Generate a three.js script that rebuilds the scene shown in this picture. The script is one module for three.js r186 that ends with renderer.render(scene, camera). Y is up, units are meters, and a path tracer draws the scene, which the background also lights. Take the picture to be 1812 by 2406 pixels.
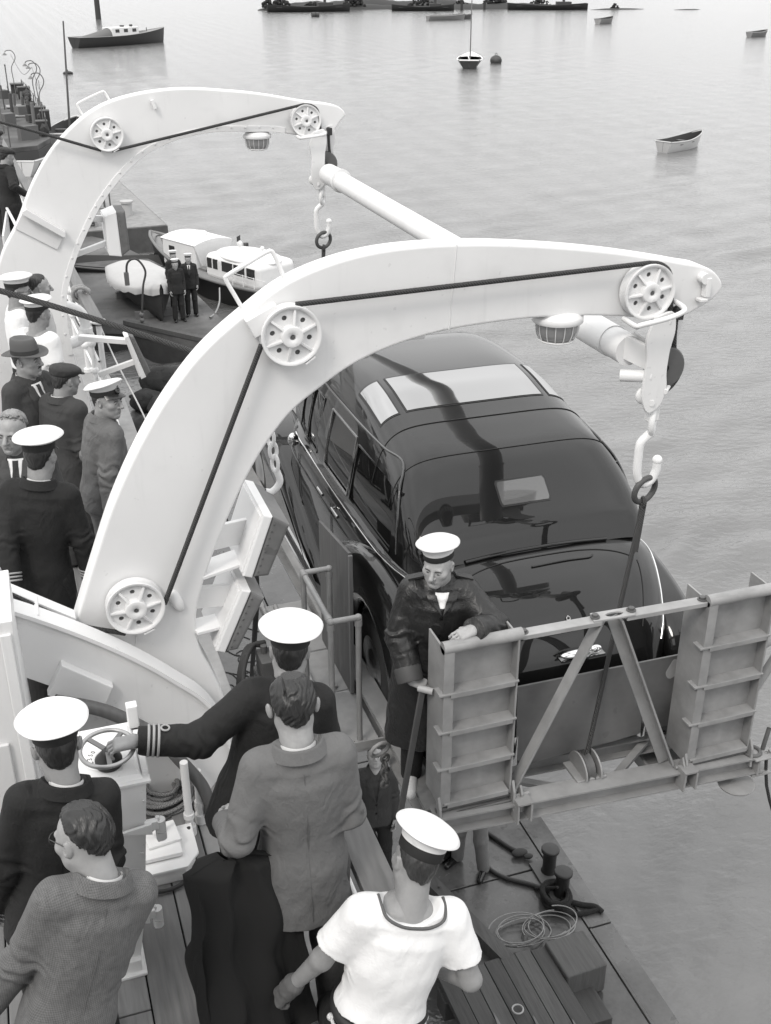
import * as THREE from 'three';
import { mergeGeometries, mergeVertices, toCreasedNormals } from 'three/addons/utils/BufferGeometryUtils.js';
import { RoundedBoxGeometry } from 'three/addons/geometries/RoundedBoxGeometry.js';
import { ImprovedNoise } from 'three/addons/math/ImprovedNoise.js';

// ---------- camera, sky, sun, exposure ----------
const scene = new THREE.Scene();
const camera = new THREE.PerspectiveCamera(49.48, 771 / 1024, 0.1, 6000);
camera.position.set(0, 9.85, 0);
camera.lookAt(new THREE.Vector3(2.885, 9.85 - 4.460, -8.472));
const renderer = new THREE.WebGLRenderer({ antialias: true });
renderer.setSize(771, 1024);
renderer.toneMapping = THREE.LinearToneMapping;
renderer.toneMappingExposure = 2.1;
renderer.shadowMap.enabled = true;
// overcast sky: brighter overhead than at the horizon, with soft cloud mottling
{
  const W = 512, H = 256, d = new Float32Array(W * H * 4), N = new ImprovedNoise();
  for (let j = 0; j < H; j++) for (let i = 0; i < W; i++) {
    const el = ((j + 0.5) / H - 0.5) * Math.PI, az = (i + 0.5) / W * Math.PI * 2, s = Math.sin(el), c = Math.cos(el);
    const x = c * Math.cos(az), z = c * Math.sin(az);
    let L = 0.50 + 0.36 * Math.sqrt(Math.max(0, s));
    L *= 1 + 0.17 * N.noise(x * 2.2 + 5, s * 4 + 2, z * 2.2) + 0.09 * N.noise(x * 6, s * 11, z * 6 + 3);
    if (s < 0) L *= 0.5;
    const k = (j * W + i) * 4; d[k] = d[k + 1] = d[k + 2] = L; d[k + 3] = 1;
  }
  const t = new THREE.DataTexture(d, W, H, THREE.RGBAFormat, THREE.FloatType);
  t.mapping = THREE.EquirectangularReflectionMapping; t.magFilter = t.minFilter = THREE.LinearFilter; t.wrapS = THREE.RepeatWrapping; t.needsUpdate = true;
  scene.background = t; scene.environment = t;
}
const sun = new THREE.DirectionalLight(0xfffaf4, 0.75);
sun.position.set(-9, 22, 2); sun.target.position.set(2, 5, -7); scene.add(sun.target);
sun.castShadow = true; sun.shadow.radius = 30; sun.shadow.mapSize.set(2048, 2048);
Object.assign(sun.shadow.camera, { left: -25, right: 25, top: 25, bottom: -25, near: 1, far: 80 });
scene.add(sun);

// ---------- helpers ----------
const V = (x, y, z) => new THREE.Vector3(x, y, z);
let seed = 7;
const rnd = () => { seed = (seed + 0x6D2B79F5) | 0; let t = Math.imul(seed ^ (seed >>> 15), 1 | seed); t = (t + Math.imul(t ^ (t >>> 7), 61 | t)) ^ t; return ((t ^ (t >>> 14)) >>> 0) / 4294967296; };
const rr = (a, b) => a + (b - a) * rnd();
const PN = new ImprovedNoise(), noise = (x, y, z) => PN.noise(x + 31.7, y + 11.3, z + 57.1);
const fbm = (x, y, z, o = 4) => { let s = 0, a = .5, f = 1; for (let i = 0; i < o; i++) { s += a * noise(x * f, y * f, z * f); a *= .5; f *= 2.03; } return s; };
const sm = (a, b, x) => { const t = Math.min(1, Math.max(0, (x - a) / (b - a))); return t * t * (3 - 2 * t); };
const lerp = (a, b, t) => a + (b - a) * t;
const DEG = Math.PI / 180;
const used = {};
const numbered = (n) => { const k = used[n] = (used[n] ?? -1) + 1; return k ? n + '_' + String(k).padStart(3, '0') : n; };
function tag(o, label, category, group, kind) { o.userData = { label, category }; if (group) o.userData.group = group; if (kind) o.userData.kind = kind; return o; }
function thing(name, label, category, pos = [0, 0, 0], turn = 0, group) { const g = new THREE.Group(); g.name = numbered(name); g.position.set(...pos); g.rotation.y = turn; scene.add(g); return tag(g, label, category, group); }
function structure(name) { const g = new THREE.Group(); g.name = name; g.userData = { kind: 'structure' }; scene.add(g); return g; }
// uv in metres, taken across each face's dominant axis
function uvm(g, s = 1) {
  if (g.index) g = g.toNonIndexed();
  const p = g.attributes.position, n = p.count, uv = new Float32Array(n * 2);
  for (let i = 0; i < n; i += 3) {
    const ax = p.getX(i), ay = p.getY(i), az = p.getZ(i), bx = p.getX(i + 1) - ax, by = p.getY(i + 1) - ay, bz = p.getZ(i + 1) - az, cx = p.getX(i + 2) - ax, cy = p.getY(i + 2) - ay, cz = p.getZ(i + 2) - az;
    const nx = Math.abs(by * cz - bz * cy), ny = Math.abs(bz * cx - bx * cz), nz = Math.abs(bx * cy - by * cx);
    for (let k = 0; k < 3; k++) { const x = p.getX(i + k), y = p.getY(i + k), z = p.getZ(i + k); const u = nx >= ny && nx >= nz ? [z, y] : ny >= nz ? [x, z] : [x, y]; uv[(i + k) * 2] = u[0] * s; uv[(i + k) * 2 + 1] = u[1] * s; }
  }
  g.setAttribute('uv', new THREE.BufferAttribute(uv, 2));
  return g;
}
function merge(list) {
  const l = list.flat(9).map((g) => { g = uvm(g); for (const k of Object.keys(g.attributes)) if (!['position', 'normal', 'uv'].includes(k)) g.deleteAttribute(k); return g; });
  return l.length === 1 ? l[0] : mergeGeometries(l);
}
function mesh(name, geo, mat, parent) {
  const m = new THREE.Mesh(Array.isArray(geo) ? merge(geo) : geo.attributes.uv && geo.userData.keepUV ? geo : uvm(geo), mat);
  m.name = parent ? name : numbered(name); m.castShadow = m.receiveShadow = true; (parent || scene).add(m); return m;
}
const xf = (g, x = 0, y = 0, z = 0, rx = 0, ry = 0, rz = 0) => g.applyMatrix4(new THREE.Matrix4().compose(V(x, y, z), new THREE.Quaternion().setFromEuler(new THREE.Euler(rx, ry, rz, 'YXZ')), V(1, 1, 1)));
const box = (w, h, d, x, y, z, rx, ry, rz, r = 0.006) => xf(r > 0 && Math.min(w, h, d) > r * 2.2 ? new RoundedBoxGeometry(w, h, d, 2, r) : new THREE.BoxGeometry(w, h, d), x, y, z, rx, ry, rz);
function align(g, a, b) { const d = b.clone().sub(a); return g.applyMatrix4(new THREE.Matrix4().compose(a.clone().lerp(b, .5), new THREE.Quaternion().setFromUnitVectors(V(0, 1, 0), d.clone().normalize()), V(1, 1, 1))); }
const rod = (a, b, r, r2 = r, n = 14) => { a = V(...a); b = V(...b); return align(new THREE.CylinderGeometry(r2, r, a.distanceTo(b), n), a, b); };
function bar(a, b, w, h, roll = 0) { // a box from a to b, w wide, h deep, turned about its own length
  a = V(...a); b = V(...b); const d = b.clone().sub(a), L = d.length(); d.normalize();
  let up = Math.abs(d.y) > .97 ? V(0, 0, 1) : V(0, 1, 0); const x = up.clone().cross(d).normalize(), y = d.clone().cross(x);
  const m = new THREE.Matrix4().makeBasis(x, y, d); m.setPosition(a.lerp(b, .5));
  const g = Math.min(w, h) > .012 ? new RoundedBoxGeometry(w, h, L, 1, Math.min(.004, Math.min(w, h) / 4)) : new THREE.BoxGeometry(w, h, L); g.rotateZ(roll); return g.applyMatrix4(m);
}
const curve = (pts, closed = false, t = .5) => new THREE.CatmullRomCurve3(pts.map((p) => V(...p)), closed, 'catmullrom', t);
const tube = (pts, r, n = 40, m = 10, closed = false) => new THREE.TubeGeometry(curve(pts, closed), n, r, m, closed);
const ball = (r, x, y, z, sx = 1, sy = 1, sz = 1, n = 16) => new THREE.SphereGeometry(r, n, Math.max(8, n * .7 | 0)).scale(sx, sy, sz).translate(x, y, z);
const ring = (R, r, x, y, z, rx = 0, ry = 0, rz = 0, n = 40, m = 12) => xf(new THREE.TorusGeometry(R, r, m, n), x, y, z, rx, ry, rz);
const lathe = (pts, n = 32) => new THREE.LatheGeometry(pts.map((p) => new THREE.Vector2(...p)), n);
function poly(pts, holes = []) { const s = new THREE.Shape(pts.map((p) => new THREE.Vector2(...p))); for (const h of holes) s.holes.push(new THREE.Path(h.map((p) => new THREE.Vector2(...p)))); return s; }
const extr = (s, depth, bev = 0.004, seg = 2) => new THREE.ExtrudeGeometry(s, { depth: depth - 2 * bev, bevelEnabled: bev > 0, bevelThickness: bev, bevelSize: bev, bevelOffset: -bev, bevelSegments: seg, curveSegments: 20 }).translate(0, 0, bev);
const smooth2 = (pts, n) => new THREE.CatmullRomCurve3(pts.map((p) => V(p[0], p[1], 0)), false, 'centripetal').getPoints(n).map((p) => [p.x, p.y]);
// loft of point rows into a smooth grid
function loft(rows, closedU = false, keep) {
  const nu = rows[0].length, nv = rows.length, pos = new Float32Array(nu * nv * 3), idx = [];
  rows.forEach((r, j) => r.forEach((p, i) => { pos.set([p[0], p[1], p[2]], (j * nu + i) * 3); }));
  for (let j = 0; j < nv - 1; j++) for (let i = 0; i < (closedU ? nu : nu - 1); i++) { if (keep && !keep(i, j)) continue; const a = j * nu + i, b = j * nu + (i + 1) % nu, c = a + nu, d = b + nu; idx.push(a, b, d, a, d, c); }
  const g = new THREE.BufferGeometry(); g.setAttribute('position', new THREE.BufferAttribute(pos, 3)); g.setIndex(idx); g.computeVertexNormals(); return g;
}
// ---------- textures and materials ----------
function tex(S, f, srgb = false, rep = 1) {
  const d = new Uint8Array(S * S * 4);
  for (let j = 0; j < S; j++) for (let i = 0; i < S; i++) { const v = Math.max(0, Math.min(255, f(i / S, j / S, i, j) * 255)), k = (j * S + i) * 4; d[k] = d[k + 1] = d[k + 2] = v; d[k + 3] = 255; }
  const t = new THREE.DataTexture(d, S, S); t.wrapS = t.wrapT = THREE.RepeatWrapping; t.magFilter = t.minFilter = THREE.LinearFilter; if (srgb) t.colorSpace = THREE.SRGBColorSpace; t.repeat.set(rep, rep); t.needsUpdate = true; return t;
}
// noise that tiles, on a torus in 4 lookups
const tn = (u, v, f, sx = 1, sy = 1) => { const a = u * f, b = v * f, w = (x) => sm(0, 1, x); const n = (x, y) => noise(x * sx, y * sy, f * 1.7); const k = w(u), l = w(v); return lerp(lerp(n(a, b), n(a - f, b), k), lerp(n(a, b - f), n(a - f, b - f), k), l); };
const tfbm = (u, v, f, o = 4, sx = 1, sy = 1) => { let s = 0, a = .5; for (let i = 0; i < o; i++) { s += a * tn(u, v, f, sx, sy); a *= .55; f *= 2; } return s; };
const T = {
  grime: tex(512, (u, v) => .93 + .10 * tfbm(u, v, 4, 5) - .2 * Math.max(0, tfbm(u, v, 9, 3) - .18) - .24 * Math.max(0, tfbm(u, v, 10, 4, 3, .35) - .14) - (tfbm(u, v, 40, 3) > .33 ? .10 : 0), false, .5),
  rough: tex(256, (u, v) => .5 + .5 * tfbm(u, v, 8, 4), false, 1.3),
  dirty: tex(512, (u, v) => .74 + .5 * tfbm(u, v, 5, 5) + .10 * tfbm(u, v, 24, 2), false, .8),
  stain: tex(1024, (u, v) => { const a = tfbm(u, v, 4, 7), b = tfbm(u + .3, v, 11, 5); return .60 + .85 * a - .5 * Math.max(0, b - .1) + (tfbm(u, v, 30, 3) > .26 ? -.14 : 0) + .14 * tfbm(u, v, 90, 2); }, false, .22),
  wood: tex(512, (u, v) => .78 + .34 * tfbm(u, v, 6, 4, 6, .6) + .04 * Math.sin((u * 30 + 3 * tfbm(u, v, 3, 3)) * 6.283), false, .9),
  woodz: tex(512, (u, v) => .70 + .40 * tfbm(u, v, 5, 5, 7, .5) + .10 * tfbm(u, v, 40, 2, 2, .2), false, 1.1),
  cloth: tex(256, (u, v, i, j) => .5 + .16 * ((i + j) % 4 < 2 ? 1 : -1) + .3 * tfbm(u, v, 20, 3), false, 6),
  knit: tex(256, (u, v, i, j) => .5 + .12 * Math.sin(i * Math.PI / 4) + .3 * tfbm(u, v, 12, 3), false, 5),
  tweed: tex(256, (u, v, i, j) => { const a = (i >> 2) % 4 < 2, b = (j >> 2) % 4 < 2; return (a && b ? .68 : a || b ? .56 : .44) + .3 * tfbm(u, v, 30, 2) + .25 * tfbm(u, v, 5, 2); }, false, 8.5),
  crease: tex(512, (u, v) => { const r = (x) => 1 - Math.abs(x) * 2.6; const a = tfbm(u, v, 4, 2, 1.6, .8), b = tfbm(u + .13 * a, v + .1 * a, 7, 3, 1.2, .7); return .5 + .28 * r(b) + .25 * a + .10 * tfbm(u, v, 60, 2); }, false, 2.1),
  hair: tex(512, (u, v) => .62 + .5 * tfbm(u, v, 50, 3, 1, .16) + .35 * tfbm(u, v, 14, 3, 1, .25), false, 5),
  rope: tex(128, (u, v, i, j) => .5 + .5 * Math.sin((u * 8 + v * 8) * 6.283), false, 8),
  skin: tex(256, (u, v) => .9 + .25 * tfbm(u, v, 10, 4), false, 3),
};
function M(v, rough = .6, o = {}) { const { map, bump, bs = .002, phys, ...r } = o; const c = new THREE.Color().setRGB(v, v, v); const m = new (phys ? THREE.MeshPhysicalMaterial : THREE.MeshStandardMaterial)({ color: c, roughness: rough, ...r }); if (map) m.map = map; if (bump) { m.bumpMap = bump; m.bumpScale = bs; } return m; }
const white = M(.78, .42, { map: T.grime, bump: T.rough, bs: .0012 });
const whiteDull = M(.70, .6, { map: T.grime, bump: T.rough, bs: .002 });
const steel = M(.33, .5, { map: T.dirty, bump: T.rough, bs: .001 });
const steelDark = M(.12, .55, { map: T.dirty, bump: T.rough, bs: .001 });
const wire = M(.035, .6, { bump: T.rope, bs: .004 });
const black = M(.02, .5);
const rubber = M(.03, .75);
const chrome = M(.75, .12, { metalness: 1 });
const brass = M(.35, .35, { metalness: 1 });
// ---------- water ----------
{
  const rows = [], angs = [];
  for (let a = -180; a < -20; a += 8) angs.push(a);
  for (let a = -20; a <= 48; a += .2) angs.push(a);
  for (let a = 52; a <= 180; a += 8) angs.push(a);
  angs[angs.length - 1] = 180;
  const waves = []; let s0 = seed; seed = 99;
  for (let i = 0; i < 24; i++) { const L = .34 * Math.pow(1.115, i) , th = (58 + rr(-42, 42)) * DEG; waves.push([Math.cos(th) * 6.283 / L, Math.sin(th) * 6.283 / L, rr(0, 6.28), L * (L < .5 ? .012 : L < 2.2 ? .017 : .006), L]); }
  seed = s0;
  for (let r = 3; r < 4600; r *= r < 60 ? 1.0085 : r < 300 ? 1.02 : 1.12) {
    rows.push(angs.map((a) => {
      const x = r * Math.sin(a * DEG), z = -r * Math.cos(a * DEG), cell = r * .0085; let y = 0;
      const g = .65 + .7 * noise(x * .05, 3, z * .08) + .3 * noise(x * .21, 7, z * .3);
      if (r < 200) for (const w of waves) { const f = sm(2.2, 5, w[4] / cell); if (f > 0) y += f * w[3] * Math.sin(w[0] * x + w[1] * z + w[2] + 1.6 * noise(x * .22, w[2], z * .3)); }
      return [x, y * Math.max(.15, g), z];
    }));
  }
  rows.unshift(angs.map(() => [0, 0, 0]));
  const g = loft(rows); 
  const ripple = tex(512, (u, v) => .5 + .5 * tfbm(u, v, 9, 4, 1, 1.9));
  const t = ripple; t.repeat.set(.42, .42);
  const waveTone = tex(512, (u, v) => .88 + .34 * tfbm(u, v, 5, 5, .7, 1.5), false, .11);  // light and dark of the waves painted into the water colour as soft blotches
  const w = M(.168, .12, { map: waveTone, phys: 1, ior: 1.5, bump: t, bs: .052 });
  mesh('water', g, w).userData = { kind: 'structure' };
}
// ---------- far shore: low mud islands with scrub and stranded hulks ----------
{
  const mud = M(.045, .9, { map: T.dirty }), scrub = M(.025, .9, { map: T.dirty });
  const island = (name, x0, x1, z, h, d) => {
    const rows = [], n = 60;
    for (let j = 0; j <= 8; j++) { const v = j / 8 * 2 - 1; rows.push(Array.from({ length: n + 1 }, (_, i) => { const u = i / n, e = Math.pow(Math.sin(Math.PI * Math.min(1, Math.max(0, u))), .35), x = lerp(x0, x1, u), zz = z + v * d * e; const y = -.3 + (1 - v * v) * e * (h * .75 + h * .8 * fbm(x * .11, z * .1, 1, 4) + .3); return [x, y, zz]; })); }
    const m = mesh(name, loft(rows), mud); m.userData = { kind: 'structure' };
  };
  island('mud_bank', 57, 90, -252, 1.5, 5); island('mud_bank', 84, 128, -246, 1.3, 5); island('mud_bank', 62, 112, -258, 2.2, 7); island('mud_bank', 124, 139, -232, .35, 2.5); island('mud_bank', 141, 149, -226, .25, 1.6);
  const bush = (x, z, w, h, label) => {
    const b = thing('shrub', label, 'shrub', [x, 0, z]); const parts = [], tr = [];
    for (let i = 0; i < 70; i++) { const a = rr(0, 6.28), r = Math.sqrt(rnd()), y = h * (.2 + .8 * rnd()); const k = Math.sqrt(Math.max(.1, 1 - Math.pow(y / h, 2))); parts.push(xf(new THREE.IcosahedronGeometry(rr(.16, .4) * Math.min(1.3, h * .5), 0), Math.cos(a) * r * w * k, y, Math.sin(a) * r * w * .4 * k, rr(0, 3), rr(0, 3), 0)); }
    for (let i = 0; i < 4; i++) tr.push(rod([rr(-.3, .3) * w, -.1, 0], [rr(-.5, .5) * w, h * .7, rr(-.2, .2)], .06, .02, 6));
    mesh('foliage', parts, scrub, b); mesh('stem', tr, mud, b);
  };
  [[61, 4, 2.4, 'broad dark scrub at the pile end of the far bank'], [69, 2.4, 1.5, 'low dark scrub inshore of the mooring post'], [78, 3.2, 2.3, 'tall dark scrub behind the pale moored rowing boat'], [92, 3.6, 2.1, 'dark scrub just beyond the sailing dinghy mast'], [101, 2, 1.6, 'small dark scrub on the middle of the far bank'], [109, 3.8, 2.6, 'tallest dark scrub clump on the far bank'], [120, 3, 1.7, 'low rounded scrub at the open water end of the far bank'], [131, 1.1, 1.1, 'tiny tuft of scrub on the last mud spit']].forEach(([x, w, h, l], i) => bush(x, -250 + (x > 124 ? 18 : x > 84 ? 4 : 0), w, h, l));
  const hulk = (x, z, L, h, turn, label) => {
    const g = thing('hulk', label, 'wreck', [x, 0, z], turn, 'stranded hulks along the far bank');
    const rows = []; for (let i = 0; i <= 16; i++) { const u = i / 16, b = 2.2 * Math.pow(Math.sin(Math.PI * (.08 + .86 * u)), .5); rows.push([[-b, h + .4 * Math.pow(2 * u - 1, 2), L * (u - .5)], [-b * .9, .2, L * (u - .5)], [0, -.5, L * (u - .5)], [b * .9, .2, L * (u - .5)], [b, h + .4 * Math.pow(2 * u - 1, 2), L * (u - .5)]]); }
    mesh('hull', loft(rows), M(.03, .85, { map: T.dirty, side: THREE.DoubleSide }), g);
    mesh('deckhouse', [box(2.6, h * .8, L * .18, 0, h + .3, L * .2), box(.5, 1.2, .5, 0, h + .9, L * .2)], M(.05, .8), g);
    mesh('deck', [box(3.4, .1, L * .8, 0, h - .12, 0)], M(.06, .9), g);
  };
  hulk(66, -243, 17, 1.0, 1.45, 'dark hulk with a stub funnel by the scrub near the pile'); hulk(90, -240, 13, .8, 1.3, 'short dark hulk behind the dinghy mast'); hulk(117, -236, 17, .9, 1.25, 'long dark hulk near the last mud spit');
  for (const [x, z, h, l] of [[104.5, -241, 1.6, 'squat post beside the tall far scrub'], [98, -238, 1.9, 'thin post in the gap between the far hulks']]) { const p = thing('mooring_post', l, 'post', [x, 0, z]); mesh('shaft', [rod([0, -1, 0], [0, h, 0], .3, .26)], mud, p); mesh('cap', [rod([0, h, 0], [0, h + .15, 0], .38, .3)], scrub, p); }
  const pile = thing('mooring_pile', 'tall dark timber pile standing in the water behind the motor launch', 'pile', [21.6, 0, -224]); mesh('shaft', [rod([0, -2, 0], [0, 7.5, 0], .52, .42)], M(.06, .9, { map: T.wood }), pile); mesh('band', [rod([0, 5.2, 0], [0, 5.5, 0], .53, .52)], M(.02, .7), pile);
}
// ---------- quay and landing pontoon alongside ----------
const pontoon = structure('pontoon');
{
  const conc = M(.165, .42, { map: T.stain, roughnessMap: T.stain, bump: T.stain, bs: .008 }), side = M(.07, .8, { map: T.dirty });
  const slab = (pts, y0, y1, m) => { const g = extr(poly(pts.map(([x, z]) => [x, -z])), y1 - y0, .02).rotateX(-Math.PI / 2).translate(0, y0, 0); return g; };
  // deck plates with open joints
  const plates = [[1.25, 3.05, -12.1, -8.25], [3.06, 4.72, -10.6, -8.25], [3.42, 4.72, -8.24, -5.9], [3.42, 4.72, -5.89, -3.2], [1.25, 3.05, -16.2, -12.11], [3.06, 4.72, -14.4, -10.61], [1.25, 3.05, -20.6, -16.21], [3.06, 4.72, -18.8, -14.41], [1.25, 3.05, -25.2, -20.61], [3.06, 4.72, -25.2, -18.81], [3.42, 4.72, -3.19, -.5]];
  for (const [x0, x1, z0, z1] of plates) mesh('deck_plate', [box(x1 - x0 - .012, .06, z1 - z0 - .012, (x0 + x1) / 2, .77, (z0 + z1) / 2, 0, 0, 0, .008)], conc, pontoon);
  for (const [z0, z1] of [[-25.2, -14.7], [-14.68, -7.3], [-7.28, -.5]]) mesh('edge_plate', [box(.24, .07, z1 - z0, 4.87, .772, (z0 + z1) / 2), box(.03, .03, z1 - z0, 4.735, .80, (z0 + z1) / 2)], conc, pontoon);
  mesh('hull', [box(3.7, 1.0, 17, 3.13, .22, -16.8), box(1.55, 1.0, 8.2, 4.22, .22, -4.2)], side, pontoon);
}
const quay = structure('quay');
{
  const conc = M(.17, .85, { map: T.stain, bump: T.stain, bs: .01 });
  const P = [[.9, -31.4], [2.8, -30.5], [4.95, -27.7], [5.5, -29.2], [5.0, -36], [3.6, -41], [.5, -46], [-1, -46]];
  mesh('deck_slab', [extr(poly(P.map(([x, z]) => [x, -z])), .3, .03).rotateX(-Math.PI / 2).translate(0, .5, 0)], conc, quay);
  mesh('base', [extr(poly(P.map(([x, z]) => [x * .99 + .02, -z * 1.002])), .9, .02).rotateX(-Math.PI / 2).translate(0, -.4, 0)], M(.06, .9, { map: T.dirty }), quay);
  mesh('kerb_timber', [bar([2.8, .86, -30.55], [4.9, .86, -27.85], .16, .12), bar([4.95, .86, -27.9], [5.4, .86, -29.2], .16, .12)], M(.10, .8, { map: T.wood }), quay);
}
// ---------- the ship's unseen boat deck and house behind the photographer, darkening the car's reflections ----------
{
  const g = structure('ship_superstructure'), buff = M(.40, .6, { map: T.grime }), dk = M(.12, .8, { map: T.woodz });
  mesh('boat_deck', [box(7.2, .2, 22, -3.0, 8.1, 10.5, 0, 0, 0, .02)], dk, g);
  mesh('house_side', [box(6.6, 2.5, 20, -3.1, 6.75, 11.6, 0, 0, 0, .02)], buff, g);
  mesh('deck_house', [box(5.2, 3.2, 14, -3.6, 9.8, 10.2, 0, 0, 0, .03), box(6.4, .18, 15, -3.4, 11.5, 10, 0, 0, 0, .02)], buff, g);
  mesh('funnel', [xf(new THREE.CylinderGeometry(1.3, 1.4, 6, 36), -3.6, 14.4, 12, .12)], M(.30, .5), g);
  mesh('guard_rail', [rod([.5, 9.1, 1.6], [.5, 9.1, 20], .03), rod([.5, 8.7, 1.6], [.5, 8.7, 20], .02)], white, g);
}
// ---------- the ship: hull side, deck, waterway ----------
{
  const g = structure('ship_hull');
  const side = [[1.02, 4], [1.02, -9], [.9, -12], [.76, -15], [.65, -18], [.51, -21], [.33, -25], [.13, -29], [-.6, -35], [-2.2, -41], [-5, -41], [-5, 4]];
  mesh('shell', [extr(poly(side.map(([x, z]) => [x, -z])), 6.4, .02).rotateX(-Math.PI / 2).translate(0, -1.02, 0)], M(.55, .5, { map: T.grime }), g);
  const d = structure('deck');
  const mats = [0, 1, 2, 3].map((i) => M(.20 + i * .022, .75, { map: T.woodz, bump: T.woodz, bs: .002 }));
  for (let i = 0; i < 12; i++) { const x = .55 - .21 * (i + .5); let z = 3; const cuts = [3, -3.05 - (i % 3) * .34, -5.2 - (i % 2) * .9, -9, -11.9]; for (let k = 0; k + 1 < cuts.length; k++) { const a = cuts[k], b = cuts[k + 1]; mesh('plank', [box(.203, .06, a - b - .008, x, 5.472 + rr(-.0015, .0015), (a + b) / 2, 0, 0, 0, .006)], mats[(i * 3 + k * 5) % 4], d); } }
  for (let i = 0; i < 20; i++) mesh('plank', [extr(poly([[.53 - i * .21, -11.92], [.33 - i * .21, -11.92], [.33 - i * .21 - .62, -28], [.53 - i * .21 - .62, -28]].map(([x, z]) => [x, -z])), .05, .004).rotateX(-Math.PI / 2).translate(.0, 5.446, 0)], mats[i % 4], d);
  mesh('waterway', [box(.44, .05, 15.9, .775, 5.474, -3.95, 0, 0, 0, .008), extr(poly([[.98, -11.91], [.74, -15], [.63, -18], [.49, -21], [.31, -25], [.11, -29], [-.1, -29], [.1, -25], [.28, -21], [.42, -18], [.5, -15], [.56, -11.91]].map(([x, z]) => [x, -z])), .05, .004).rotateX(-Math.PI / 2).translate(0, 5.449, 0)], M(.36, .6, { map: T.dirty, bump: T.rough }), d);
  mesh('deck_seams', [box(2.6, .02, 15, -.72, 5.42, -4.5)], M(.03, .9), d);
}
// ---------- davits ----------
function sheaveGeo(R) {
  const c = (r, n = 40) => Array.from({ length: n }, (_, i) => [r * Math.cos(i / n * 6.283), r * Math.sin(i / n * 6.283)]);
  const holes = Array.from({ length: 6 }, (_, i) => c(R * .085, 14).map(([x, y]) => [x + R * .62 * Math.cos(i * 1.0472 + .5), y + R * .62 * Math.sin(i * 1.0472 + .5)]));
  const disc = extr(poly(c(R * .97, 64), holes), .016, .003);
  const rim = lathe([[R * .86, .012], [R * .88, .032], [R * .99, .036], [R, .03], [R * .995, .012], [R * .9, -.012], [R * .995, -.036], [R * .97, -.045], [R * .8, -.045]], 64).rotateX(Math.PI / 2);
  const ribs = Array.from({ length: 6 }, (_, i) => { const s = poly([[R * .28, 0], [R * .9, 0], [R * .88, .014], [R * .3, .034]]); return extr(s, .012, .002).translate(0, 0, -.006).rotateX(Math.PI / 2).translate(0, 0, .014).rotateZ(i * 1.0472); });
  return { wheel: merge([disc, rim, ribs]), hub: merge([lathe([[R * .38, .01], [R * .36, .045], [R * .33, .052], [R * .1, .054], [R * .085, .03], [0, .03]], 36).rotateX(Math.PI / 2)]), bolt: merge([new THREE.CylinderGeometry(R * .085, R * .085, .004, 16).rotateX(Math.PI / 2)]), holeAt: Array.from({ length: 6 }, (_, i) => [R * .62 * Math.cos(i * 1.0472 + .5), R * .62 * Math.sin(i * 1.0472 + .5)]) };
}
const SG = sheaveGeo(.152);
function addSheave(parent, x, y, z, turn) {
  const s = mesh('sheave', SG.wheel, white, parent); s.position.set(x, y, z); s.rotation.z = turn;
  mesh('hub', SG.hub, white, s);
  for (const [a, b] of [...SG.holeAt, [0, 0]]) { const m = mesh('bolt', SG.bolt, steelDark, s); m.position.set(a, b, a || b ? .004 : .05); if (!a && !b) m.scale.setScalar(.8); }
  mesh('keeper_plate', [xf(box(.06, .008, .05, 0, -.16, .01), 0, 0, 0, 0, 0, .25)], white, s);
}
function lampGeo(p, x, y, z) {
  const f = mesh('floodlight', [lathe([[0, .075], [.08, .075], [.115, .065], [.128, .048], [.14, .045], [.14, .015], [.125, .01]], 36).translate(x, y, z), box(.34, .02, .1, x, y + .1, z)], white, p);
  const lens = [lathe([[.118, .012], [.112, -.04], [.09, -.085], [.05, -.1], [0, -.102]], 36).translate(x, y, z)];
  mesh('lens', lens, M(.5, .15, { phys: 1, transmission: .5, thickness: 0, map: T.grime }), f);
  const cage = []; for (let i = 0; i < 15; i++) { const a = i / 15 * 6.283; cage.push(tube([[x + .121 * Math.cos(a), y + .01, z + .121 * Math.sin(a)], [x + .116 * Math.cos(a), y - .045, z + .116 * Math.sin(a)], [x + .093 * Math.cos(a), y - .09, z + .093 * Math.sin(a)], [x + .05 * Math.cos(a), y - .105, z + .05 * Math.sin(a)]], .0026, 8, 5)); }
  mesh('cage', [cage, ring(.095, .005, x, y - .09, z, Math.PI / 2, 0, 0, 30, 6)], white, f);
}
const near = {
  z: -5.2,
  top: [[.045, 6.70], [.2, 7.096], [.328, 7.4], [.499, 7.712], [.659, 7.941], [.837, 8.139], [1.057, 8.308], [1.251, 8.431], [1.493, 8.515], [1.737, 8.555], [1.986, 8.564], [2.242, 8.555], [2.506, 8.53], [2.78, 8.495], [3.064, 8.449], [3.359, 8.39], [3.511, 8.355], [3.635, 8.326], [3.719, 8.277], [3.766, 8.206], [3.72, 8.14], [3.601, 8.078], [3.502, 8.04]],
  low: [[3.368, 8.047], [3.16, 8.086], [2.873, 8.118], [2.597, 8.132], [2.329, 8.128], [2.068, 8.109], [1.813, 8.06], [1.587, 7.98], [1.412, 7.875], [1.261, 7.767], [1.159, 7.653], [1.08, 7.547], [.972, 7.365], [.86, 7.139], [.786, 6.97], [.74, 6.851], [.688, 6.658], [.687, 6.479], [.75, 6.281], [.81, 6.051], [.85, 5.5]],
};
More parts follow.
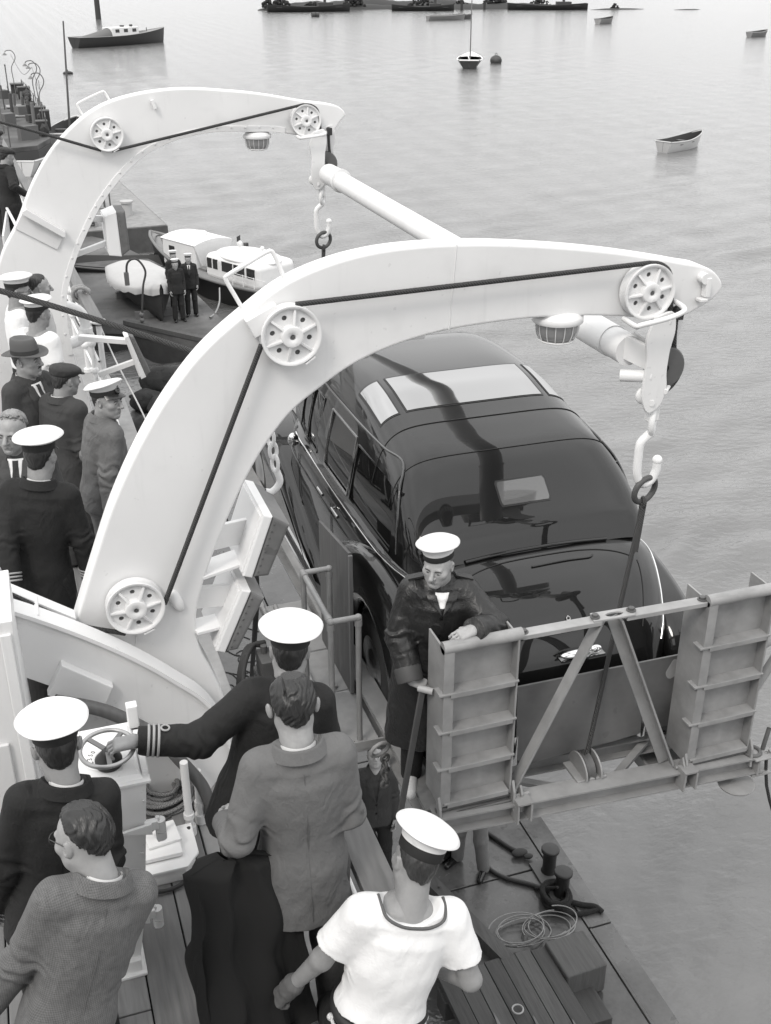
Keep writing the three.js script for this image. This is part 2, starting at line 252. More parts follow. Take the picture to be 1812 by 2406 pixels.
const far = {
  z: -11.2,
  top: [[-.218, 6.892], [-.045, 7.332], [.119, 7.586], [.32, 7.964], [.527, 8.249], [.79, 8.488], [1.018, 8.623], [1.262, 8.697], [1.57, 8.74], [1.835, 8.748], [2.191, 8.72], [2.555, 8.675], [2.973, 8.596], [3.212, 8.561], [3.332, 8.526], [3.392, 8.455], [3.339, 8.393], [3.27, 8.307], [3.187, 8.278]],
  low: [[2.877, 8.28], [2.644, 8.321], [2.367, 8.333], [2.093, 8.345], [1.776, 8.307], [1.503, 8.222], [1.27, 8.084], [1.052, 7.88], [.9, 7.693], [.766, 7.481], [.626, 7.222], [.494, 6.866], [.469, 6.49], [.502, 6.195], [.574, 5.838], [.62, 5.5]],
};
function davit(D, label) {
  const g = thing('davit', label, 'davit', [0, 0, 0], 0, 'pair of white davits holding up the sling'), t = .15;
  const out = [...smooth2(D.top, 90), ...smooth2(D.low, 90), D === near ? [-.1, 5.5] : [-.5, 5.5], D === near ? [-.06, 6.4] : [-.4, 6.4]];
  mesh('arm', [extr(poly(out), t, .014, 3).translate(0, 0, D.z - t)], white, g);
  // flange plates welded along the inner curve
  const lip = smooth2(D.low, 60).slice(2, 52), pts = lip.map(([x, y], i) => { const a = lip[Math.max(0, i - 1)], b = lip[Math.min(lip.length - 1, i + 1)]; const dx = b[0] - a[0], dy = b[1] - a[1], l = Math.hypot(dx, dy); return [x - dy / l * -.0, y, dx / l, dy / l]; });
  const rows = [D.z + .004, D.z + .010].map(() => 0);
  if (D === far) { const o = pts.map(([x, y, dx, dy]) => [x + dy * .0, y]), inn = pts.map(([x, y, dx, dy]) => [x + dy * .055 * 1, y - dx * .055]); mesh('edge_strip', [extr(poly([...inn, ...o.reverse()]), .014, .003).translate(0, 0, D.z - .004)], white, g); }
  return g;
}
const dN = davit(near, 'big white steel davit arm curving over the black car'), dF = davit(far, 'white davit arm curving over the water beyond the first one');
for (const [x, y, a] of [[.367, 6.814, .1], [1.258, 8.195, .35], [3.251, 8.238, .15]]) addSheave(dN, x, y, -5.145, a);
for (const [x, y, a] of [[1.039, 8.376, .2], [2.963, 8.422, .35]]) addSheave(dF, x, y, -11.145, a);
lampGeo(dN, 2.79, 8.065, -5.28); lampGeo(dF, 2.50, 8.25, -11.28);
{ // rivets along the inner flange of the second davit, weld beads at the foot of the first
  const p = smooth2(far.low, 30).slice(2, 26), g = new THREE.SphereGeometry(.011, 8, 6);
  for (let i = 0; i < p.length - 1; i++) { const [x, y] = p[i], dx = p[i + 1][0] - x, dy = p[i + 1][1] - y, l = Math.hypot(dx, dy), m = mesh('rivet', g, whiteDull, dF); m.position.set(x + dy / l * .04, y - dx / l * .04, -11.188); m.scale.z = .5; }
  const beads = [[[.20, 6.62], [.14, 6.46]], [[.36, 6.60], [.33, 6.44]], [[2.15, 8.56], [2.12, 8.12]]];
  for (const [a, b] of beads) mesh('weld_bead', [rod([...a, -5.199], [...b, -5.199], .0028, .0028, 8)], white, dN);
}
// hand grab rails, tip guard bars, base boss
mesh('grab_rail', [tube([[1.06, 8.30, -5.3], [1.03, 8.36, -5.3], [.985, 8.455, -5.3], [1.0, 8.475, -5.3], [1.10, 8.525, -5.3], [1.20, 8.572, -5.3], [1.225, 8.565, -5.3], [1.26, 8.48, -5.3], [1.28, 8.42, -5.3]], .011, 60, 10)], white, dN);
mesh('grab_rail', [tube([[.87, 8.52, -11.29], [.84, 8.56, -11.29], [.815, 8.62, -11.29], [.83, 8.645, -11.29], [.93, 8.69, -11.29], [1.05, 8.735, -11.29], [1.075, 8.73, -11.29], [1.11, 8.66, -11.29], [1.13, 8.62, -11.29]], .011, 50, 10)], white, dF);
mesh('guard_bar', [tube([[3.13, 8.09, -5.16], [3.13, 8.085, -5.03], [3.15, 8.095, -5.01], [3.3, 8.125, -4.99], [3.40, 8.145, -5.01], [3.43, 8.155, -5.06], [3.44, 8.16, -5.16]], .015, 50, 10)], white, dN);
mesh('guard_bar', [tube([[2.87, 8.28, -11.14], [2.87, 8.275, -11.03], [2.9, 8.28, -11.0], [3.02, 8.292, -10.99], [3.12, 8.305, -11.01], [3.14, 8.31, -11.14]], .015, 40, 10)], white, dF);
mesh('eye_plate', [xf(box(.03, .11, .05, 3.64, 8.22, -5.17), 0, 0, 0), rod([3.62, 8.27, -5.2], [3.62, 8.27, -5.15], .03), xf(box(.05, .02, .05, 3.62, 8.15, -5.17), 0, 0, 0, 0, 0, 0)], white, dN);
mesh('eye_plate', [box(.03, .09, .04, 1.50, 8.62, -11.17, 0, 0, .3)], white, dF);
mesh('hawse_boss', [xf(ball(.06, 0, 0, 0, .55, 1.25, .5), .585, 6.78, -5.19, 0, 0, .35)], white, dN);
mesh('sheave_guard', [xf(box(.17, .10, .06, 0, 0, 0), 1.14, 8.27, -5.185, 0, 0, .45)], white, dN);
// hoist wires reeved over the sheaves
const wz = -5.14;
mesh('hoist_wire', [tube([[-.6, 7.25, wz], [-.28, 7.04, wz], [.05, 6.775, wz], [.30, 6.66, wz]], .0135, 30, 8), rod([.518, 6.80, wz], [1.11, 8.16, wz], .0135), rod([1.29, 8.345, wz], [3.24, 8.392, wz], .0135), tube([[3.24, 8.392, wz], [3.31, 8.38, wz], [3.37, 8.335, wz], [3.402, 8.24, wz]], .0135, 14, 8), rod([3.402, 8.24, wz], [3.405, 7.93, wz], .0135)], wire, dN);
const wf = -11.13;
mesh('hoist_wire', [tube([[-.9, 8.79, wf], [.1, 8.525, wf], [.97, 8.235, wf]], .0135, 30, 8), rod([1.07, 8.225, wf], [2.94, 8.572, wf], .0135), tube([[2.94, 8.572, wf], [3.02, 8.562, wf], [3.08, 8.52, wf], [3.105, 8.43, wf]], .0135, 14, 8), rod([3.105, 8.43, wf], [3.108, 8.1, wf], .0135)], wire, dF);
// step ledge on the second davit
mesh('step_ledge', [extr(poly([[.185, 7.72], [.225, 7.745], [.555, 7.505], [.55, 7.46], [.53, 7.455], [.19, 7.69]]), .09, .006).translate(0, 0, -11.2), extr(poly([[.10, 7.56], [.19, 7.70], [.54, 7.46], [.46, 7.33]]), .02, .003).rotateX(0).translate(0, 0, -11.2)], whiteDull, dF);
// ---------- front track plate of the first davit, with its top flange, sill box and inner channel ----------
{
  const g = thing('davit_track', 'broad white curved track plate at the foot of the first davit', 'davit track');
  const P = [[-.6, 7.2], [-.4, 7.097], [-.284, 7.02], [-.133, 6.926], [.019, 6.824], [.152, 6.727], [.288, 6.619], [.409, 6.512], [.532, 6.389], [.659, 6.251], [.749, 6.074], [.80, 5.8]], Q = [[.64, 5.6], [.612, 5.715], [.492, 5.91], [.373, 6.104], [.226, 6.254], [.092, 6.343], [-.119, 6.509], [-.264, 6.61], [-.6, 6.83]];
  mesh('plate', [extr(poly([...smooth2(P, 40), ...smooth2(Q, 40)]), .03, .004).translate(0, 0, -5.04)], white, g);
  const top = smooth2(P, 50), rowsA = top.map(([x, y], i) => { const a = top[Math.max(0, i - 1)], b = top[Math.min(50, i + 1)], dx = b[0] - a[0], dy = b[1] - a[1], l = Math.hypot(dx, dy), nx = -dy / l, ny = dx / l; return [[x - nx * .012, y - ny * .012, -4.985], [x + nx * .008, y + ny * .008, -4.985], [x + nx * .008, y + ny * .008, -5.115], [x - nx * .012, y - ny * .012, -5.115], [x - nx * .012, y - ny * .012, -4.985]]; });
  mesh('flange', [toCreasedNormals(loft(rowsA), .6)], white, g);
  mesh('sill_box', [extr(poly([[-.04, 6.655], [.195, 6.465], [.115, 6.30], [-.13, 6.49]]), .06, .006).translate(0, 0, -5.012)], white, g);
  // channel behind, where the hoist wire enters
  mesh('inner_channel', [extr(poly([[-.7, 7.16], [-.276, 7.0], [.06, 6.745], [.02, 6.55], [-.7, 6.9]]), .03, .004).translate(0, 0, -5.23)], white, g);
  mesh('channel_rim', [bar([-.7, 7.24, -5.2], [-.276, 7.036, -5.2], .09, .016), bar([-.276, 7.036, -5.2], [.06, 6.785, -5.2], .09, .016)], white, g);
  mesh('web', [bar([-.12, 6.93, -5.12], [-.10, 6.80, -5.12], .02, .2)], white, g);
}
{ // curved teak handrail under the track, on two stanchions
  const g = thing('handrail', 'curved timber handrail following the davit track down to the deck', 'handrail');
  mesh('rail', [tube([[-.1, 6.50, -4.88], [.144, 6.376, -4.88], [.379, 6.161, -4.88], [.476, 5.993, -4.88], [.58, 5.8, -4.88], [.62, 5.66, -4.88], [.63, 5.55, -4.88]], .035, 60, 12)], M(.13, .5, { map: T.wood }), g);
  for (const [x, z, y] of [[.50, -4.82, 6.0], [.575, -4.9, 5.86]]) mesh('stanchion', [rod([x, 5.5, z], [x, y, z], .022), rod([x, 5.5, z], [x, 5.56, z], .034), rod([x, 5.62, z], [x, 5.65, z], .03)], whiteDull, g);
}
// ---------- spreader boom and the lifting blocks ----------
{
  const g = thing('spreader_boom', 'long white tubular spreader between the two davit heads', 'spreader');
  mesh('tube', [rod([3.13, 7.93, -10.95], [3.235, 7.872, -5.24], .088, .088, 28)], white, g);
  for (const [z0, z1, y] of [[-10.95, -10.55, 7.93]]) mesh('collar', [rod([3.135, y, z0], [3.14, y, z1], .1, .1, 28), rod([3.135, y + .003, z1], [3.14, y + .003, z1 + .02], .112, .112, 28)], white, g);
  mesh('collar', [rod([3.223, 7.879, -5.9], [3.232, 7.874, -5.42], .094, .094, 28), rod([3.2235, 7.8795, -5.93], [3.223, 7.879, -5.9], .1, .1, 28)], white, g);
  mesh('end_fork', [bar([3.20, 7.90, -5.26], [3.33, 7.84, -5.12], .03, .13)], white, g); mesh('end_fork', [bar([3.27, 7.93, -5.30], [3.36, 7.86, -5.16], .02, .08)], white, g); mesh('end_lug', [box(.04, .17, .06, 3.17, 7.91, -10.98)], white, g);
  mesh('pin', [rod([3.18, 7.74, -5.22], [3.30, 7.75, -5.13], .035), ring(.035, .012, 3.33, 7.755, -5.12, 0, .5, 0, 20, 8)], white, g);
}
function liftBlock(label, x, y, z, k = 1) {
  const g = thing('lifting_block', label, 'pulley block', [x, y, z]);
  const cheek = [[-.06, .30], [.05, .32], [.075, .22], [.055, .1], [.05, -.03], [.06, -.12], [.03, -.22], [-.04, -.26], [-.09, -.17], [-.085, .05], [-.10, .18]];
  mesh('cheek_plate', [extr(poly(smooth2([...cheek, cheek[0]], 60)), .02, .004).translate(-.02, 0, .035)], white, g);
  mesh('cheek_plate', [extr(poly(smooth2([...cheek, cheek[0]], 60)), .02, .004).translate(.10, .02, -.075)], white, g);
  mesh('sheave', [lathe([[.02, -.02], [.115, -.02], [.125, -.012], [.108, 0], [.125, .012], [.115, .02], [.02, .02]], 36).rotateX(Math.PI / 2).translate(.05, -.02, -.01)], steelDark, g);
  mesh('wire', [tube([[.09, .33, -.01], [.10, .1, -.01], [.155, -.05, -.01], [.11, -.14, -.01], [.05, -.16, -.01], [-.03, -.12, -.01]], .014, 30, 8), box(.05, .07, .05, .1, .29, -.01)], wire, g);
  mesh('spacer', [rod([.0, .27, .05], [.13, .28, -.08], .02), rod([.03, -.14, .06], [.15, -.13, -.07], .014), rod([-.05, -.2, .06], [.02, -.2, -.08], .018)], white, g);
  mesh('lug', [xf(ball(.075, 0, 0, 0, 1, .8, .35), -.06, -.16, .02), box(.07, .12, .05, .0, -.27, 0)], white, g);
  mesh('chain_link', [xf(new THREE.TorusGeometry(.045, .02, 10, 24).scale(1, 1.35, 1), .01, -.34, 0, 0, .9, 0)], white, g);
  mesh('hook', [tube([[.01, -.41, .0], [-.02, -.43, 0], [-.055, -.47, 0], [-.06, -.55, 0], [-.055, -.66, 0], [-.02, -.73, 0], [.04, -.72, 0], [.07, -.66, 0], [.072, -.60, 0]], .026, 40, 12), ball(.03, .072, -.59, 0)], white, g);
  const r = thing('sling_ring', label.replace('lifting block', 'sling ring').replace(/white.*? hanging/, 'rusty steel ring hanging').replace('with hook', ''), 'ring', [x + .01, y - .775, z]);
  mesh('hoop', [ring(.082, .018, 0, 0, 0, .15, .25, 0, 44, 12)], M(.10, .6, { map: T.dirty, bump: T.rough, bs: .003 }), r);
  mesh('lashing', [ring(.03, .012, 0, -.085, 0, 0, 1.3, 0, 20, 8)], wire, r);
  return [g, r];
}
const [bN, rN] = liftBlock('white lifting block with hook hanging from the first davit head', 3.37, 7.80, -5.15);
const [bF, rF] = liftBlock('white lifting block with hook hanging from the farther davit head', 3.10, 8.02, -11.12);
rN.userData.label = 'rusty steel ring on the hook over the boot of the car'; rF.userData.label = 'rusty steel ring on the hook of the farther davit, above the arm';
{ const g = thing('sling_wire', 'dark wire sling running from the hook ring down to the platform end', 'wire'); mesh('strand', [rod([3.38, 6.94, -5.15], [2.92, 5.45, -4.75], .0145)], wire, g); mesh('splice', [rod([3.38, 6.95, -5.15], [3.31, 6.66, -5.07], .022, .017)], M(.05, .8, { bump: T.rope, bs: .006 }), g);
  const h = thing('sling_wire', 'dark wire sling hidden beyond the first arm under the farther hook', 'wire'); mesh('strand', [rod([3.11, 7.17, -11.12], [2.96, 5.4, -10.9], .0145)], wire, h); mesh('splice', [rod([3.11, 7.18, -11.12], [3.085, 6.9, -11.08], .022, .017)], wire, h); }
// ---------- padded fenders held off the hull by the davits ----------
function padFender(label, quad, z0, z1, thick, arms) { // quad: outline of the white backing in the davit plane
  const g = thing('buffer_pad', label, 'buffer', [0, 0, 0], 0, 'padded buffers beside the davits');
  const c = quad.reduce((a, p) => [a[0] + p[0] / 4, a[1] + p[1] / 4], [0, 0]);
  mesh('backing', [extr(poly(quad), z0 - z1, .008).translate(0, 0, z1), extr(poly(quad.map(([x, y]) => [c[0] + (x - c[0]) * .92 - .012, c[1] + (y - c[1]) * .92])), z0 - z1 - .05, .006).translate(0, 0, z1 + .025)], white, g);
  const dx = quad[1][0] - quad[0][0], dy = quad[1][1] - quad[0][1], L = Math.hypot(dx, dy), nx = dx / L, ny = dy / L;
  const q2 = [quad[1], [quad[1][0] + nx * thick - .0, quad[1][1] + ny * thick - .03], [quad[2][0] + nx * thick, quad[2][1] + ny * thick + .03], quad[2]];
  const m = mesh('pad', [extr(poly(q2), z0 - z1 - .006, .02, 3).translate(0, 0, z1 + .003)], M(.22, .8, { map: T.stain, bump: T.rough, bs: .004 }), g);
  const studs = []; for (let i = 1; i < 9; i++) { const t = i / 9, x = lerp(quad[1][0], quad[2][0], t) + nx * .022, y = lerp(quad[1][1], quad[2][1], t) + ny * .022; studs.push(ball(.006, x, y, z0 - .002, 1, 1, .5, 8)); }
  mesh('studs', studs, steelDark, m);
  for (const [a, b, w, h] of arms) mesh('arm', [bar(a, b, w, h)], white, g);
}
padFender('upper white buffer with studded pad next to the chain hook', [[1.08, 7.22], [1.13, 7.20], [1.0, 6.85], [.95, 6.87]], -5.17, -5.65, .10, [[[.80, 7.06, -5.3], [1.05, 7.03, -5.4], .03, .14], [[.72, 6.88, -5.28], [.99, 6.90, -5.34], .17, .02]]);
padFender('lower white buffer with studded pad close above the pointing officer', [[.935, 6.80], [.985, 6.78], [.82, 6.42], [.77, 6.44]], -5.15, -5.6, .08, [[[.68, 6.74, -5.26], [.93, 6.68, -5.32], .03, .13], [[.66, 6.56, -5.24], [.86, 6.54, -5.3], .15, .02]]);
padFender('upright white buffer on two struts beyond the second davit', [[.94, 7.60], [1.06, 7.64], [1.07, 7.20], [.95, 7.22]], -11.25, -11.6, .09, [[[.68, 7.60, -11.3], [.96, 7.55, -11.4], .06, .06], [[.55, 7.22, -11.3], [.96, 7.32, -11.4], .05, .05]]);
padFender('slanting plank-like buffer on a white strut by the rail', [[.97, 6.55], [1.0, 6.56], [1.13, 6.12], [1.08, 6.10]], -10.7, -10.95, .05, [[[.55, 6.50, -11.0], [1.0, 6.46, -10.85], .08, .05], [[.7, 6.1, -11.0], [1.07, 6.25, -10.85], .07, .05]]);
{ // spare chain with hook hanging behind the first arm
  const g = thing('chain_hook', 'white chain and hook hanging beside the first davit above the buffer', 'chain');
  [[1.215, 7.55, 0], [1.235, 7.47, 1.57], [1.245, 7.39, 0], [1.252, 7.31, 1.57]].forEach(([x, y, a], i) => mesh('link', [xf(new THREE.TorusGeometry(.026, .0105, 10, 22).scale(1, 1.7, 1), x, y, -5.6, 0, a + .5, .1)], white, g));
  mesh('hook', [tube([[1.258, 7.27, -5.6], [1.275, 7.21, -5.6], [1.262, 7.17, -5.6], [1.225, 7.14, -5.6], [1.19, 7.145, -5.6]], .02, 24, 10)], white, g);
  mesh('suspension_pin', [rod([1.2, 7.60, -5.6], [1.18, 7.72, -5.35], .012)], white, g);
}
// ---------- the slung car platform ----------
const plat = thing('car_platform', 'grey steel platform slung from the davits carrying the black car', 'loading platform');
{
  const beam = (a, b, h, w) => { const A = V(...a), B = V(...b), L = A.distanceTo(B); const s = poly([[-w / 2, -h / 2], [w / 2, -h / 2], [w / 2, -h / 2 + .012], [.006, -h / 2 + .012], [.006, h / 2 - .012], [w / 2, h / 2 - .012], [w / 2, h / 2], [-w / 2, h / 2], [-w / 2, h / 2 - .012], [-.006, h / 2 - .012], [-.006, -h / 2 + .012], [-w / 2, -h / 2 + .012]]); const g = new THREE.ExtrudeGeometry(s, { depth: L, bevelEnabled: false }); const d = B.clone().sub(A).normalize(), x = V(0, 1, 0).cross(d).normalize(), y = d.clone().cross(x); const m = new THREE.Matrix4().makeBasis(x, y, d); m.setPosition(A); return g.applyMatrix4(m); };
  const yL = 5.36, yR = 5.235;
  mesh('end_beam', [beam([1.86, yL, -4.62], [4.12, yR, -4.62], .125, .13)], steel, plat);
  mesh('inner_beam', [beam([2.0, yL - .06, -5.02], [3.9, yR - .02, -5.02], .12, .11)], steel, plat);
  mesh('brace', [bar([2.34, 5.28, -5.0], [2.84, 5.27, -4.68], .05, .03), bar([3.06, 5.27, -4.68], [3.5, 5.24, -5.0], .05, .03)], steel, plat);
  for (const x of [1.94, 3.98]) { mesh('side_beam', [beam([x, x < 3 ? 5.22 : 5.18, -4.7], [x, x < 3 ? 5.18 : 5.1, -11.2], .16, .12)], steel, plat); }
  mesh('side_plate', [box(.13, .012, 6.3, 1.94, 5.309, -7.9, -.006)], steel, plat);
  for (let i = 0; i < 6; i++) mesh('rivet', [ball(.014, 1.95, 5.318, -5.0 - i * .42, 1, .6, 1, 10)], steelDark, plat);
  for (let i = 0; i < 6; i++) mesh('cross_beam', [beam([2.0, 4.96, -5.6 - i * 1.05], [3.9, 4.96, -5.6 - i * 1.05], .1, .08)], steel, plat);
  for (const x of [2.2, 3.72]) mesh('wheel_track', [box(.42, .02, 6.0, x, 5.005, -7.9), box(.02, .08, 6.0, x - .2, 5.04, -7.9), box(.02, .08, 6.0, x + .2, 5.04, -7.9)], steel, plat);
  mesh('far_beam', [beam([1.9, 5.18, -11.1], [4.0, 5.1, -11.1], .16, .12)], steel, plat);
  // end trestle: crossbar with slotted centre plate, two raking legs
  const zt = -4.66;
  mesh('crossbar', [bar([2.37, 6.515, zt], [2.86, 6.51, zt], .075, .03), bar([3.02, 6.508, zt], [3.56, 6.50, zt], .075, .03)], M(.42, .5, { map: T.dirty }), plat);
  const slot = Array.from({ length: 24 }, (_, i) => { const a = i / 24 * 6.283; return [.055 * Math.cos(a) * (1 + .25 * Math.sign(Math.cos(a)) * .6), .022 * Math.sin(a)]; });
  mesh('slot_plate', [extr(poly([[-.14, -.035], [.12, -.045], [.14, .04], [-.12, .05]], [slot]), .014, .003).rotateX(-Math.PI / 2).translate(2.945, 6.522, zt)], M(.42, .5, { map: T.dirty }), plat);
  for (const [x, y] of [[2.39, 6.53], [2.83, 6.54], [3.06, 6.54], [3.53, 6.52]]) mesh('bolt', [new THREE.CylinderGeometry(.019, .019, .018, 6).translate(x, y + .008, zt), new THREE.CylinderGeometry(.028, .028, .006, 18).translate(x, y, zt)], steelDark, plat);
  for (const [a, b] of [[[2.86, 6.49, zt - .01], [2.36, 5.44, -4.64]], [[3.0, 6.49, zt - .01], [3.46, 5.36, -4.64]]]) {
    const s = Math.sign(a[0] - b[0]);
    mesh('raking_leg', [bar(a, b, .075, .012, 0), bar([a[0] + s * .034, a[1], a[2] - .03], [b[0] + s * .034, b[1], b[2] - .03], .010, .07)], steel, plat);
  }
  for (const [x, y] of [[2.36, 5.43], [3.47, 5.345]]) mesh('lug', [extr(poly([[-.03, -.09], [.03, -.09], [.03, .04], [0, .09], [-.03, .04]]), .014, .003).rotateY(Math.PI / 2).translate(x + .04, y - .02, -4.6), rod([x, y, -4.6], [x + .1, y, -4.6], .011)], steel, plat);
  // posts of the end beam
  for (const [x, y] of [[2.36, 5.355], [3.49, 5.285]]) mesh('bracket', [box(.012, .135, .09, x, y, -4.555), box(.012, .135, .09, x + .085, y, -4.555), box(.095, .012, .09, x + .043, y + .07, -4.555)], steel, plat);
  // rope sheave in the middle of the end beam
  const sh = mesh('sheave', [lathe([[.03, -.03], [.09, -.03], [.105, -.022], [.08, 0], [.105, .022], [.09, .03], [.03, .03]], 40).rotateZ(Math.PI / 2).translate(2.91, 5.39, -4.74)], steelDark, plat);
  mesh('cheek', [extr(poly(Array.from({ length: 20 }, (_, i) => { const a = i / 19 * Math.PI; return [.12 * Math.cos(a), .12 * Math.sin(a)]; })), .012, .003).rotateY(Math.PI / 2).translate(2.86, 5.38, -4.74), extr(poly(Array.from({ length: 20 }, (_, i) => { const a = i / 19 * Math.PI; return [.12 * Math.cos(a), .12 * Math.sin(a)]; })), .012, .003).rotateY(Math.PI / 2).translate(2.96, 5.38, -4.74), box(.2, .02, .2, 2.91, 5.37, -4.74)], steel, plat);
}
function ramp(label, x0, x1, yb, yt, turn) {
  const w = x1 - x0, h = yt - yb, g = thing('ramp', label, 'ramp', [(x0 + x1) / 2, yb, -4.62], turn, 'hinged loading ramps on the platform end'), t = .012;
  mesh('web', [box(w - .02, h - .02, t, 0, h / 2, -.06, 0, 0, 0, .002)], steel, g);
  mesh('side_flange', [box(t, h, .24, -w / 2 + .006, h / 2, -.10, 0, 0, 0, .002)], steel, g);
  mesh('side_flange', [box(t, h, .24, w / 2 - .006, h / 2, -.10, 0, 0, 0, .002)], steel, g);
  mesh('side_flange', [box(.05, h - .02, t, -w / 2 + .035, h / 2, .014, 0, 0, 0, .002)], steel, g);
  for (let i = 0; i < 4; i++) mesh('rib', [box(w - (i ? -.03 : .04), .012, .085, i ? -.012 : 0, .03 + i * (h - .06) / 4, -.012, 0, 0, 0, .002), box(w - .06, .03, .01, .01, .018 + i * (h - .06) / 4, .026, 0, 0, 0, .002)], steel, g);
  mesh('lip_tube', [rod([-w / 2 - .0, h, -.01], [w / 2 + .02, h, -.01], .036, .036, 24)], M(.36, .5, { map: T.dirty }), g);
  mesh('hinge_pin', [rod([-w / 2 - .02, -.02, .0], [w / 2 + .04, -.02, .0], .016), rod([-w / 2, -.055, .02], [w / 2, -.055, .02], .01)], steelDark, g);
  for (const x of [-w / 2 - .01, w / 2 + .01]) mesh('hinge_lug', [extr(poly([[-.04, -.10], [.05, -.10], [.03, .03], [0, .10], [-.03, .03]]), .016, .003).rotateY(Math.PI / 2).translate(x - .008, -.01, .02)], steel, g);
  return g;
}
ramp('upright ribbed steel ramp that the sailor leans on', 1.90, 2.345, 5.46, 6.545, 0);
ramp('upright ribbed steel ramp at the water end of the trestle', 3.545, 4.0, 5.35, 6.52, 0);
{ // stowed end post, hook bracket and hanging line at the outer corner
  const g = thing('corner_bracket', 'steel bracket with a hook at the outer corner of the platform end', 'bracket');
  mesh('shelf', [box(.16, .014, .14, 4.10, 5.30, -4.6), box(.014, .12, .12, 4.06, 5.23, -4.6), box(.14, .012, .1, 4.1, 5.16, -4.6)], steel, g);
  mesh('horn', [bar([4.15, 5.31, -4.58], [4.22, 5.33, -4.58], .03, .03), box(.02, .05, .05, 4.22, 5.345, -4.58)], steel, g);
  mesh('guide_roller', [ring(.05, .014, 4.05, 5.31, -4.62, Math.PI / 2), tube([[4.13, 5.31, -4.62], [4.14, 5.39, -4.62], [4.16, 5.46, -4.63]], .014, 12, 8)], steelDark, g);
  mesh('foot_disc', [lathe([[0, -.07], [.05, -.06], [.11, -.02], [.12, 0], [0, .01]], 28).translate(3.95, 5.10, -4.6)], steel, g);
  const l = thing('tag_line', 'thin dark line hanging from the outer corner bracket towards the water', 'rope'); mesh('line', [tube([[4.13, 5.31, -4.58], [4.19, 5.0, -4.58], [4.38, 4.5, -4.57], [4.75, 3.4, -4.56], [5.4, 1.4, -4.55], [5.9, -.2, -4.55]], .011, 40, 8)], wire, l);
  const r = thing('stay_bar', 'raking grey tube beside the ramp at the picture edge', 'strut'); mesh('tube', [rod([4.02, 6.08, -4.68], [4.4, 6.22, -4.7], .03, .03), rod([4.0, 5.6, -4.72], [4.3, 6.1, -4.74], .03)], steel, r);
}
{ // plain steel sheet leaning behind the trestle legs
  const g = thing('steel_sheet', 'large scratched steel sheet standing behind the trestle legs', 'steel sheet');
  const pts = []; const P = [[2.50, 5.97], [3.62, 5.96], [3.635, 5.55], [3.60, 5.42], [3.2, 5.39], [2.9, 5.38], [2.62, 5.36], [2.52, 5.42]];
  mesh('plate', [extr(poly(P), .014, .003).translate(0, 0, -4.92)], M(.17, .42, { map: T.stain, bump: T.rough, bs: .0008 }), g);
  mesh('paint_scuff', [xf(extr(poly(smooth2([[0, -.07], [.035, -.05], [.03, .0], [.045, .05], [.01, .075], [-.02, .03], [-.04, -.02], [-.02, -.06], [0, -.07]], 40)), .004, .001), 3.565, 5.86, -4.909)], M(.42, .8, { map: T.stain }), g);
}
{ // walkway with pipe guard rail on the ship side of the platform
  const g = thing('walkway', 'narrow plated walkway on the ship side of the platform with a pipe guard rail', 'walkway');
  const y = 5.22;
  for (const [z0, z1] of [[-5.62, -6.2], [-6.21, -6.75], [-6.76, -7.5]]) mesh('floor_plate', [box(.34, .014, Math.abs(z1 - z0) - .01, 1.70, y, (z0 + z1) / 2)], M(.34, .5, { map: T.dirty, bump: T.rough }), g);
  mesh('edge_angle', [box(.04, .05, 2.0, 1.52, y - .02, -6.6), box(.36, .05, .04, 1.70, y - .02, -5.6), bar([1.54, y, -5.6], [2.0, y + .02, -5.56], .012, .06)], steel, g);
  mesh('kick_pipe', [rod([1.60, y + .05, -5.55], [1.60, y + .05, -7.4], .02)], steel, g);
  mesh('kick_pipe', [rod([1.50, y + .06, -6.0], [1.50, y + .06, -7.4], .018)], steel, g);
  const pipe = M(.33, .45, { map: T.dirty });
  const x0 = 1.555, x1 = 1.735, z0 = -5.62, z1 = -6.27, yt = 6.19;
  for (const [x, z] of [[x0, z0], [x1, z0], [x0, z1], [x1, z1]]) mesh('post', [rod([x, y, z], [x, yt, z], .019), rod([x, y, z], [x, y + .03, z], .04), rod([x, yt - .06, z], [x, yt - .015, z], .024)], pipe, g);
  mesh('rail', [rod([x0, yt, z0], [x0, yt, z1], .019), rod([x0, yt, z0], [x1, yt, z0], .019), rod([x0, yt, z1], [x1, yt, z1], .019), ball(.024, x0, yt, z0), ball(.024, x1, yt, z0), ball(.024, x0, yt, z1), ball(.024, x1, yt, z1), rod([x0, yt, z0 - .01], [x0, yt, z0 - .06], .024), rod([x0, yt, z1 + .01], [x0, yt, z1 + .06], .024)], pipe, g);
  const b = thing('guard_board', 'tall worn plywood board standing between guard rail and car', 'board');
  mesh('sheet', [extr(poly([[-6.40, 5.23], [-6.15, 5.23], [-6.15, 6.35], [-6.88, 6.24], [-6.88, 5.23]].map(([z, y]) => [-z, y])), .022, .003).rotateY(Math.PI / 2).translate(1.835, 0, 0)], M(.14, .6, { map: T.woodz, bump: T.woodz, bs: .002 }), b);
  mesh('edge_batten', [box(.03, 1.1, .02, 1.846, 5.79, -6.139)], M(.22, .6, { map: T.wood }), b);
}
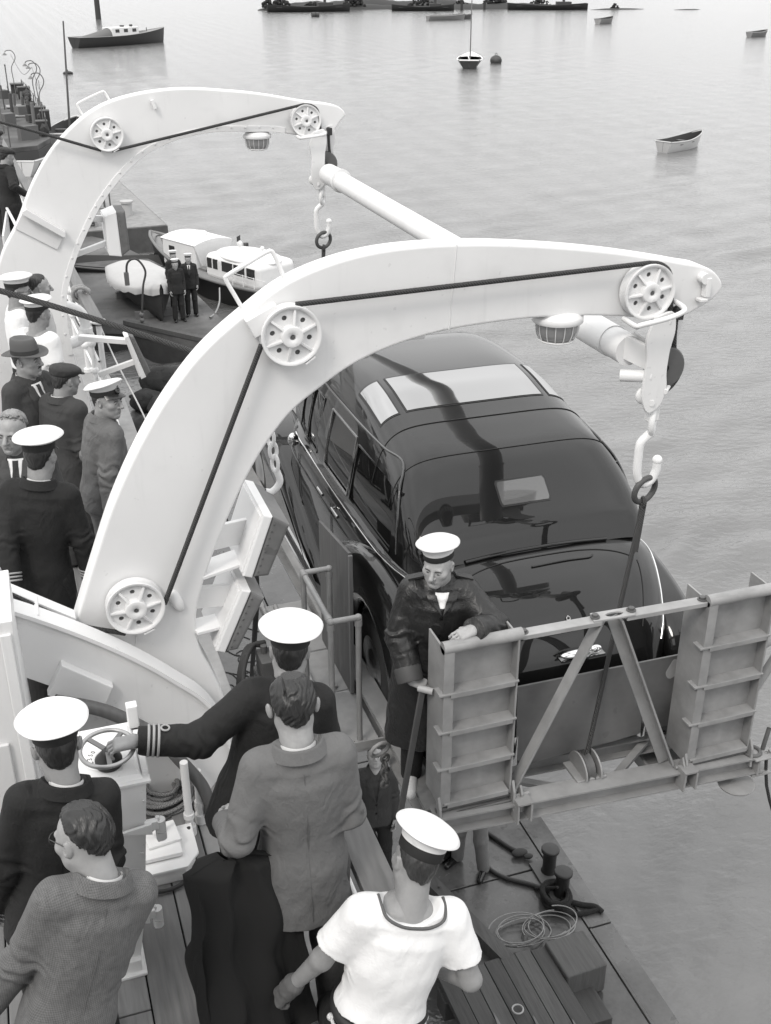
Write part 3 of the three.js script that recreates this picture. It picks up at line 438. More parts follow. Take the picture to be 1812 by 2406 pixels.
{ // pump set with hose, sheave and hook on the platform corner
  const g = thing('pump', 'small pump with a can and thick black hose beside the walkway', 'pump');
  mesh('casing', [box(.18, .16, .2, 1.38, 5.28, -6.62), box(.22, .03, .26, 1.38, 5.18, -6.62), rod([1.42, 5.36, -6.6], [1.42, 5.46, -6.6], .03), rod([1.34, 5.36, -6.66], [1.34, 5.42, -6.66], .025)], steelDark, g);
  mesh('can', [rod([1.42, 5.44, -6.72], [1.42, 5.56, -6.72], .055, .055, 24)], steel, g);
  mesh('lever', [bar([1.42, 5.46, -6.55], [1.47, 5.30, -6.35], .012, .025), bar([1.46, 5.46, -6.55], [1.51, 5.30, -6.35], .012, .025), rod([1.41, 5.44, -6.54], [1.48, 5.44, -6.54], .008)], M(.5, .4, { map: T.dirty }), g);
  for (let i = 0; i < 4; i++) mesh('hose', [tube([[1.36, 5.42 - i * .01, -6.7], [1.25 - i * .012, 5.42, -6.66], [1.13 - i * .012, 5.36 - i * .02, -6.4], [1.10 - i * .01, 5.25, -6.05], [1.2, 5.16, -5.7 + i * .06]], .018, 40, 8)], rubber, g);
  const h = thing('rope_sheave', 'dark grooved wheel lying under the walkway end by the iron ring', 'pulley');
  mesh('wheel', [lathe([[.03, -.05], [.15, -.05], [.16, -.03], [.11, -.015], [.11, .015], [.16, .03], [.15, .05], [.03, .05]], 40).translate(1.51, 5.10, -5.44)], steelDark, h);
  mesh('bearing', [rod([1.51, 5.0, -5.44], [1.51, 5.2, -5.44], .04), box(.26, .04, .08, 1.52, 5.02, -5.36), box(.08, .2, .09, 1.5, 4.9, -5.3)], steelDark, h);
  const r = thing('iron_ring', 'big pale iron ring on a chain above the man in the boiler suit', 'ring');
  mesh('hoop', [ring(.062, .013, 1.80, 5.315, -5.4, .3, .2, 0)], M(.4, .5, { map: T.dirty }), r);
  mesh('chain', [...[0, 1, 2, 3, 4].map((i) => ring(.026, .011, 1.835, 5.235 - i * .052, -5.4, 0, .2 + 1.5 * (i % 2), 0, 18, 8))], steelDark, r);
  const p = thing('canvas_bundle', 'pale stained canvas bundle between steel sheet and outer ramp', 'bundle');
  const rows = []; for (let j = 0; j <= 14; j++) { const v = j / 14; rows.push(Array.from({ length: 25 }, (_, i) => { const a = i / 24 * 6.283, k = Math.pow(Math.sin(Math.PI * Math.min(.999, v * .9 + .08)), .5); const rr2 = 1 + .18 * noise(Math.cos(a) * 2, v * 4, Math.sin(a) * 2); return [3.70 + Math.cos(a) * .15 * k * rr2, 5.05 + v * .5 * rr2, -5.12 + Math.sin(a) * .14 * k * rr2]; })); }
  mesh('cloth', [loft(rows)], M(.36, .9, { map: T.stain, side: THREE.DoubleSide }), p);
  mesh('binding', [ring(.16, .01, 3.70, 5.3, -5.12, Math.PI / 2, 0, 0, 30, 8)], wire, p);
}
// ---------- the limousine ----------
{
  const car = thing('limousine', 'glossy black limousine with glass roof panels seen from behind on the platform', 'car', [2.96, 5.0, 0]);
  const paint = M(.007, .3, { phys: 1, specularIntensity: .15, clearcoat: 1, clearcoatRoughness: .02, ior: 1.5, side: THREE.DoubleSide });
  const dark = M(.012, .55), leather = M(.20, .6), glass = M(.02, .02, { phys: 1, ior: 1.52, clearcoat: 1, clearcoatRoughness: 0 });
  const pale = M(.42, .04, { metalness: 1 });
  // vertical levels in car coordinates (floor 0)
  const yb = 1.33, yd = 1.90; // belt and drip line
  const interp = (T, z) => { if (z >= T[0][0]) return T[0][1]; for (let i = 1; i < T.length; i++) if (z >= T[i][0]) { const [a, A] = T[i - 1], [b, B] = T[i]; const t = (a - z) / (a - b); const m0 = i > 1 ? (T[i - 2][1] - B) / (T[i - 2][0] - b) : (A - B) / (a - b), m1 = i < T.length - 1 ? (A - T[i + 1][1]) / (a - T[i + 1][0]) : (A - B) / (a - b); const h = b - a, t2 = t * t, t3 = t2 * t; return (2 * t3 - 3 * t2 + 1) * A + (t3 - 2 * t2 + t) * h * m0 + (-2 * t3 + 3 * t2) * B + (t3 - t2) * h * m1; } return T[T.length - 1][1]; };
  // ---- greenhouse: roof and rear quarter as one shell; z from the boot (-5.70) to the windscreen (-8.75)
  const TOP = [[-5.66, 1.42], [-5.70, 1.50], [-5.74, 1.575], [-5.82, 1.655], [-5.92, 1.745], [-6.02, 1.83], [-6.12, 1.905], [-6.22, 1.955], [-6.4, 2.0], [-6.6, 2.04], [-6.8, 2.08], [-7.06, 2.125], [-7.5, 2.15], [-8.0, 2.135], [-8.3, 2.08], [-8.55, 2.0], [-8.75, 1.87]];
  const WID = [[-5.66, .74], [-5.72, .79], [-5.8, .83], [-5.95, .86], [-6.2, .875], [-7, .88], [-8, .87], [-8.75, .80]];
  const sec = (z, s) => { // s 0 at roof centre, 1 at belt; returns x, y
    const T = interp(TOP, z), W = interp(WID, z), h = Math.max(.02, T - yb);
    const a = s * Math.PI / 2, n = .31; let x = Math.pow(Math.sin(a), n) * W, y = yb + h * Math.pow(Math.cos(a), n * 1.0);
    const k = Math.min(1, h / .7) * .13; x *= 1 - k * sm(0, .9, (y - yb) / .8); return [x, y];
  };
  // arc-length style parameter: denser rows over the shoulder
  const zs = []; for (let z = -5.66; z > -8.751; z -= z > -6.4 ? .02 : .04) zs.push(z);
  const SN = 60, half = Array.from({ length: SN + 1 }, (_, i) => { const t = i / SN; return Math.pow(t, 1) ; });
  // resample each section evenly by length so that the roof stays smooth
  const section = (z) => { const raw = []; for (let i = 0; i <= 240; i++) { const u = i / 240, s = u < .5 ? .5 * Math.pow(u * 2, 2.6) : 1 - .5 * Math.pow((1 - u) * 2, 2.6); raw.push(sec(z, s)); } const L = [0]; for (let i = 1; i < raw.length; i++) L.push(L[i - 1] + Math.hypot(raw[i][0] - raw[i - 1][0], raw[i][1] - raw[i - 1][1])); const out = []; let k = 0; for (let i = 0; i <= SN; i++) { const l = L[L.length - 1] * half[i]; while (k < L.length - 2 && L[k + 1] < l) k++; const t = (l - L[k]) / Math.max(1e-9, L[k + 1] - L[k]); out.push([lerp(raw[k][0], raw[k + 1][0], t), lerp(raw[k][1], raw[k + 1][1], t)]); } return out; };
  const secs = zs.map(section);
  const rows = secs.map((S, j) => { const r = []; for (let i = SN; i >= 0; i--) r.push([-S[i][0], S[i][1], zs[j]]); for (let i = 1; i <= SN; i++) r.push([S[i][0], S[i][1], zs[j]]); return r; });
  // openings: side windows between rails, rear window, windscreen
  const wins = [[-6.06, -6.92, 1.36, 1.77], [-6.98, -7.58, 1.36, 1.80], [-7.80, -8.12, 1.36, 1.80], [-8.16, -8.42, 1.36, 1.78]];
  const inWin = (x, y, z) => wins.some(([a, b, lo, hi]) => z < a && z > b && y > lo && y < hi && Math.abs(x) > .55);
  const rearWin = (x, y, z) => z > -6.3 && Math.abs(x) < .19 && y > 1.685 && y < 1.80;
  const mid = (i, j) => { const a = rows[j][i], b = rows[j + 1][i + 1], c = rows[j][i + 1]; return [(a[0] + b[0] + c[0]) / 3, (a[1] + b[1] + c[1]) / 3, (a[2] + b[2] + c[2]) / 3]; };
  const shell = loft(rows, false, (i, j) => { const [x, y, z] = mid(i, j); return !inWin(x, y, z); });
  mesh('roof', shell, paint, car);
  // side glass follows the same skin, 12 mm inside
  const glassRows = zs.map((z, j) => secs[j]);
  const sideAt = (z, y) => { const S = section(z); for (let i = SN; i > 0; i--) if (S[i][1] <= y && S[i - 1][1] >= y) { const t = (y - S[i][1]) / Math.max(1e-6, S[i - 1][1] - S[i][1]); return lerp(S[i][0], S[i - 1][0], t); } return .8; };
  for (const sgn of [-1, 1]) for (const [a, b, lo, hi] of wins) {
    const R = []; for (let j = 0; j <= 10; j++) { const z = lerp(a + .02, b - .02, j / 10); R.push(Array.from({ length: 7 }, (_, i) => { const y = lerp(lo - .02, hi + .02, i / 6); return [sgn * (sideAt(z, y) - .012), y, z]; })); }
    mesh('side_window', loft(R), M(.03, .02, { phys: 1, transmission: .75, thickness: 0, ior: 1.5, side: THREE.DoubleSide }), car);
    // bright frame
    const fr = [[a, lo], [a, hi], [b, hi], [b, lo]].map(([z, y]) => [sgn * (sideAt(z, y) + .002), y, z]);
    const f = []; for (let k = 0; k < 4; k++) f.push(bar(fr[k], fr[(k + 1) % 4], .012, .012)); mesh('window_frame', f, k_frame(a), car);
  }
  function k_frame(a) { return a < -6.9 && a > -7.0 ? M(.5, .25, { metalness: .9 }) : paint; }
  // rear window: raised glass on the sloping back, with rim
  const backZ = (y) => { for (let j = 0; j < zs.length - 1; j++) { const T0 = interp(TOP, zs[j]), T1 = interp(TOP, zs[j + 1]); if (T0 <= y && T1 >= y) return lerp(zs[j], zs[j + 1], (y - T0) / (T1 - T0)); } return -6; };
  const patch = (x0, x1, ys, off, r = .2) => { const R = []; for (let j = 0; j <= 8; j++) { const y = lerp(ys[0], ys[1], j / 8), e = Math.min(j, 8 - j) === 0 ? .94 : 1; R.push(Array.from({ length: 9 }, (_, i) => { const x = lerp(x0, x1, i / 8) * e; const z = backZ(y); return [x, y + off * .75, z + off * .65]; })); } return loft(R); };
  mesh('rear_window', patch(-.17, .17, [1.685, 1.795], .006), M(.10, .05, { phys: 1, clearcoat: 1, clearcoatRoughness: .02 }), car);
  mesh('rear_window_rim', patch(-.182, .182, [1.677, 1.803], .003), M(.015, .3), car);
  // roof glass panels, pale blinds under glass
  const roofPatch = (x0, x1, z0, z1, off) => { const R = []; for (let j = 0; j <= 12; j++) { const z = lerp(z0, z1, j / 12), S = section(z); R.push(Array.from({ length: 17 }, (_, i) => { const x = lerp(x0, x1, i / 16), ax = Math.abs(x); let k = 0; while (k < SN - 1 && S[k + 1][0] < ax) k++; const t = (ax - S[k][0]) / Math.max(1e-6, S[k + 1][0] - S[k][0]); return [x, lerp(S[k][1], S[k + 1][1], Math.min(1, Math.max(0, t))) + off, z]; })); } return loft(R); };
  for (const [x0, x1, n] of [[-.51, .51, 'roof_glass'], [-.70, -.575, 'roof_side_glass'], [.575, .70, 'roof_side_glass']]) {
    const z0 = -6.73, z1 = -7.2;
    mesh(n, roofPatch(x0, x1, z0, z1, .006), pale, car);
    mesh('glass_gasket', roofPatch(x0 - .012, x1 + .012, z0 + .014, z1 - .018, .003), M(.01, .5), car);
  }
  // roof seams and drip rails
  const seamX = (z, off = .003) => { const S = section(z); const p = []; for (let i = SN - 14; i >= 0; i -= 2) p.push([-S[i][0], S[i][1] + off, z]); for (let i = 2; i <= SN - 14; i += 2) p.push([S[i][0], S[i][1] + off, z]); return p; };
  mesh('roof_seam', [tube(seamX(-6.54), .0035, 80, 6), tube(seamX(-6.18), .003, 80, 6)], M(.008, .4), car);
  for (const s of [-1, 1]) {
    const p = []; for (let z = -8.5; z <= -6.25; z += .25) p.push([s * (sideAt(z, yd) + .006), yd, z]);
    p.push([s * (sideAt(-6.12, 1.78) + .006), 1.78, -6.10], [s * (sideAt(-6.0, 1.62) + .006), 1.60, -5.99], [s * (sideAt(-5.95, 1.45) + .006), 1.40, -5.95]);
    mesh('drip_rail', [tube(p, .009, 70, 8)], M(.02, .12, { phys: 1, clearcoat: 1 }), car);
  }
  mesh('roof_lamp', [ball(.05, -.02, 2.11, -8.25, 1.3, .45, .8), rod([-.02, 2.06, -8.25], [-.02, 2.1, -8.25], .03)], chrome, car);
  mesh('roof_shield', [box(.3, .16, .03, .1, 2.13, -8.42, -.3)], M(.5, .2, { metalness: .8 }), car);
  // ---- lower body: cowl to tail
  const BT = [[-5.0, .78], [-5.03, .93], [-5.08, 1.04], [-5.16, 1.16], [-5.3, 1.27], [-5.45, 1.36], [-5.6, 1.42], [-5.75, 1.43], [-6.0, 1.39], [-6.4, 1.345], [-8.5, 1.345], [-8.9, 1.33], [-9.6, 1.27], [-10.4, 1.18], [-10.62, 1.1], [-10.66, .9]];
  const BW = [[-5.0, .42], [-5.03, .56], [-5.08, .64], [-5.16, .71], [-5.3, .775], [-5.45, .82], [-5.7, .87], [-6.1, .90], [-7, .91], [-8, .90], [-8.7, .86], [-9.2, .66], [-10, .45], [-10.62, .33], [-10.66, .28]];
  const bz = []; for (let z = -5.0; z > -10.67; z -= z > -5.9 ? .02 : .06) bz.push(z);
  const body = bz.map((z) => { const T = interp(BT, z), W = interp(BW, z), lo = .32, r = []; const tail = sm(-5.6, -5.05, z); const N = 64;
    for (let i = 0; i <= N; i++) { const u = i / N * 2 - 1, au = Math.abs(u), sg = Math.sign(u); let x, y; if (au < .5) { const a = au / .5; const q = Math.PI / 2 * Math.pow(a, 1.0); x = Math.pow(Math.sin(q), .5) * W; y = T - (T - (T - .34 - .12 * tail)) * (1 - Math.pow(Math.cos(q), .5)); } else { const a = (au - .5) / .5; y = lerp(T - .34 - .12 * tail, lo, a); x = W * (1 - .05 * a - tail * .12 * a * a) + .012 * Math.sin(a * 3.14); } r.push([sg * x, y, z]); } return r; });
  mesh('body', loft(body), paint, car);
  mesh('tail_panel', [xf(new THREE.CircleGeometry(.44, 40).scale(1, .62, 1), 0, .56, -4.999)], paint, car);
  // boot lid seam and hinge ridge, boot handle, number-plate lamp, crest
  const bodyY = (x, z) => { const W = interp(BW, z), T = interp(BT, z), tail = sm(-5.6, -5.05, z), s = Math.min(1, Math.abs(x) / W), q = Math.asin(Math.pow(s, 2)); return T - (.34 + .12 * tail) * (1 - Math.pow(Math.cos(q), .5)); };
  const onBody = (x, z, o = .002) => [x, bodyY(x, z) + o, z];
  const lid = []; for (let i = 0; i <= 24; i++) { const x = -.62 + i / 24 * 1.24; lid.push(onBody(x, -5.60 + .10 * Math.pow(Math.abs(x) / .62, 3))); }
  mesh('boot_seam', [tube(lid, .004, 60, 6)], M(.006, .4), car);
  for (const s of [-1, 1]) { const p = []; for (let i = 0; i <= 16; i++) { const z = -5.48 + .36 * (i / 16); p.push(onBody(s * lerp(.64, .50, Math.pow(i / 16, 1.5)), z)); } mesh('boot_seam', [tube(p, .0035, 40, 6)], M(.006, .4), car); }
  mesh('boot_hinge', [tube([onBody(-.5, -5.655, .012), onBody(-.25, -5.665, .014), onBody(0, -5.67, .014), onBody(.25, -5.665, .014), onBody(.5, -5.655, .012)], .012, 40, 10)], paint, car);
  mesh('wiper_strip', [tube([onBody(-.1, -5.52, .006), onBody(.15, -5.525, .006), onBody(.3, -5.52, .006), onBody(.34, -5.535, .006)], .006, 30, 8)], paint, car);
  const hz = -5.058;
  mesh('boot_handle', [xf(ball(.05, 0, 0, 0, 2.1, .55, .7), -.02, 1.04, -5.02), xf(ball(.035, 0, 0, 0, 1.2, .7, .8), .12, 1.045, -5.03), box(.30, .012, .05, .03, 1.005, -5.03)], chrome, car);
  { const g = new THREE.Group(); g.name = 'crest'; car.add(g); g.position.set(0, bodyY(0, -5.16) + .004, -5.16); g.rotation.x = -.95 + Math.PI / 2 - .25; const em = M(.5, .35, { metalness: .5 }); g.rotation.set(-.62, 0, 0);
    mesh('garter', [ring(.024, .004, 0, 0, 0, 0, 0, 0, 28, 6)], em, g); mesh('crown', [ring(.012, .003, 0, .038, 0, 0, 0, 0, 18, 6), box(.026, .006, .004, 0, .028, 0), ball(.004, 0, .053, 0), box(.004, .03, .003, 0, .004, 0), box(.014, .004, .003, 0, .008, 0), box(.018, .004, .003, 0, -.008, 0)], em, g); mesh('ribbon', [tube([[-.018, -.026, 0], [0, -.032, 0], [.018, -.026, 0]], .003, 12, 6)], em, g); }
  // chrome belt mouldings
  for (const s of [-1, 1]) {
    const p = []; for (let z = -8.9; z <= -5.75; z += .15) p.push([s * (Math.max(interp(BW, z), .3) - .005), 1.19, z]);
    const q = p.map(([x, y, z]) => [x * .985, 1.33, z]);
    const r = []; for (let z = -8.6; z <= -5.42; z += .12) { const W = interp(BW, z); r.push([s * (W * .96), Math.min(bodyY(W * .96, z) + .004, 1.345), z]); }
    for (let z = -5.36; z <= -5.12; z += .06) { const W = interp(BW, z); r.push([s * W * .955, bodyY(W * .955, z) + .004, z]); }
    mesh('belt_moulding', [tube(r, .0065, 120, 8)], chrome, car);
    mesh('waist_crease', [tube(p.map(([x, y, z]) => [x + s * .008, 1.06, z]), .006, 90, 6)], paint, car);
    for (const z of [-7.30, -6.42, -8.3]) mesh('door_seam', [tube([[s * (interp(BW, z) + .003), 1.15, z], [s * (interp(BW, z) + .004), .8, z], [s * (interp(BW, z) - .02), .42, z]], .003, 12, 6)], M(.005, .5), car);
    mesh('door_handle', [rod([s * .935, 1.16, -7.20], [s * .935, 1.16, -7.04], .012), rod([s * .90, 1.16, -7.2], [s * .94, 1.16, -7.2], .009), rod([s * .935, 1.16, -7.44], [s * .935, 1.16, -7.58], .012)], chrome, car);
    mesh('wing_mirror', [ball(.06, s * .93, 1.26, -8.35, .8, 1, .6), rod([s * .88, 1.2, -8.4], [s * .93, 1.24, -8.36], .012)], chrome, car);
    // rear wing: shaped side profile with a wheel arch, rounded by a deep bevel
    const W = [[-4.96, .42], [-4.97, .62], [-5.02, .80], [-5.12, .95], [-5.3, 1.07], [-5.6, 1.18], [-5.95, 1.235], [-6.3, 1.23], [-6.7, 1.13], [-7.05, .95], [-7.3, .75], [-7.42, .55], [-7.45, .36], [-7.1, .34]];
    const arch = Array.from({ length: 14 }, (_, i) => { const a = -.25 + (Math.PI + .5) * i / 13; return [-6.22 - .44 * Math.cos(a), .36 + .46 * Math.sin(a)]; });
    const prof = [...smooth2(W, 50), ...arch];
    const mk = (P, d, bv, x) => extr(poly(P.map(([z, y]) => [-z, y])), d, bv, 8).rotateY(Math.PI / 2).translate(x, 0, 0);
    mesh('rear_wing', [toCreasedNormals(mk(prof.slice().reverse(), .30, .10, s > 0 ? .69 : -.99), .7)], paint, car);
    const F = [[-7.2, .30], [-7.6, .42], [-8.0, .62], [-8.5, .84], [-9.0, .98], [-9.5, 1.05], [-9.9, 1.04], [-10.3, .93], [-10.6, .7], [-10.72, .45], [-10.6, .35]];
    const arch2 = Array.from({ length: 14 }, (_, i) => { const a = Math.PI + .2 - (Math.PI + .4) * i / 13; return [-9.72 + .44 * Math.cos(a) * 1, .36 + .44 * Math.sin(a)]; });
    mesh('front_wing', [toCreasedNormals(mk([...smooth2(F, 50), ...arch2], .42, .12, s > 0 ? .58 : -1.0), .7)], paint, car);
    mesh('running_board', [box(.24, .04, 2.0, s * .90, .32, -8.0)], M(.03, .5), car);
    mesh('running_board_trim', [box(.012, .03, 2.0, s * 1.022, .325, -8.0)], chrome, car);
    for (const z of [-6.22, -9.72]) {
      const w = mesh('wheel', [lathe([[.2, -.09], [.33, -.10], [.375, -.07], [.39, 0], [.375, .07], [.33, .10], [.2, .09]], 48).rotateZ(Math.PI / 2)], rubber, car); w.position.set(s * .855, .40, z);
      mesh('wheel_disc', [lathe([[0, .115], [.06, .112], [.10, .1], [.12, .09], [.24, .088], [.265, .075]], 40).rotateZ(-s * Math.PI / 2)], M(.7, .28, { metalness: 1 }), w);
    }
    mesh('tail_lamp', [xf(ball(.045, 0, 0, 0, .8, 1.5, 1), s * .91, .93, -5.14), ring(.045, .012, s * .91, .97, -5.10, .3, 0, 0, 24, 8)], chrome, car);
    mesh('overrider', [rod([s * .45, .38, -4.93], [s * .45, .6, -4.93], .03), rod([s * .45, .38, -4.93], [s * .46, .38, -5.1], .02)], chrome, car);
  }
  mesh('bumper', [tube([[-.98, .48, -5.2], [-.9, .48, -5.02], [-.5, .48, -4.955], [0, .48, -4.945], [.5, .48, -4.955], [.9, .48, -5.02], [.98, .48, -5.2]], .04, 60, 10)], chrome, car);
  mesh('floor', [box(1.7, .06, 5.4, 0, .33, -7.9)], dark, car);
  // interior seen through the side windows
  mesh('rear_seat', [box(1.3, .18, .5, 0, .78, -6.35, 0, 0, 0, .05), box(1.3, .62, .16, 0, 1.1, -6.06, .2, 0, 0, .05)], leather, car);
  mesh('front_seat', [box(1.3, .18, .5, 0, .78, -8.0, 0, 0, 0, .05), box(1.3, .6, .14, 0, 1.1, -7.7, .15, 0, 0, .05)], leather, car);
  mesh('division', [box(1.42, .62, .03, 0, 1.06, -7.62)], M(.34, .4, { map: T.wood }), car);
  mesh('headlining', [box(1.2, .02, 2.2, 0, 1.86, -7.4)], M(.55, .9), car);
  mesh('windscreen', [xf(box(1.35, .48, .012, 0, 0, 0), 0, 1.6, -8.74, .35)], M(.03, .02, { phys: 1, transmission: .7, thickness: 0 }), car);
  mesh('bonnet_trim', [tube([[0, 1.345, -8.9], [0, 1.29, -9.6], [0, 1.2, -10.4]], .008, 20, 8)], chrome, car);
}
// ---------- people: distance fields on a grid, meshed as one smooth skin ----------
class Field {
  constructor(lo, hi, h) { this.h = h; this.lo = lo; this.n = [0, 1, 2].map((i) => Math.ceil((hi[i] - lo[i]) / h) + 3); this.a = new Float32Array(this.n[0] * this.n[1] * this.n[2]).fill(1); }
  // combine a distance function over a box: op 0 union, 1 subtract, 2 intersect (whole grid)
  put(lo, hi, k, f, op = 0) {
    const { h, n, a } = this, m = k + 2 * h, s = [0, 1, 2].map((i) => Math.max(0, Math.floor((lo[i] - m - this.lo[i]) / h))), e = [0, 1, 2].map((i) => Math.min(n[i] - 1, Math.ceil((hi[i] + m - this.lo[i]) / h)));
    for (let z = s[2]; z <= e[2]; z++) for (let y = s[1]; y <= e[1]; y++) for (let x = s[0]; x <= e[0]; x++) {
      const i = (z * n[1] + y) * n[0] + x, d = f(this.lo[0] + x * h, this.lo[1] + y * h, this.lo[2] + z * h), o = a[i];
      if (op === 0) { const t = Math.max(k - Math.abs(o - d), 0) / (k || 1); a[i] = Math.min(o, d) - t * t * k * .25; }
      else { const q = op === 1 ? -d : d, t = Math.max(k - Math.abs(o - q), 0) / (k || 1); a[i] = Math.max(o, q) + t * t * k * .25; }
    }
  }
  each(f) { const { h, n, a } = this; for (let z = 0, i = 0; z < n[2]; z++) for (let y = 0; y < n[1]; y++) for (let x = 0; x < n[0]; x++, i++) if (Math.abs(a[i]) < 4 * h + .02) a[i] = f(a[i], this.lo[0] + x * h, this.lo[1] + y * h, this.lo[2] + z * h); }
  mesh() { // surface nets
    const { h, n, a, lo } = this, [nx, ny, nz] = n, vid = new Int32Array(a.length).fill(-1), pos = [], nor = [], idx = [], st = [1, nx, nx * ny], off = []; for (let c = 0; c < 8; c++) off.push((c & 1) * st[0] + ((c >> 1) & 1) * st[1] + (c >> 2) * st[2]);
    const E = [[0, 1], [2, 3], [4, 5], [6, 7], [0, 2], [1, 3], [4, 6], [5, 7], [0, 4], [1, 5], [2, 6], [3, 7]];
    for (let z = 0; z < nz - 1; z++) for (let y = 0; y < ny - 1; y++) for (let x = 0; x < nx - 1; x++) {
      const b = (z * ny + y) * nx + x; let mask = 0; for (let c = 0; c < 8; c++) if (a[b + off[c]] < 0) mask |= 1 << c;
      if (mask === 0 || mask === 255) continue;
      let sx = 0, sy = 0, sz = 0, k = 0;
      for (const [p, q] of E) { if (((mask >> p) & 1) === ((mask >> q) & 1)) continue; const A = a[b + off[p]], B = a[b + off[q]], t = A / (A - B); sx += lerp(p & 1, q & 1, t); sy += lerp((p >> 1) & 1, (q >> 1) & 1, t); sz += lerp(p >> 2, q >> 2, t); k++; }
      vid[b] = pos.length / 3; sx /= k; sy /= k; sz /= k; pos.push(lo[0] + (x + sx) * h, lo[1] + (y + sy) * h, lo[2] + (z + sz) * h);
      const g = (i, j) => { let d = 0; for (let c = 0; c < 8; c++) { const w = [(c & 1), (c >> 1) & 1, c >> 2], ww = [sx, sy, sz]; let m = 1; for (let q = 0; q < 3; q++) if (q !== i) m *= w[q] ? ww[q] : 1 - ww[q]; d += (w[i] ? 1 : -1) * m * a[b + off[c]]; } return d; };
      const gx = g(0), gy = g(1), gz = g(2), l = Math.hypot(gx, gy, gz) || 1; nor.push(gx / l, gy / l, gz / l);
    }
    for (let z = 1; z < nz - 1; z++) for (let y = 1; y < ny - 1; y++) for (let x = 1; x < nx - 1; x++) {
      const b = (z * ny + y) * nx + x, s = a[b] < 0;
      for (let d = 0; d < 3; d++) { if (s === (a[b + st[d]] < 0)) continue; const u = st[(d + 1) % 3], v = st[(d + 2) % 3], q = [vid[b - u - v], vid[b - v], vid[b], vid[b - u]]; if (q.some((i) => i < 0)) continue; if (s) idx.push(q[0], q[1], q[2], q[0], q[2], q[3]); else idx.push(q[0], q[2], q[1], q[0], q[3], q[2]); }
    }
    const g = new THREE.BufferGeometry(); g.setAttribute('position', new THREE.Float32BufferAttribute(pos, 3)); g.setAttribute('normal', new THREE.Float32BufferAttribute(nor, 3)); g.setIndex(idx); return g;
  }
}
// primitives: capsule {a,b,r,s}, ellipsoid {c,R,q}, profile {secs:[y,rx,rz,zo],M}; each may carry k, op, cut:[point,normal]
function build(prims, h, shape) {
  const lo = [9, 9, 9], hi = [-9, -9, -9];
  for (const p of prims) {
    if (p.a) { const m = Math.max(p.r, p.s ?? p.r); p.lo = [0, 1, 2].map((i) => Math.min(p.a[i], p.b[i]) - m); p.hi = [0, 1, 2].map((i) => Math.max(p.a[i], p.b[i]) + m); }
    else if (p.R) { const m = p.e || p.q ? Math.max(...p.R) : 0; p.lo = p.c.map((v, i) => v - (m || p.R[i])); p.hi = p.c.map((v, i) => v + (m || p.R[i])); }
    else if (p.secs) { const y0 = p.secs[0][0], y1 = p.secs[p.secs.length - 1][0], m = Math.max(...p.secs.map((s) => Math.max(s[1], s[2] + Math.abs(s[3] || 0)))); p.lo = [9, 9, 9]; p.hi = [-9, -9, -9]; for (const y of [y0, y1]) for (const x of [-m, m]) for (const z of [-m, m]) { const v = V(x, y, z); if (p.M) v.applyMatrix4(p.M); v.toArray().forEach((t, i) => { p.lo[i] = Math.min(p.lo[i], t); p.hi[i] = Math.max(p.hi[i], t); }); } }
    if (!p.op) for (let i = 0; i < 3; i++) { lo[i] = Math.min(lo[i], p.lo[i] - .02); hi[i] = Math.max(hi[i], p.hi[i] + .02); }
  }
  const F = new Field(lo, hi, h);
  for (const p of prims) {
    let f;
    if (p.a) { const [ax, ay, az] = p.a, bx = p.b[0] - ax, by = p.b[1] - ay, bz = p.b[2] - az, L = bx * bx + by * by + bz * bz || 1e-9, r = p.r, s = p.s ?? p.r; f = (x, y, z) => { const px = x - ax, py = y - ay, pz = z - az, t = Math.min(1, Math.max(0, (px * bx + py * by + pz * bz) / L)); return Math.hypot(px - t * bx, py - t * by, pz - t * bz) - r - (s - r) * t; }; }
    else if (p.R) { const [cx, cy, cz] = p.c, [A, B, C] = p.R, q = p.e ? new THREE.Matrix3().setFromMatrix4(new THREE.Matrix4().makeRotationFromEuler(new THREE.Euler(...p.e)).invert()).elements : null; f = (x, y, z) => { x -= cx; y -= cy; z -= cz; if (q) { const X = q[0] * x + q[3] * y + q[6] * z, Y = q[1] * x + q[4] * y + q[7] * z; z = q[2] * x + q[5] * y + q[8] * z; x = X; y = Y; } const k0 = Math.hypot(x / A, y / B, z / C), k1 = Math.hypot(x / A / A, y / B / B, z / C / C); return k1 < 1e-6 ? -Math.min(A, B, C) : k0 * (k0 - 1) / k1; }; }
    else if (p.secs) { const S = p.secs, I = p.M ? p.M.clone().invert().elements : null, y0 = S[0][0], y1 = S[S.length - 1][0], pw = p.pow || 2.3; f = (x, y, z) => { if (I) { const X = I[0] * x + I[4] * y + I[8] * z + I[12], Y = I[1] * x + I[5] * y + I[9] * z + I[13]; z = I[2] * x + I[6] * y + I[10] * z + I[14]; x = X; y = Y; } let i = 1; while (i < S.length - 1 && S[i][0] < y) i++; const A = S[i - 1], B = S[i], t = Math.min(1, Math.max(0, (y - A[0]) / (B[0] - A[0]))), u = t * t * (3 - 2 * t), rx = lerp(A[1], B[1], u), rz = lerp(A[2], B[2], u); z -= lerp(A[3] || 0, B[3] || 0, u); const q = Math.pow(Math.pow(Math.abs(x / rx), pw) + Math.pow(Math.abs(z / rz), pw), 1 / pw); return Math.max((q - 1) * Math.min(rx, rz) * .92, y - y1, y0 - y); }; }
    else f = p.f;
    if (p.cut) { const g = f, [P, N] = p.cut; f = (x, y, z) => Math.max(g(x, y, z), (x - P[0]) * N[0] + (y - P[1]) * N[1] + (z - P[2]) * N[2]); }
    F.put(p.lo || lo, p.hi || hi, p.k ?? .03, f, p.op || 0);
  }
  if (shape) F.each(shape);
  return F.mesh();
}
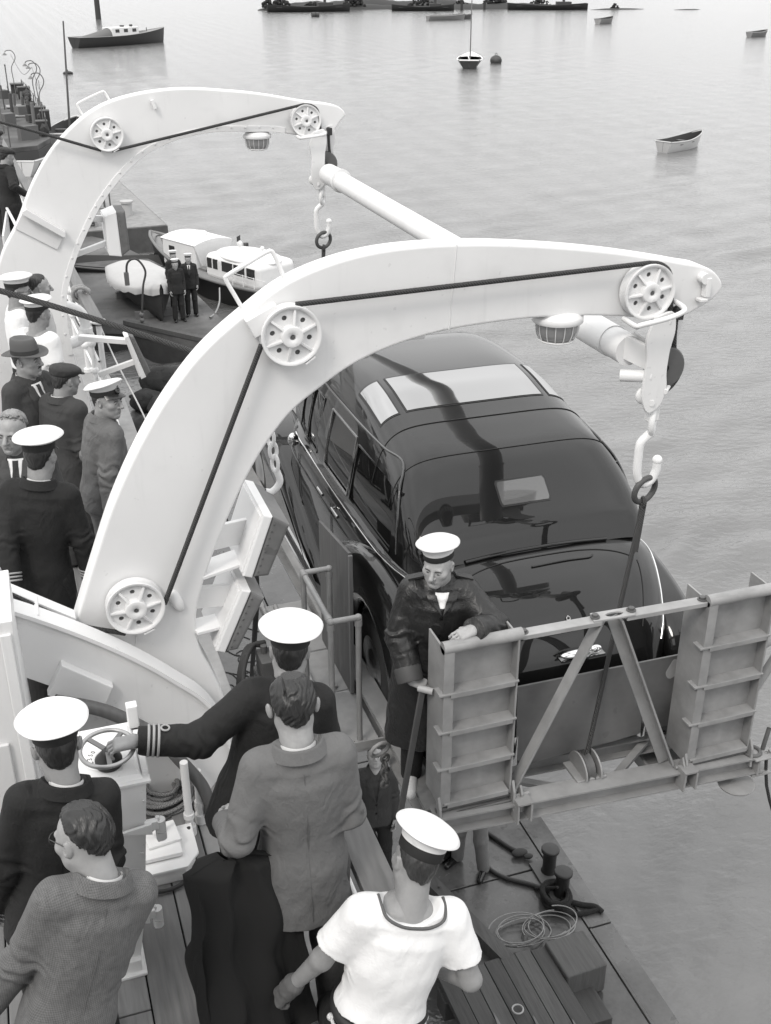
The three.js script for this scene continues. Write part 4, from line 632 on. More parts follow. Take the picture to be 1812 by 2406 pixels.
// ---- heads
const headCache = {};
function headGeo(v = {}) {
  const { jaw = 1, nose = 1, cheek = 1, ear = 1, plain = false } = v, key = JSON.stringify(v); if (headCache[key]) return headCache[key];
  const P = [
    { c: [0, .028, -.014], R: [.076, .086, .097], k: .01 }, { c: [0, -.03, .026], R: [.061 * cheek, .083, .066], k: .03 }, { c: [0, -.07, .03], R: [.051 * jaw, .042, .052], k: .03 }, { c: [0, -.1, .068], R: [.019 * jaw, .016, .016], k: .02 },
    { a: [-.05, -.05, .0], b: [-.012, -.098, .06], r: .02, k: .02 }, { a: [.05, -.05, .0], b: [.012, -.098, .06], r: .02, k: .02 },
    { c: [.044, -.02, .058], R: [.022 * cheek, .02, .02], k: .025 }, { c: [-.044, -.02, .058], R: [.022 * cheek, .02, .02], k: .025 },
    { a: [-.036, .019, .078], b: [.036, .019, .078], r: .011, k: .014 },
    { c: [.031, .001, .098], R: [.017, .012, .015], k: .01, op: 1 }, { c: [-.031, .001, .098], R: [.017, .012, .015], k: .01, op: 1 },
    { a: [0, .014, .086], b: [0, -.028, .107 + .006 * nose], r: .0085, s: .0125 * nose, k: .008 }, { c: [.0125, -.033, .096], R: [.008, .0075, .009], k: .006 }, { c: [-.0125, -.033, .096], R: [.008, .0075, .009], k: .006 },
    { c: [.031, .0, .077], R: [.0135, .0125, .0125], k: .003 }, { c: [-.031, .0, .077], R: [.0135, .0125, .0125], k: .003 },
    { a: [-.019, -.061, .083], b: [.019, -.061, .083], r: .0065, k: .008 }, { a: [-.015, -.0715, .083], b: [.015, -.0715, .083], r: .007, k: .008 }, { a: [-.022, -.0665, .096], b: [.022, -.0665, .096], r: .0035, k: .004, op: 1 },
    { c: [0, -.083, .094], R: [.018, .006, .01], k: .008, op: 1 },
    { a: [0, -.05, -.026], b: [0, -.19, -.046], r: .060, s: .066, k: .03 },
    { a: [.03, -.06, -.01], b: [.012, -.17, .015], r: .022, k: .03 }, { a: [-.03, -.06, -.01], b: [-.012, -.17, .015], r: .022, k: .03 },
  ];
  for (const s of [-1, 1]) P.push({ c: [s * .079 * ear, -.004, -.012], R: [.010, .032, .019], e: [-.15, s * .45, s * -.12], k: .005 }, { c: [s * .087, -.001, -.004], R: [.006, .019, .009], e: [-.15, s * .45, 0], k: .005, op: 1 });
  return headCache[key] = build(P, plain ? .006 : .0036);
}
function hairGeo(o = {}) { // short back and sides; o: thick, front (hairline height), bald
  const { cell = .0042, thick = .009, front = .068, low = -.065, part = 0, sweep = 0, fs = .02 } = o;
  const rag = o.rag ?? .009, region = (x, y, z) => rag * (noise(x * 55, y * 55, z * 55) + .6 * noise(x * 130, y * 130, z * 130)) + Math.max((front - y) * .8 + (z - .045) * (.75 + fs) + (Math.abs(x) > .05 ? .010 : 0), low - y + .02 * sm(.0, .08, Math.abs(x)), z > .012 ? (.03 - y) * .8 : -1, Math.abs(x) > .068 && z > -.032 ? .014 - y : -1);
  return build([{ c: [0, .028, -.014], R: [.0755, .0855, .0965], k: 0 }, { c: [0, -.03, -.03], R: [.060, .06, .066], k: .02 }, { lo: [-1, -1, -1], hi: [1, 1, 1], k: 0, op: 2, f: (x, y, z) => region(x, y, z) }], cell,
    (d, x, y, z) => { const w = sm(-.002, -.026, region(x, y, z)) * .94 + .06, a = part ? x * 90 + y * 40 : Math.atan2(x, z + .02) * 9; let n = .0035 * noise(a, y * 26, z * 26 + sweep) + .0018 * Math.sin(a * 2.4 + 6 * noise(x * 20, y * 20, z * 20)); if (part) n += .006 * Math.exp(-Math.pow((x - part) / .0035, 2)) * sm(.05, .1, y + .02); const q = region(x, y, z); n *= Math.min(1, thick / .010); return Math.max(d - (thick * (1 + .35 * sm(.06, .12, y)) - n) * w, q); });
}
// ---- hands: palm, four unequal jointed fingers, thumb from the side of the palm
function handPrims(W, dir, nrm, side, curl = .35, spread = .12, fore) { // W wrist, dir towards the fingers, nrm out of the back of the hand
  const d = V(...dir).normalize(), n0 = V(...nrm), n = n0.addScaledVector(d, -n0.dot(d)).normalize(), s = d.clone().cross(n).multiplyScalar(side), P = [], at = (a, b, c) => V(...W).addScaledVector(d, a).addScaledVector(s, b).addScaledVector(n, c).toArray();
  // palm from two rows of capsules
  for (const b of [-.026, -.009, .009, .026]) P.push({ a: at(.015, b * .75, 0), b: at(.088, b, .002), r: .0165, s: .0135, k: .012 });
  P.push({ a: fore ? V(...W).addScaledVector(V(...fore), -.06).toArray() : at(-.05, 0, 0), b: at(.012, 0, 0), r: .028, s: .026, k: .02 });
  const L = [.072, .082, .076, .058], B = [.029, .0095, -.010, -.029], R = [.0088, .0092, .0088, .0078];
  for (let f = 0; f < 4; f++) {
    let a = .09, c = .002, ang = curl * (.7 + .1 * f), p = at(a, B[f], c), b = B[f];
    for (const [k, q] of [[.46, 1], [.30, 1.15], [.24, .8]]) { a += Math.cos(ang) * L[f] * k; c -= Math.sin(ang) * L[f] * k; b += Math.sin(spread) * B[f] * .6; const e = at(a, b, c); P.push({ a: p, b: e, r: R[f], s: R[f] * .92, k: .003 }); p = e; ang += curl * q * 1.25; }
  }
  const t0 = at(.022, .028, -.006), t1 = at(.056, .052, -.018 - curl * .012), t2 = at(.084, .050 - curl * .018, -.026 - curl * .022);
  P.push({ a: t0, b: t1, r: .0135, s: .0115, k: .012 }, { a: t1, b: t2, r: .0108, s: .009, k: .003 });
  return P;
}
// ---- caps and hats, in head coordinates
function capGeo({ rx = .083, rz = .102, y0 = .048, band = .04, wall = .012, flare = .044, top = .03, lift = .014, sag = 0, n = 64 }) {
  const E = (dr, y, l = 0) => Array.from({ length: n }, (_, i) => { const a = i / n * 6.28318, w = 1 + .012 * Math.sin(a * 5 + y * 60) * (dr > .02 ? 1 : 0); return [(rx + dr * .94) * Math.sin(a) * w, y + l * Math.cos(a) - sag * Math.abs(Math.sin(a)), (rz + dr) * Math.cos(a) * w - .012]; });
  const f = flare, yb = y0 + band;
  const bandRows = [E(-.004, y0), E(.001, y0 + .001), E(.002, y0 + band * .5), E(.003, yb), E(-.002, yb + .002)];
  const crown = [E(.0, yb - .003), E(.003, yb), E(.006, yb + wall), E(f * .55, yb + wall + .014, lift * .5), E(f * .92, yb + wall + .022, lift), E(f, yb + wall + .027, lift), E(f * .985, yb + wall + .032, lift), E(f * .85, yb + wall + .036, lift), E(f * .3, yb + wall + .037 + top * .25, lift * .8), E(-rx * .45, yb + wall + .037 + top * .4, lift * .5), Array.from({ length: n }, (_, i) => { const a = i / n * 6.28318; return [.0004 * Math.sin(a), yb + wall + .037 + top * .46, -.012 + .0004 * Math.cos(a)]; })];
  const pip = E(f + .001, yb + wall + .027, lift); return { band: loft(bandRows, true), crown: loft(crown, true), piping: new THREE.TubeGeometry(new THREE.CatmullRomCurve3(pip.filter((_, i) => i % 2 === 0).map((p) => V(...p)), true), 64, .0022, 6, true) };
}
function peakGeo(rx = .084, rz = .103, y0 = .05) { const rows = []; for (let j = 0; j <= 5; j++) { const t = j / 5; rows.push(Array.from({ length: 25 }, (_, i) => { const a = (i / 24 - .5) * 2.15, k = Math.pow(Math.cos(a * .72), .8); return [(rx + t * .012) * Math.sin(a), y0 + .006 - t * .030 * (.55 + .45 * Math.cos(a)) - .012 * (1 - Math.cos(a)), (rz + t * .052 * k) * Math.cos(a) - .012]; })); } const g = loft(rows); const r2 = rows.map((r) => r.map(([x, y, z]) => [x, y - .003, z])).reverse(); return merge([g, loft(r2)]); }
const capCloth = M(.76, .8, { map: T.grime, bump: T.crease, bs: .003, side: THREE.DoubleSide }), capBand = M(.014, .8, { side: THREE.DoubleSide }), patent = M(.012, .2, { side: THREE.DoubleSide });
const skinMat = [.33, .28, .24, .38, .20].map((v) => M(v, .5, { map: T.skin })), hairMat = [.018, .035, .10, .24].map((v) => M(v * 1.4, .40, { map: T.hair, bump: T.hair, bs: .003, side: THREE.DoubleSide }));
const eyeMat = M(.05, .15), lipMat = M(.14, .5), browMat = M(.05, .8), navy = M(.0062, .8, { bump: T.crease, bs: .010, side: THREE.DoubleSide }), shirtW = M(.76, .75, { bump: T.crease, bs: .006, side: THREE.DoubleSide });
const fabric = (v, o = {}) => M(v, .88, { bump: T.crease, bs: .011, side: THREE.DoubleSide, ...o });

// a person: local axes x = own left, y up, z = facing; arms given as elbow and wrist targets
function person(o) {
  const { label, pos, turn, h = 1.76, lean = 0, side = 0, head = {}, skin = 0, hair, hat, group, jacket, trousers = fabric(.012), near = .009, legs = true, feet = true, face = {}, bodyW = 1 } = o;
  const g = thing('person', label, 'person', pos, turn * DEG, group), s = h / 1.76;
  const hip = V(0, .94 * s, 0), Q = new THREE.Matrix4().makeTranslation(hip.x, hip.y, hip.z).multiply(new THREE.Matrix4().makeRotationFromEuler(new THREE.Euler(lean * DEG, (o.twist || 0) * DEG, side * DEG, 'YXZ'))).multiply(new THREE.Matrix4().makeTranslation(-hip.x, -hip.y, -hip.z));
  const up = (x, y, z) => V(x * s, y * s, z * s).applyMatrix4(Q).toArray();
  const kneel = o.bend || 0; // knees give a little
  const SH = { L: up(.150 * bodyW, 1.425, -.012), R: up(-.150 * bodyW, 1.425, -.012) };
  const arms = {};
  for (const k of ['L', 'R']) {
    const sg = k === 'L' ? 1 : -1, A = o['arm' + k] || {}, S = V(...SH[k]), u = .285 * s, f = .262 * s;
    const L0 = (w) => V(...w).sub(V(...pos)).applyAxisAngle(V(0, 1, 0), -turn * DEG), Ld = (w) => V(...w).applyAxisAngle(V(0, 1, 0), -turn * DEG).toArray(); // world targets into own axes
    let wr = A.wrist ? L0(A.wrist) : V(...up(sg * .205, .90, .06)), hint = A.elbow ? L0(A.elbow) : V(...up(sg * .225, 1.14, -.10));
    let d = wr.clone().sub(S), L = Math.min(d.length(), (u + f) * .995); d.normalize(); wr = S.clone().addScaledVector(d, L);
    const x = (u * u - f * f + L * L) / (2 * L), r = Math.sqrt(Math.max(0, u * u - x * x)), hv = hint.clone().sub(S); hv.addScaledVector(d, -hv.dot(d)).normalize();
    const el = S.clone().addScaledVector(d, x).addScaledVector(hv, r); arms[k] = { S: SH[k], E: el.toArray(), W: wr.toArray(), dir: A.dir ? Ld(A.dir) : wr.clone().sub(el).normalize().toArray(), nrm: A.nrm ? Ld(A.nrm) : [sg, .1, 0], curl: A.curl ?? .4, sg, spread: A.spread };
  }
  // legs
  const lift = o.lift || 0; // feet raised under the body: half crouched
  const LG = [1, -1].map((sg) => ({ H: [sg * .09 * s, .90 * s, 0], K: [sg * (.10 + (o.stance || 0)) * s, .49 * s + lift * .45, (.02 + kneel) * s], A: [sg * (.11 + (o.stance || 0) * 1.8) * s, .08 * s + lift, (-.02) * s] }));
  // head placement
  const nk = up(0, 1.47, -.015), HM = new THREE.Matrix4().makeTranslation(...nk).multiply(new THREE.Matrix4().makeRotationFromEuler(new THREE.Euler(((head.pitch || 0) + lean * .5) * DEG, (head.yaw || 0) * DEG, (head.tilt || 0) * DEG, 'YXZ'))).multiply(new THREE.Matrix4().makeTranslation(0, .165 * s, .036 * s)).multiply(new THREE.Matrix4().makeScale(s * 1.02, s * 1.02, s * 1.02));
  // skin: head and neck, hands, and the body inside the clothes, as one mesh
  const skinGeos = [headGeo(face).clone().applyMatrix4(HM)];
  const inner = [{ secs: [[.88, .13, .1], [1.0, .125, .09], [1.2, .14, .1], ...(o.sleeves === 'short' ? [[1.38, .165, .112], [1.425, .155, .098], [1.462, .118, .086], [1.505, .068, .064]] : [[1.38, .15, .09], [1.47, .07, .06], [1.5, .05, .05]])].map((q) => q.map((v) => v * s)), M: Q, k: .03 }];
  for (const k of ['L', 'R']) { const a = arms[k], sl = o.sleeves === 'short'; inner.push({ a: a.S, b: a.E, r: sl ? .05 * s : .038, s: sl ? .044 * s : .032, k: .03 }, { a: a.E, b: a.W, r: sl ? .043 * s : .032, s: .027, k: .02 }); }
  if (legs) for (const l of LG) inner.push({ a: l.H, b: l.K, r: .06, s: .045, k: .02 }, { a: l.K, b: l.A, r: .045, s: .03, k: .02 });
  skinGeos.push(build(inner, o.sleeves === 'short' ? .008 : .018));
  for (const k of ['L', 'R']) if (o.hands !== false && !(o.noHand || '').includes(k)) { const a = arms[k]; skinGeos.push(build(handPrims(a.W, a.dir, a.nrm, a.sg, a.curl, a.spread, V(...a.W).sub(V(...a.E)).normalize().toArray()), .0042)); }
  mesh('body', skinGeos, skinMat[skin], g);
  const H = new THREE.Group(); // head-borne parts are baked into the person's axes
  const hp = (name, geo, m, parent = g) => mesh(name, geo.applyMatrix4(HM), m, parent);
  if (!face.plain) {
    for (const q of [-1, 1]) { hp('eye', ball(.0062, q * .031, -.001, .0865, 1.15, .85, .6, 12), eyeMat); hp('eyebrow', tube([[q * .015, .016, .094], [q * .031, .0205, .092], [q * .046, .015, .082]], .0032, 10, 6), browMat); }
    hp('lips', tube([[-.019, -.0665, .0885], [0, -.0665, .0925], [.019, -.0665, .0885]], .0022, 12, 6), lipMat);
    if (o.moustache) hp('moustache', tube([[-.022, -.054, .089], [0, -.049, .097], [.022, -.054, .089]], .005, 12, 8), hairMat[1]);
  }
  if (hair) hp('hair', hairGeo(hair), hairMat[hair.tone || 0]);
  if (o.glasses) hp('spectacles', merge([ring(.021, .0018, .032, -.002, .104), ring(.021, .0018, -.032, -.002, .104), rod([-.011, .004, .106], [.011, .004, .106], .0016), rod([.053, .004, .1], [.082, .008, -.01], .0018), rod([-.053, .004, .1], [-.082, .008, -.01], .0018)]), M(.03, .3));
  // jacket or shirt
  if (jacket) {
    const { mat, hem = .80, fat = 1, cuff = .02, skirt = 1, col = true, shoulders = 1, fold = .005, slv = 1.08 } = jacket, F = fat, sl = o.sleeves === 'short';
    const P = [{ secs: [[hem, .185 * skirt, .150 * skirt, .0], [.95, .174 * skirt, .145, .0], [1.08, .156, .128, .0], [1.25, .168, .136, -.004], [1.36, .168, .126, -.01], [1.43, .148, .102, -.018], [1.475, .108, .084, -.022], [1.505, .072, .07, -.02]].filter((q, i) => !i || q[0] > hem + .01).map(([y, x, z, q]) => [y * s, x * F * s, z * F * s, q * s]), M: Q, k: .02 },
      { a: up(.06, 1.455, -.02), b: up(.142 * bodyW, 1.425, -.014), r: .060 * s * F, s: .064 * s * F * shoulders, k: .04 }, { a: up(-.06, 1.455, -.02), b: up(-.142 * bodyW, 1.425, -.014), r: .060 * s * F, s: .064 * s * F * shoulders, k: .04 }];
    for (const k of ['L', 'R']) {
      const a = arms[k], dW = V(...a.W).sub(V(...a.E)).normalize(), dE = V(...a.E).sub(V(...a.S)).normalize();
      if (sl) { const e = V(...a.S).lerp(V(...a.E), .72).toArray(); P.push({ a: a.S, b: e, r: .075 * s, s: .078 * s, k: .05, cut: [V(...a.S).lerp(V(...a.E), .66).toArray(), dE.toArray()] }); }
      else { P.push({ a: a.S, b: a.E, r: .067 * s * F * (1 + (slv - 1) * .4), s: .056 * s * F * slv, k: .04 }); const c = V(...a.W).addScaledVector(dW, cuff).toArray(), c2 = V(...a.W).addScaledVector(dW, cuff + .03).toArray(); P.push({ a: a.E, b: c2, r: .056 * s * F * slv, s: .045 * s * F * slv, k: .02, cut: [c, dW.toArray()] }); }
    }
    if (sl) { const c = up(0, 1.548, -.028); P.push({ c, R: [.142 * s, .096 * s, .142 * s], k: .008, op: 1 }); }
    const sd = Math.abs(pos[0] * 13 + pos[2] * 7);
    const g2 = build(P, near, (d, x, y, z) => {
      let n = fold * noise(x * 7 + sd, y * 5, z * 7) + fold * .55 * noise(x * 17 + sd, y * 13 + x * 9, z * 17);
      for (const k of ['L', 'R']) { const a = arms[k], dx = x - a.E[0], dy = y - a.E[1], dz = z - a.E[2], r = Math.hypot(dx, dy, dz); if (r < .17) { const w = Math.exp(-r * r / .008), ax = a.W[0] - a.S[0], ay = a.W[1] - a.S[1], az = a.W[2] - a.S[2], l = Math.hypot(ax, ay, az); n += fold * 1.7 * w * Math.sin((dx * ax + dy * ay + dz * az) / l * 95 + 5 * noise(x * 12, y * 12, z * 12 + sd)); } }
      return d + n;
    });
    const jm = mesh(jacket.name || 'jacket', g2, mat, g);
    const QM = (geo) => geo.applyMatrix4(new THREE.Matrix4().makeScale(s, s, s).premultiply(Q));
    const SEC = P[0].secs.map((q) => q.map((v) => v / s)), surf = (x, y, back) => { let i = 1; while (i < SEC.length - 1 && SEC[i][0] < y) i++; const A = SEC[i - 1], B = SEC[i], t = Math.min(1, Math.max(0, (y - A[0]) / (B[0] - A[0]))), u = t * t * (3 - 2 * t), rx = lerp(A[1], B[1], u), rz = lerp(A[2], B[2], u); return lerp(A[3], B[3], u) + (back ? -1 : 1) * rz * Math.pow(Math.max(.02, 1 - Math.pow(Math.min(.999, Math.abs(x / rx)), 2.3)), 1 / 2.3); };
    const patch = (y0, y1, xl, xr, off, n = 14) => { const R = [], B = []; for (let j = 0; j <= n; j++) { const y = lerp(y0, y1, j / n); R.push(Array.from({ length: 9 }, (_, i) => { const x = lerp(xl(y), xr(y), i / 8); return [x, y, surf(x, y) + off + .003 * Math.sin(i / 8 * 3.14)]; })); } return loft(R); };
    if (col) { // turned-down collar round the neck
      const rows = [], w = jacket.colW || .052; for (let j = 0; j <= 8; j++) { const t = j / 8; rows.push(Array.from({ length: 41 }, (_, i) => { const a = (i / 40 - .5) * 5.1 + Math.PI, fr = sm(.35, 1, (Math.cos(a) + 1) / 2), R = (t < .35 ? .074 + .010 * (t / .35) : .084 + .024 * (t - .35) / .65) + .006 * Math.abs(Math.sin(a)); return [Math.sin(a) * R, 1.515 + (t < .35 ? .022 * t / .35 : .022 - (t - .35) / .65 * w) - fr * .055, Math.cos(a) * (R * .94) - .024 + fr * .022]; })); }
      mesh('collar', QM(merge([loft(rows), loft(rows.map((r) => r.map(([x, y, z]) => [x * .95, y - .002, (z + .024) * .95 - .024])).reverse())])), jacket.colMat || mat, jm);
    }
    if (jacket.lapels) { const vb = jacket.vee || 1.17, vw = (y) => (jacket.vw || .042) * Math.max(0, (y - vb) / (1.47 - vb)); for (const q of [-1, 1]) mesh('lapel', QM(patch(vb, 1.462, (y) => q * (vw(y) + .002), (y) => q * (vw(y) + .012 + (jacket.lapW || .055) * sm(vb, vb + .14, y) * (1 - .5 * sm(1.40, 1.462, y))), jacket.lapOff || .012)), mat, jm);
      if (o.tie || jacket.vest) mesh('shirt_front', QM(patch(vb + .03, 1.47, (y) => -vw(y) - .006, (y) => vw(y) + .006, .006)), shirtW, g);
      if (o.tie) mesh('tie', QM(patch(vb + .03, 1.462, (y) => -.017 - .015 * sm(1.44, 1.25, y) * Math.min(1, (y - vb) / .08), (y) => .017 + .015 * sm(1.44, 1.25, y) * Math.min(1, (y - vb) / .08), .013)), fabric(.03), g);
      for (const [x, y] of [[.0, vb - .03], [0, vb - .14]]) mesh('button', QM(xf(new THREE.CylinderGeometry(.011, .011, .006, 16).rotateX(Math.PI / 2), x, y, surf(x, y) + .004)), patent, jm); }
    if (jacket.seam) { const p = []; for (let y = 1.44; y > hem + .02; y -= .04) p.push([0, y, surf(0, y, 1) - .0002]); mesh('back_seam', QM(tube(p, .0018, 40, 6)), jacket.seam, jm); }
    if (jacket.stripes) for (const k of jacket.stripes) { const a = arms[k], E = V(...a.E), W = V(...a.W), d = W.clone().sub(E).normalize(); [0, 1, 2].forEach((i) => { const c = W.clone().addScaledVector(d, -.045 - i * .021), r = (lerp(.0455, .056, (.065 + i * .021) / .262)) * s * F * slv + .003; const geo = lathe([[r - .004, -.0058], [r + .0012, -.005], [r + .0016, 0], [r + .0012, .005], [r - .004, .0058]], 40); geo.applyMatrix4(new THREE.Matrix4().compose(c, new THREE.Quaternion().setFromUnitVectors(V(0, 1, 0), d), V(1, 1, 1))); mesh('cuff_stripe', geo, M(.30, .5, { side: THREE.DoubleSide }), jm); }); const c = W.clone().addScaledVector(d, -.045 - 3 * .021 - .004), n = V(...(a.curlN || [a.sg * .6, .75, .0])); n.addScaledVector(d, -n.dot(d)).normalize(); const R = .053 * s * F * slv; mesh('cuff_curl', new THREE.TorusGeometry(.017, .0045, 8, 24).applyMatrix4(new THREE.Matrix4().compose(c.addScaledVector(n, R), new THREE.Quaternion().setFromUnitVectors(V(0, 0, 1), n), V(1, 1, 1))), M(.30, .5), jm); }
    if (o.shirt !== false && !sl) { const rows = []; for (let j = 0; j <= 5; j++) { const t = j / 5; rows.push(Array.from({ length: 41 }, (_, i) => { const a = i / 40 * 6.2832, fr = sm(.1, 1, (Math.cos(a) + 1) / 2), R = .0665 + .006 * (1 - t); return [Math.sin(a) * R, 1.485 + t * .048 - fr * .038, Math.cos(a) * R - .026 + fr * .012]; })); } mesh('shirt_collar', QM(merge([loft(rows), loft(rows.map((r) => r.map(([x, y, z]) => [x * .95, y, z * .95])).reverse())])), shirtW, g);
    }
  }
  if (legs && trousers) {
    const P = [{ secs: [[.80, .17, .125], [.9, .172, .13], [1.0, .16, .12], [1.03, .155, .115]].map((q) => q.map((v) => v * s)), k: .03 }];
    for (const l of LG) P.push({ a: l.H, b: l.K, r: .098 * s, s: .078 * s, k: .03 }, { a: l.K, b: [l.A[0], .03 * s + lift, l.A[2]], r: .078 * s, s: .068 * s, k: .03, cut: [[0, .035 * s + lift, 0], [0, -1, 0]] });
    mesh('trousers', build(P, Math.max(near, .012), (d, x, y, z) => d + .005 * noise(x * 9, y * 7, z * 9 + 3)), trousers, g);
    if (feet) for (const l of LG) mesh('shoe', build([{ a: [l.A[0], .05 * s + lift, l.A[2] - .02], b: [l.A[0] * 1.25, .035 * s + lift, l.A[2] + .17], r: .046, s: .036, k: .02, cut: [[0, .004 + lift, 0], [0, -1, 0]] }, { a: [l.A[0], .05 + lift, l.A[2] - .01], b: [l.A[0], .09 + lift, l.A[2] - .01], r: .045, s: .042, k: .02 }], .01), o.shoeMat || patent, g);
  }
  // headgear
  if (hat === 'officer' || hat === 'sailor') {
    const big = hat === 'officer', C = capGeo(big ? { flare: .05, band: .042, wall: .004, lift: .014, ...o.cap } : { flare: .036, band: .036, wall: .018, lift: .006, top: .036, ...o.cap });
    const tilt = new THREE.Matrix4().makeRotationFromEuler(new THREE.Euler((o.capPitch ?? -6) * DEG, 0, (o.capTilt || 0) * DEG)), ap = (q) => q.applyMatrix4(tilt);
    const c = hp('cap', ap(C.crown), capCloth); hp('cap_band', ap(C.band), capBand, c); hp('piping', ap(C.piping), whiteDull, c);
    if (big) hp('peak', ap(peakGeo()), patent, c);
    if (o.badge) hp('badge', ap(merge([ring(.017, .006, 0, .072, .098, -.2), ball(.01, 0, .1, .1, 1, 1, .5), ball(.008, 0, .072, .1, 1, 1, .6)])), M(.10, .5, { metalness: .4 }), c);
    if (!big) hp('ribbon_bow', ap(merge([box(.05, .018, .008, -.078, .065, .03, 0, 1.2)])), capBand, c);
  } else if (hat === 'flat') {
    const f = M(.075, .95, { bump: T.tweed, bs: .001, map: T.knit });
    const c = hp('flat_cap', build([{ c: [0, .082, -.005], R: [.104, .045, .122], k: 0, e: [.12, 0, 0] }, { c: [0, .06, -.02], R: [.09, .035, .106], k: .03 }], .006, (d, x, y, z) => d + .004 * noise(x * 22, y * 22, z * 22)), f);
    hp('peak', build([{ c: [0, .052, .095], R: [.072, .012, .05], k: 0, e: [.22, 0, 0] }], .005), f, c);
  } else if (hat === 'fedora') {
    const f = M(.085, .8, { side: THREE.DoubleSide, bump: T.knit, bs: .0006 }), n = 64, R = (rx, rz, y, dip = 0, pin = 0) => Array.from({ length: n }, (_, i) => { const a = i / n * 6.28318; return [rx * Math.sin(a) * (1 - pin * sm(.3, 1, Math.cos(a))), y + dip * Math.cos(2 * a) - pin * .02 * Math.cos(a), rz * Math.cos(a) - .01]; });
    const c = hp('fedora', loft([R(.148, .168, .052, -.012), R(.15, .17, .056, -.012), R(.12, .14, .047, -.008), R(.084, .103, .05), R(.084, .103, .085), R(.079, .1, .125, 0, .10), R(.072, .093, .155, 0, .22), R(.055, .078, .163, 0, .2), R(.03, .05, .150), R(.004, .004, .142)], true), f);
    hp('hat_band', loft([R(.0855, .1045, .052), R(.086, .105, .06), R(.0855, .1045, .082)], true), fabric(.04), c);
  }
  return { g, arms, HM, up, s };
}
// ---------- the people on deck, on the platform and on the pontoon ----------
const tweed = M(.20, .95, { map: T.tweed, bump: T.crease, bs: .010, side: THREE.DoubleSide }), greySuit = fabric(.125), boilerMat = M(.17, .9, { map: T.dirty, bump: T.crease, bs: .014, side: THREE.DoubleSide });
const seamMat = M(.12, .9), rainMat = M(.016, .42, { bump: T.crease, bs: .016, side: THREE.DoubleSide });
// A: officer with his back to us by the wheel console
person({ label: 'officer in dark uniform and white cap standing beside the white wheel console', pos: [-.20, 5.5, -3.58], turn: 182, h: 1.775, near: .0075, lean: 3, side: 12, head: { pitch: 10, yaw: 2 }, skin: 1, hair: { thick: .003, tone: 0 }, hat: 'officer', cap: { flare: .052 }, capPitch: 0, face: { plain: true, ear: 1.06 }, jacket: { mat: navy, hem: .78, fat: .96, seam: M(.004, .9), stripes: ['R'] } });
// B: tweed jacket and spectacles, looking over
person({ label: 'balding man in spectacles and checked tweed jacket, seen from behind', pos: [-.19, 5.5, -2.98], turn: 192, h: 1.80, near: .007, lean: 5, side: 20, head: { pitch: 12, yaw: 30, tilt: 10 }, skin: 0, hair: { cell: .003, thick: .012, front: .09, tone: 0, sweep: 2, part: -.03 }, glasses: true, face: { jaw: 1.0, ear: 1 }, jacket: { mat: tweed, hem: .74, fat: .96, seam: seamMat, fold: .006 }, trousers: fabric(.06), legs: false, armL: { wrist: [-.48, 6.42, -3.1] }, armR: { wrist: [-.12, 6.36, -3.06], elbow: [-.08, 6.62, -2.95] } });
// C: officer with three cuff stripes, hand on the wheel
person({ label: 'officer in navy uniform and white cap stretching a striped sleeve out to the wheel', pos: [.72, 5.5, -3.93], turn: 178, h: 1.79, near: .0075, lean: 4, side: 19, twist: 4, head: { pitch: 10, yaw: -14, tilt: 4 }, skin: 1, hair: { thick: .004 }, hat: 'officer', cap: { flare: .054 }, capPitch: -2, face: { plain: true }, jacket: { mat: navy, hem: .76, fat: 1.06, slv: 1.25, stripes: ['L'], seam: M(.004, .9), cuff: .0 }, armL: { wrist: [.225, 6.875, -3.93], elbow: [.38, 6.62, -3.78], dir: [-1, -.12, -.12], nrm: [0, 1, .15], curl: .55 }, armR: { wrist: [1.0, 6.72, -4.18], elbow: [1.06, 6.62, -3.95], curl: 1 } });
// D: man in the grey suit with a coat over his arm
const gs = person({ label: 'dark-haired man in grey suit with a coat over his forearm, seen from behind', pos: [.80, 5.5, -3.42], turn: 178, h: 1.86, near: .007, lean: 2, head: { pitch: 16, yaw: -4 }, skin: 0, hair: { cell: .003, thick: .013, front: .078, tone: 0, part: .034 }, face: { plain: true, ear: 1.12 }, jacket: { mat: greySuit, hem: .72, fat: 1.02, shoulders: 1.06, fold: .0065, seam: M(.10, .9) }, trousers: fabric(.06), armL: { elbow: [.47, 6.60, -3.36], wrist: [.52, 6.62, -3.60], curl: .6 }, armR: { elbow: [1.0, 6.60, -3.42], wrist: [.92, 6.76, -3.66], curl: .9 } });
{
  const c = thing('coat', 'black overcoat hanging in folds over the grey-suited man\'s forearm', 'coat', [.50, 0, -3.36]);
  const rows = [], nu = 96; for (let j = 0; j <= 44; j++) { const t = j / 44, y = lerp(6.66, 5.60, t), open = Math.min(1, .45 + t * 1.3), bot = t > .93 ? (1 - t) / .07 : 1; rows.push(Array.from({ length: nu }, (_, i) => { const a = i / nu * 6.2832, f = (.008 + .014 * t) * Math.sin(a * 7 + 6 * noise(t * 1.4, 1, 3) + 2.5 * t) + .022 * t * noise(Math.cos(a) * 5, t * 1.6 + 3, Math.sin(a) * 5) + .045 * noise(Math.cos(a) * 2, t * 3.2, Math.sin(a) * 2); const top = Math.min(1, t / .06 + .3); return [Math.cos(a) * (.13 + .10 * open) * top * Math.max(.02, bot) + f * 1.0 + .05 * t + .02 * noise(t * 4, 5, 1), y + .03 * Math.sin(a * 5) * t, Math.sin(a) * (.055 + .05 * t) * top * Math.max(.02, bot) + f + .03 * t]; })); }
  mesh('cloth', loft(rows, true), M(.008, .95, { bump: T.cloth, bs: .001, side: THREE.DoubleSide }), c);
}
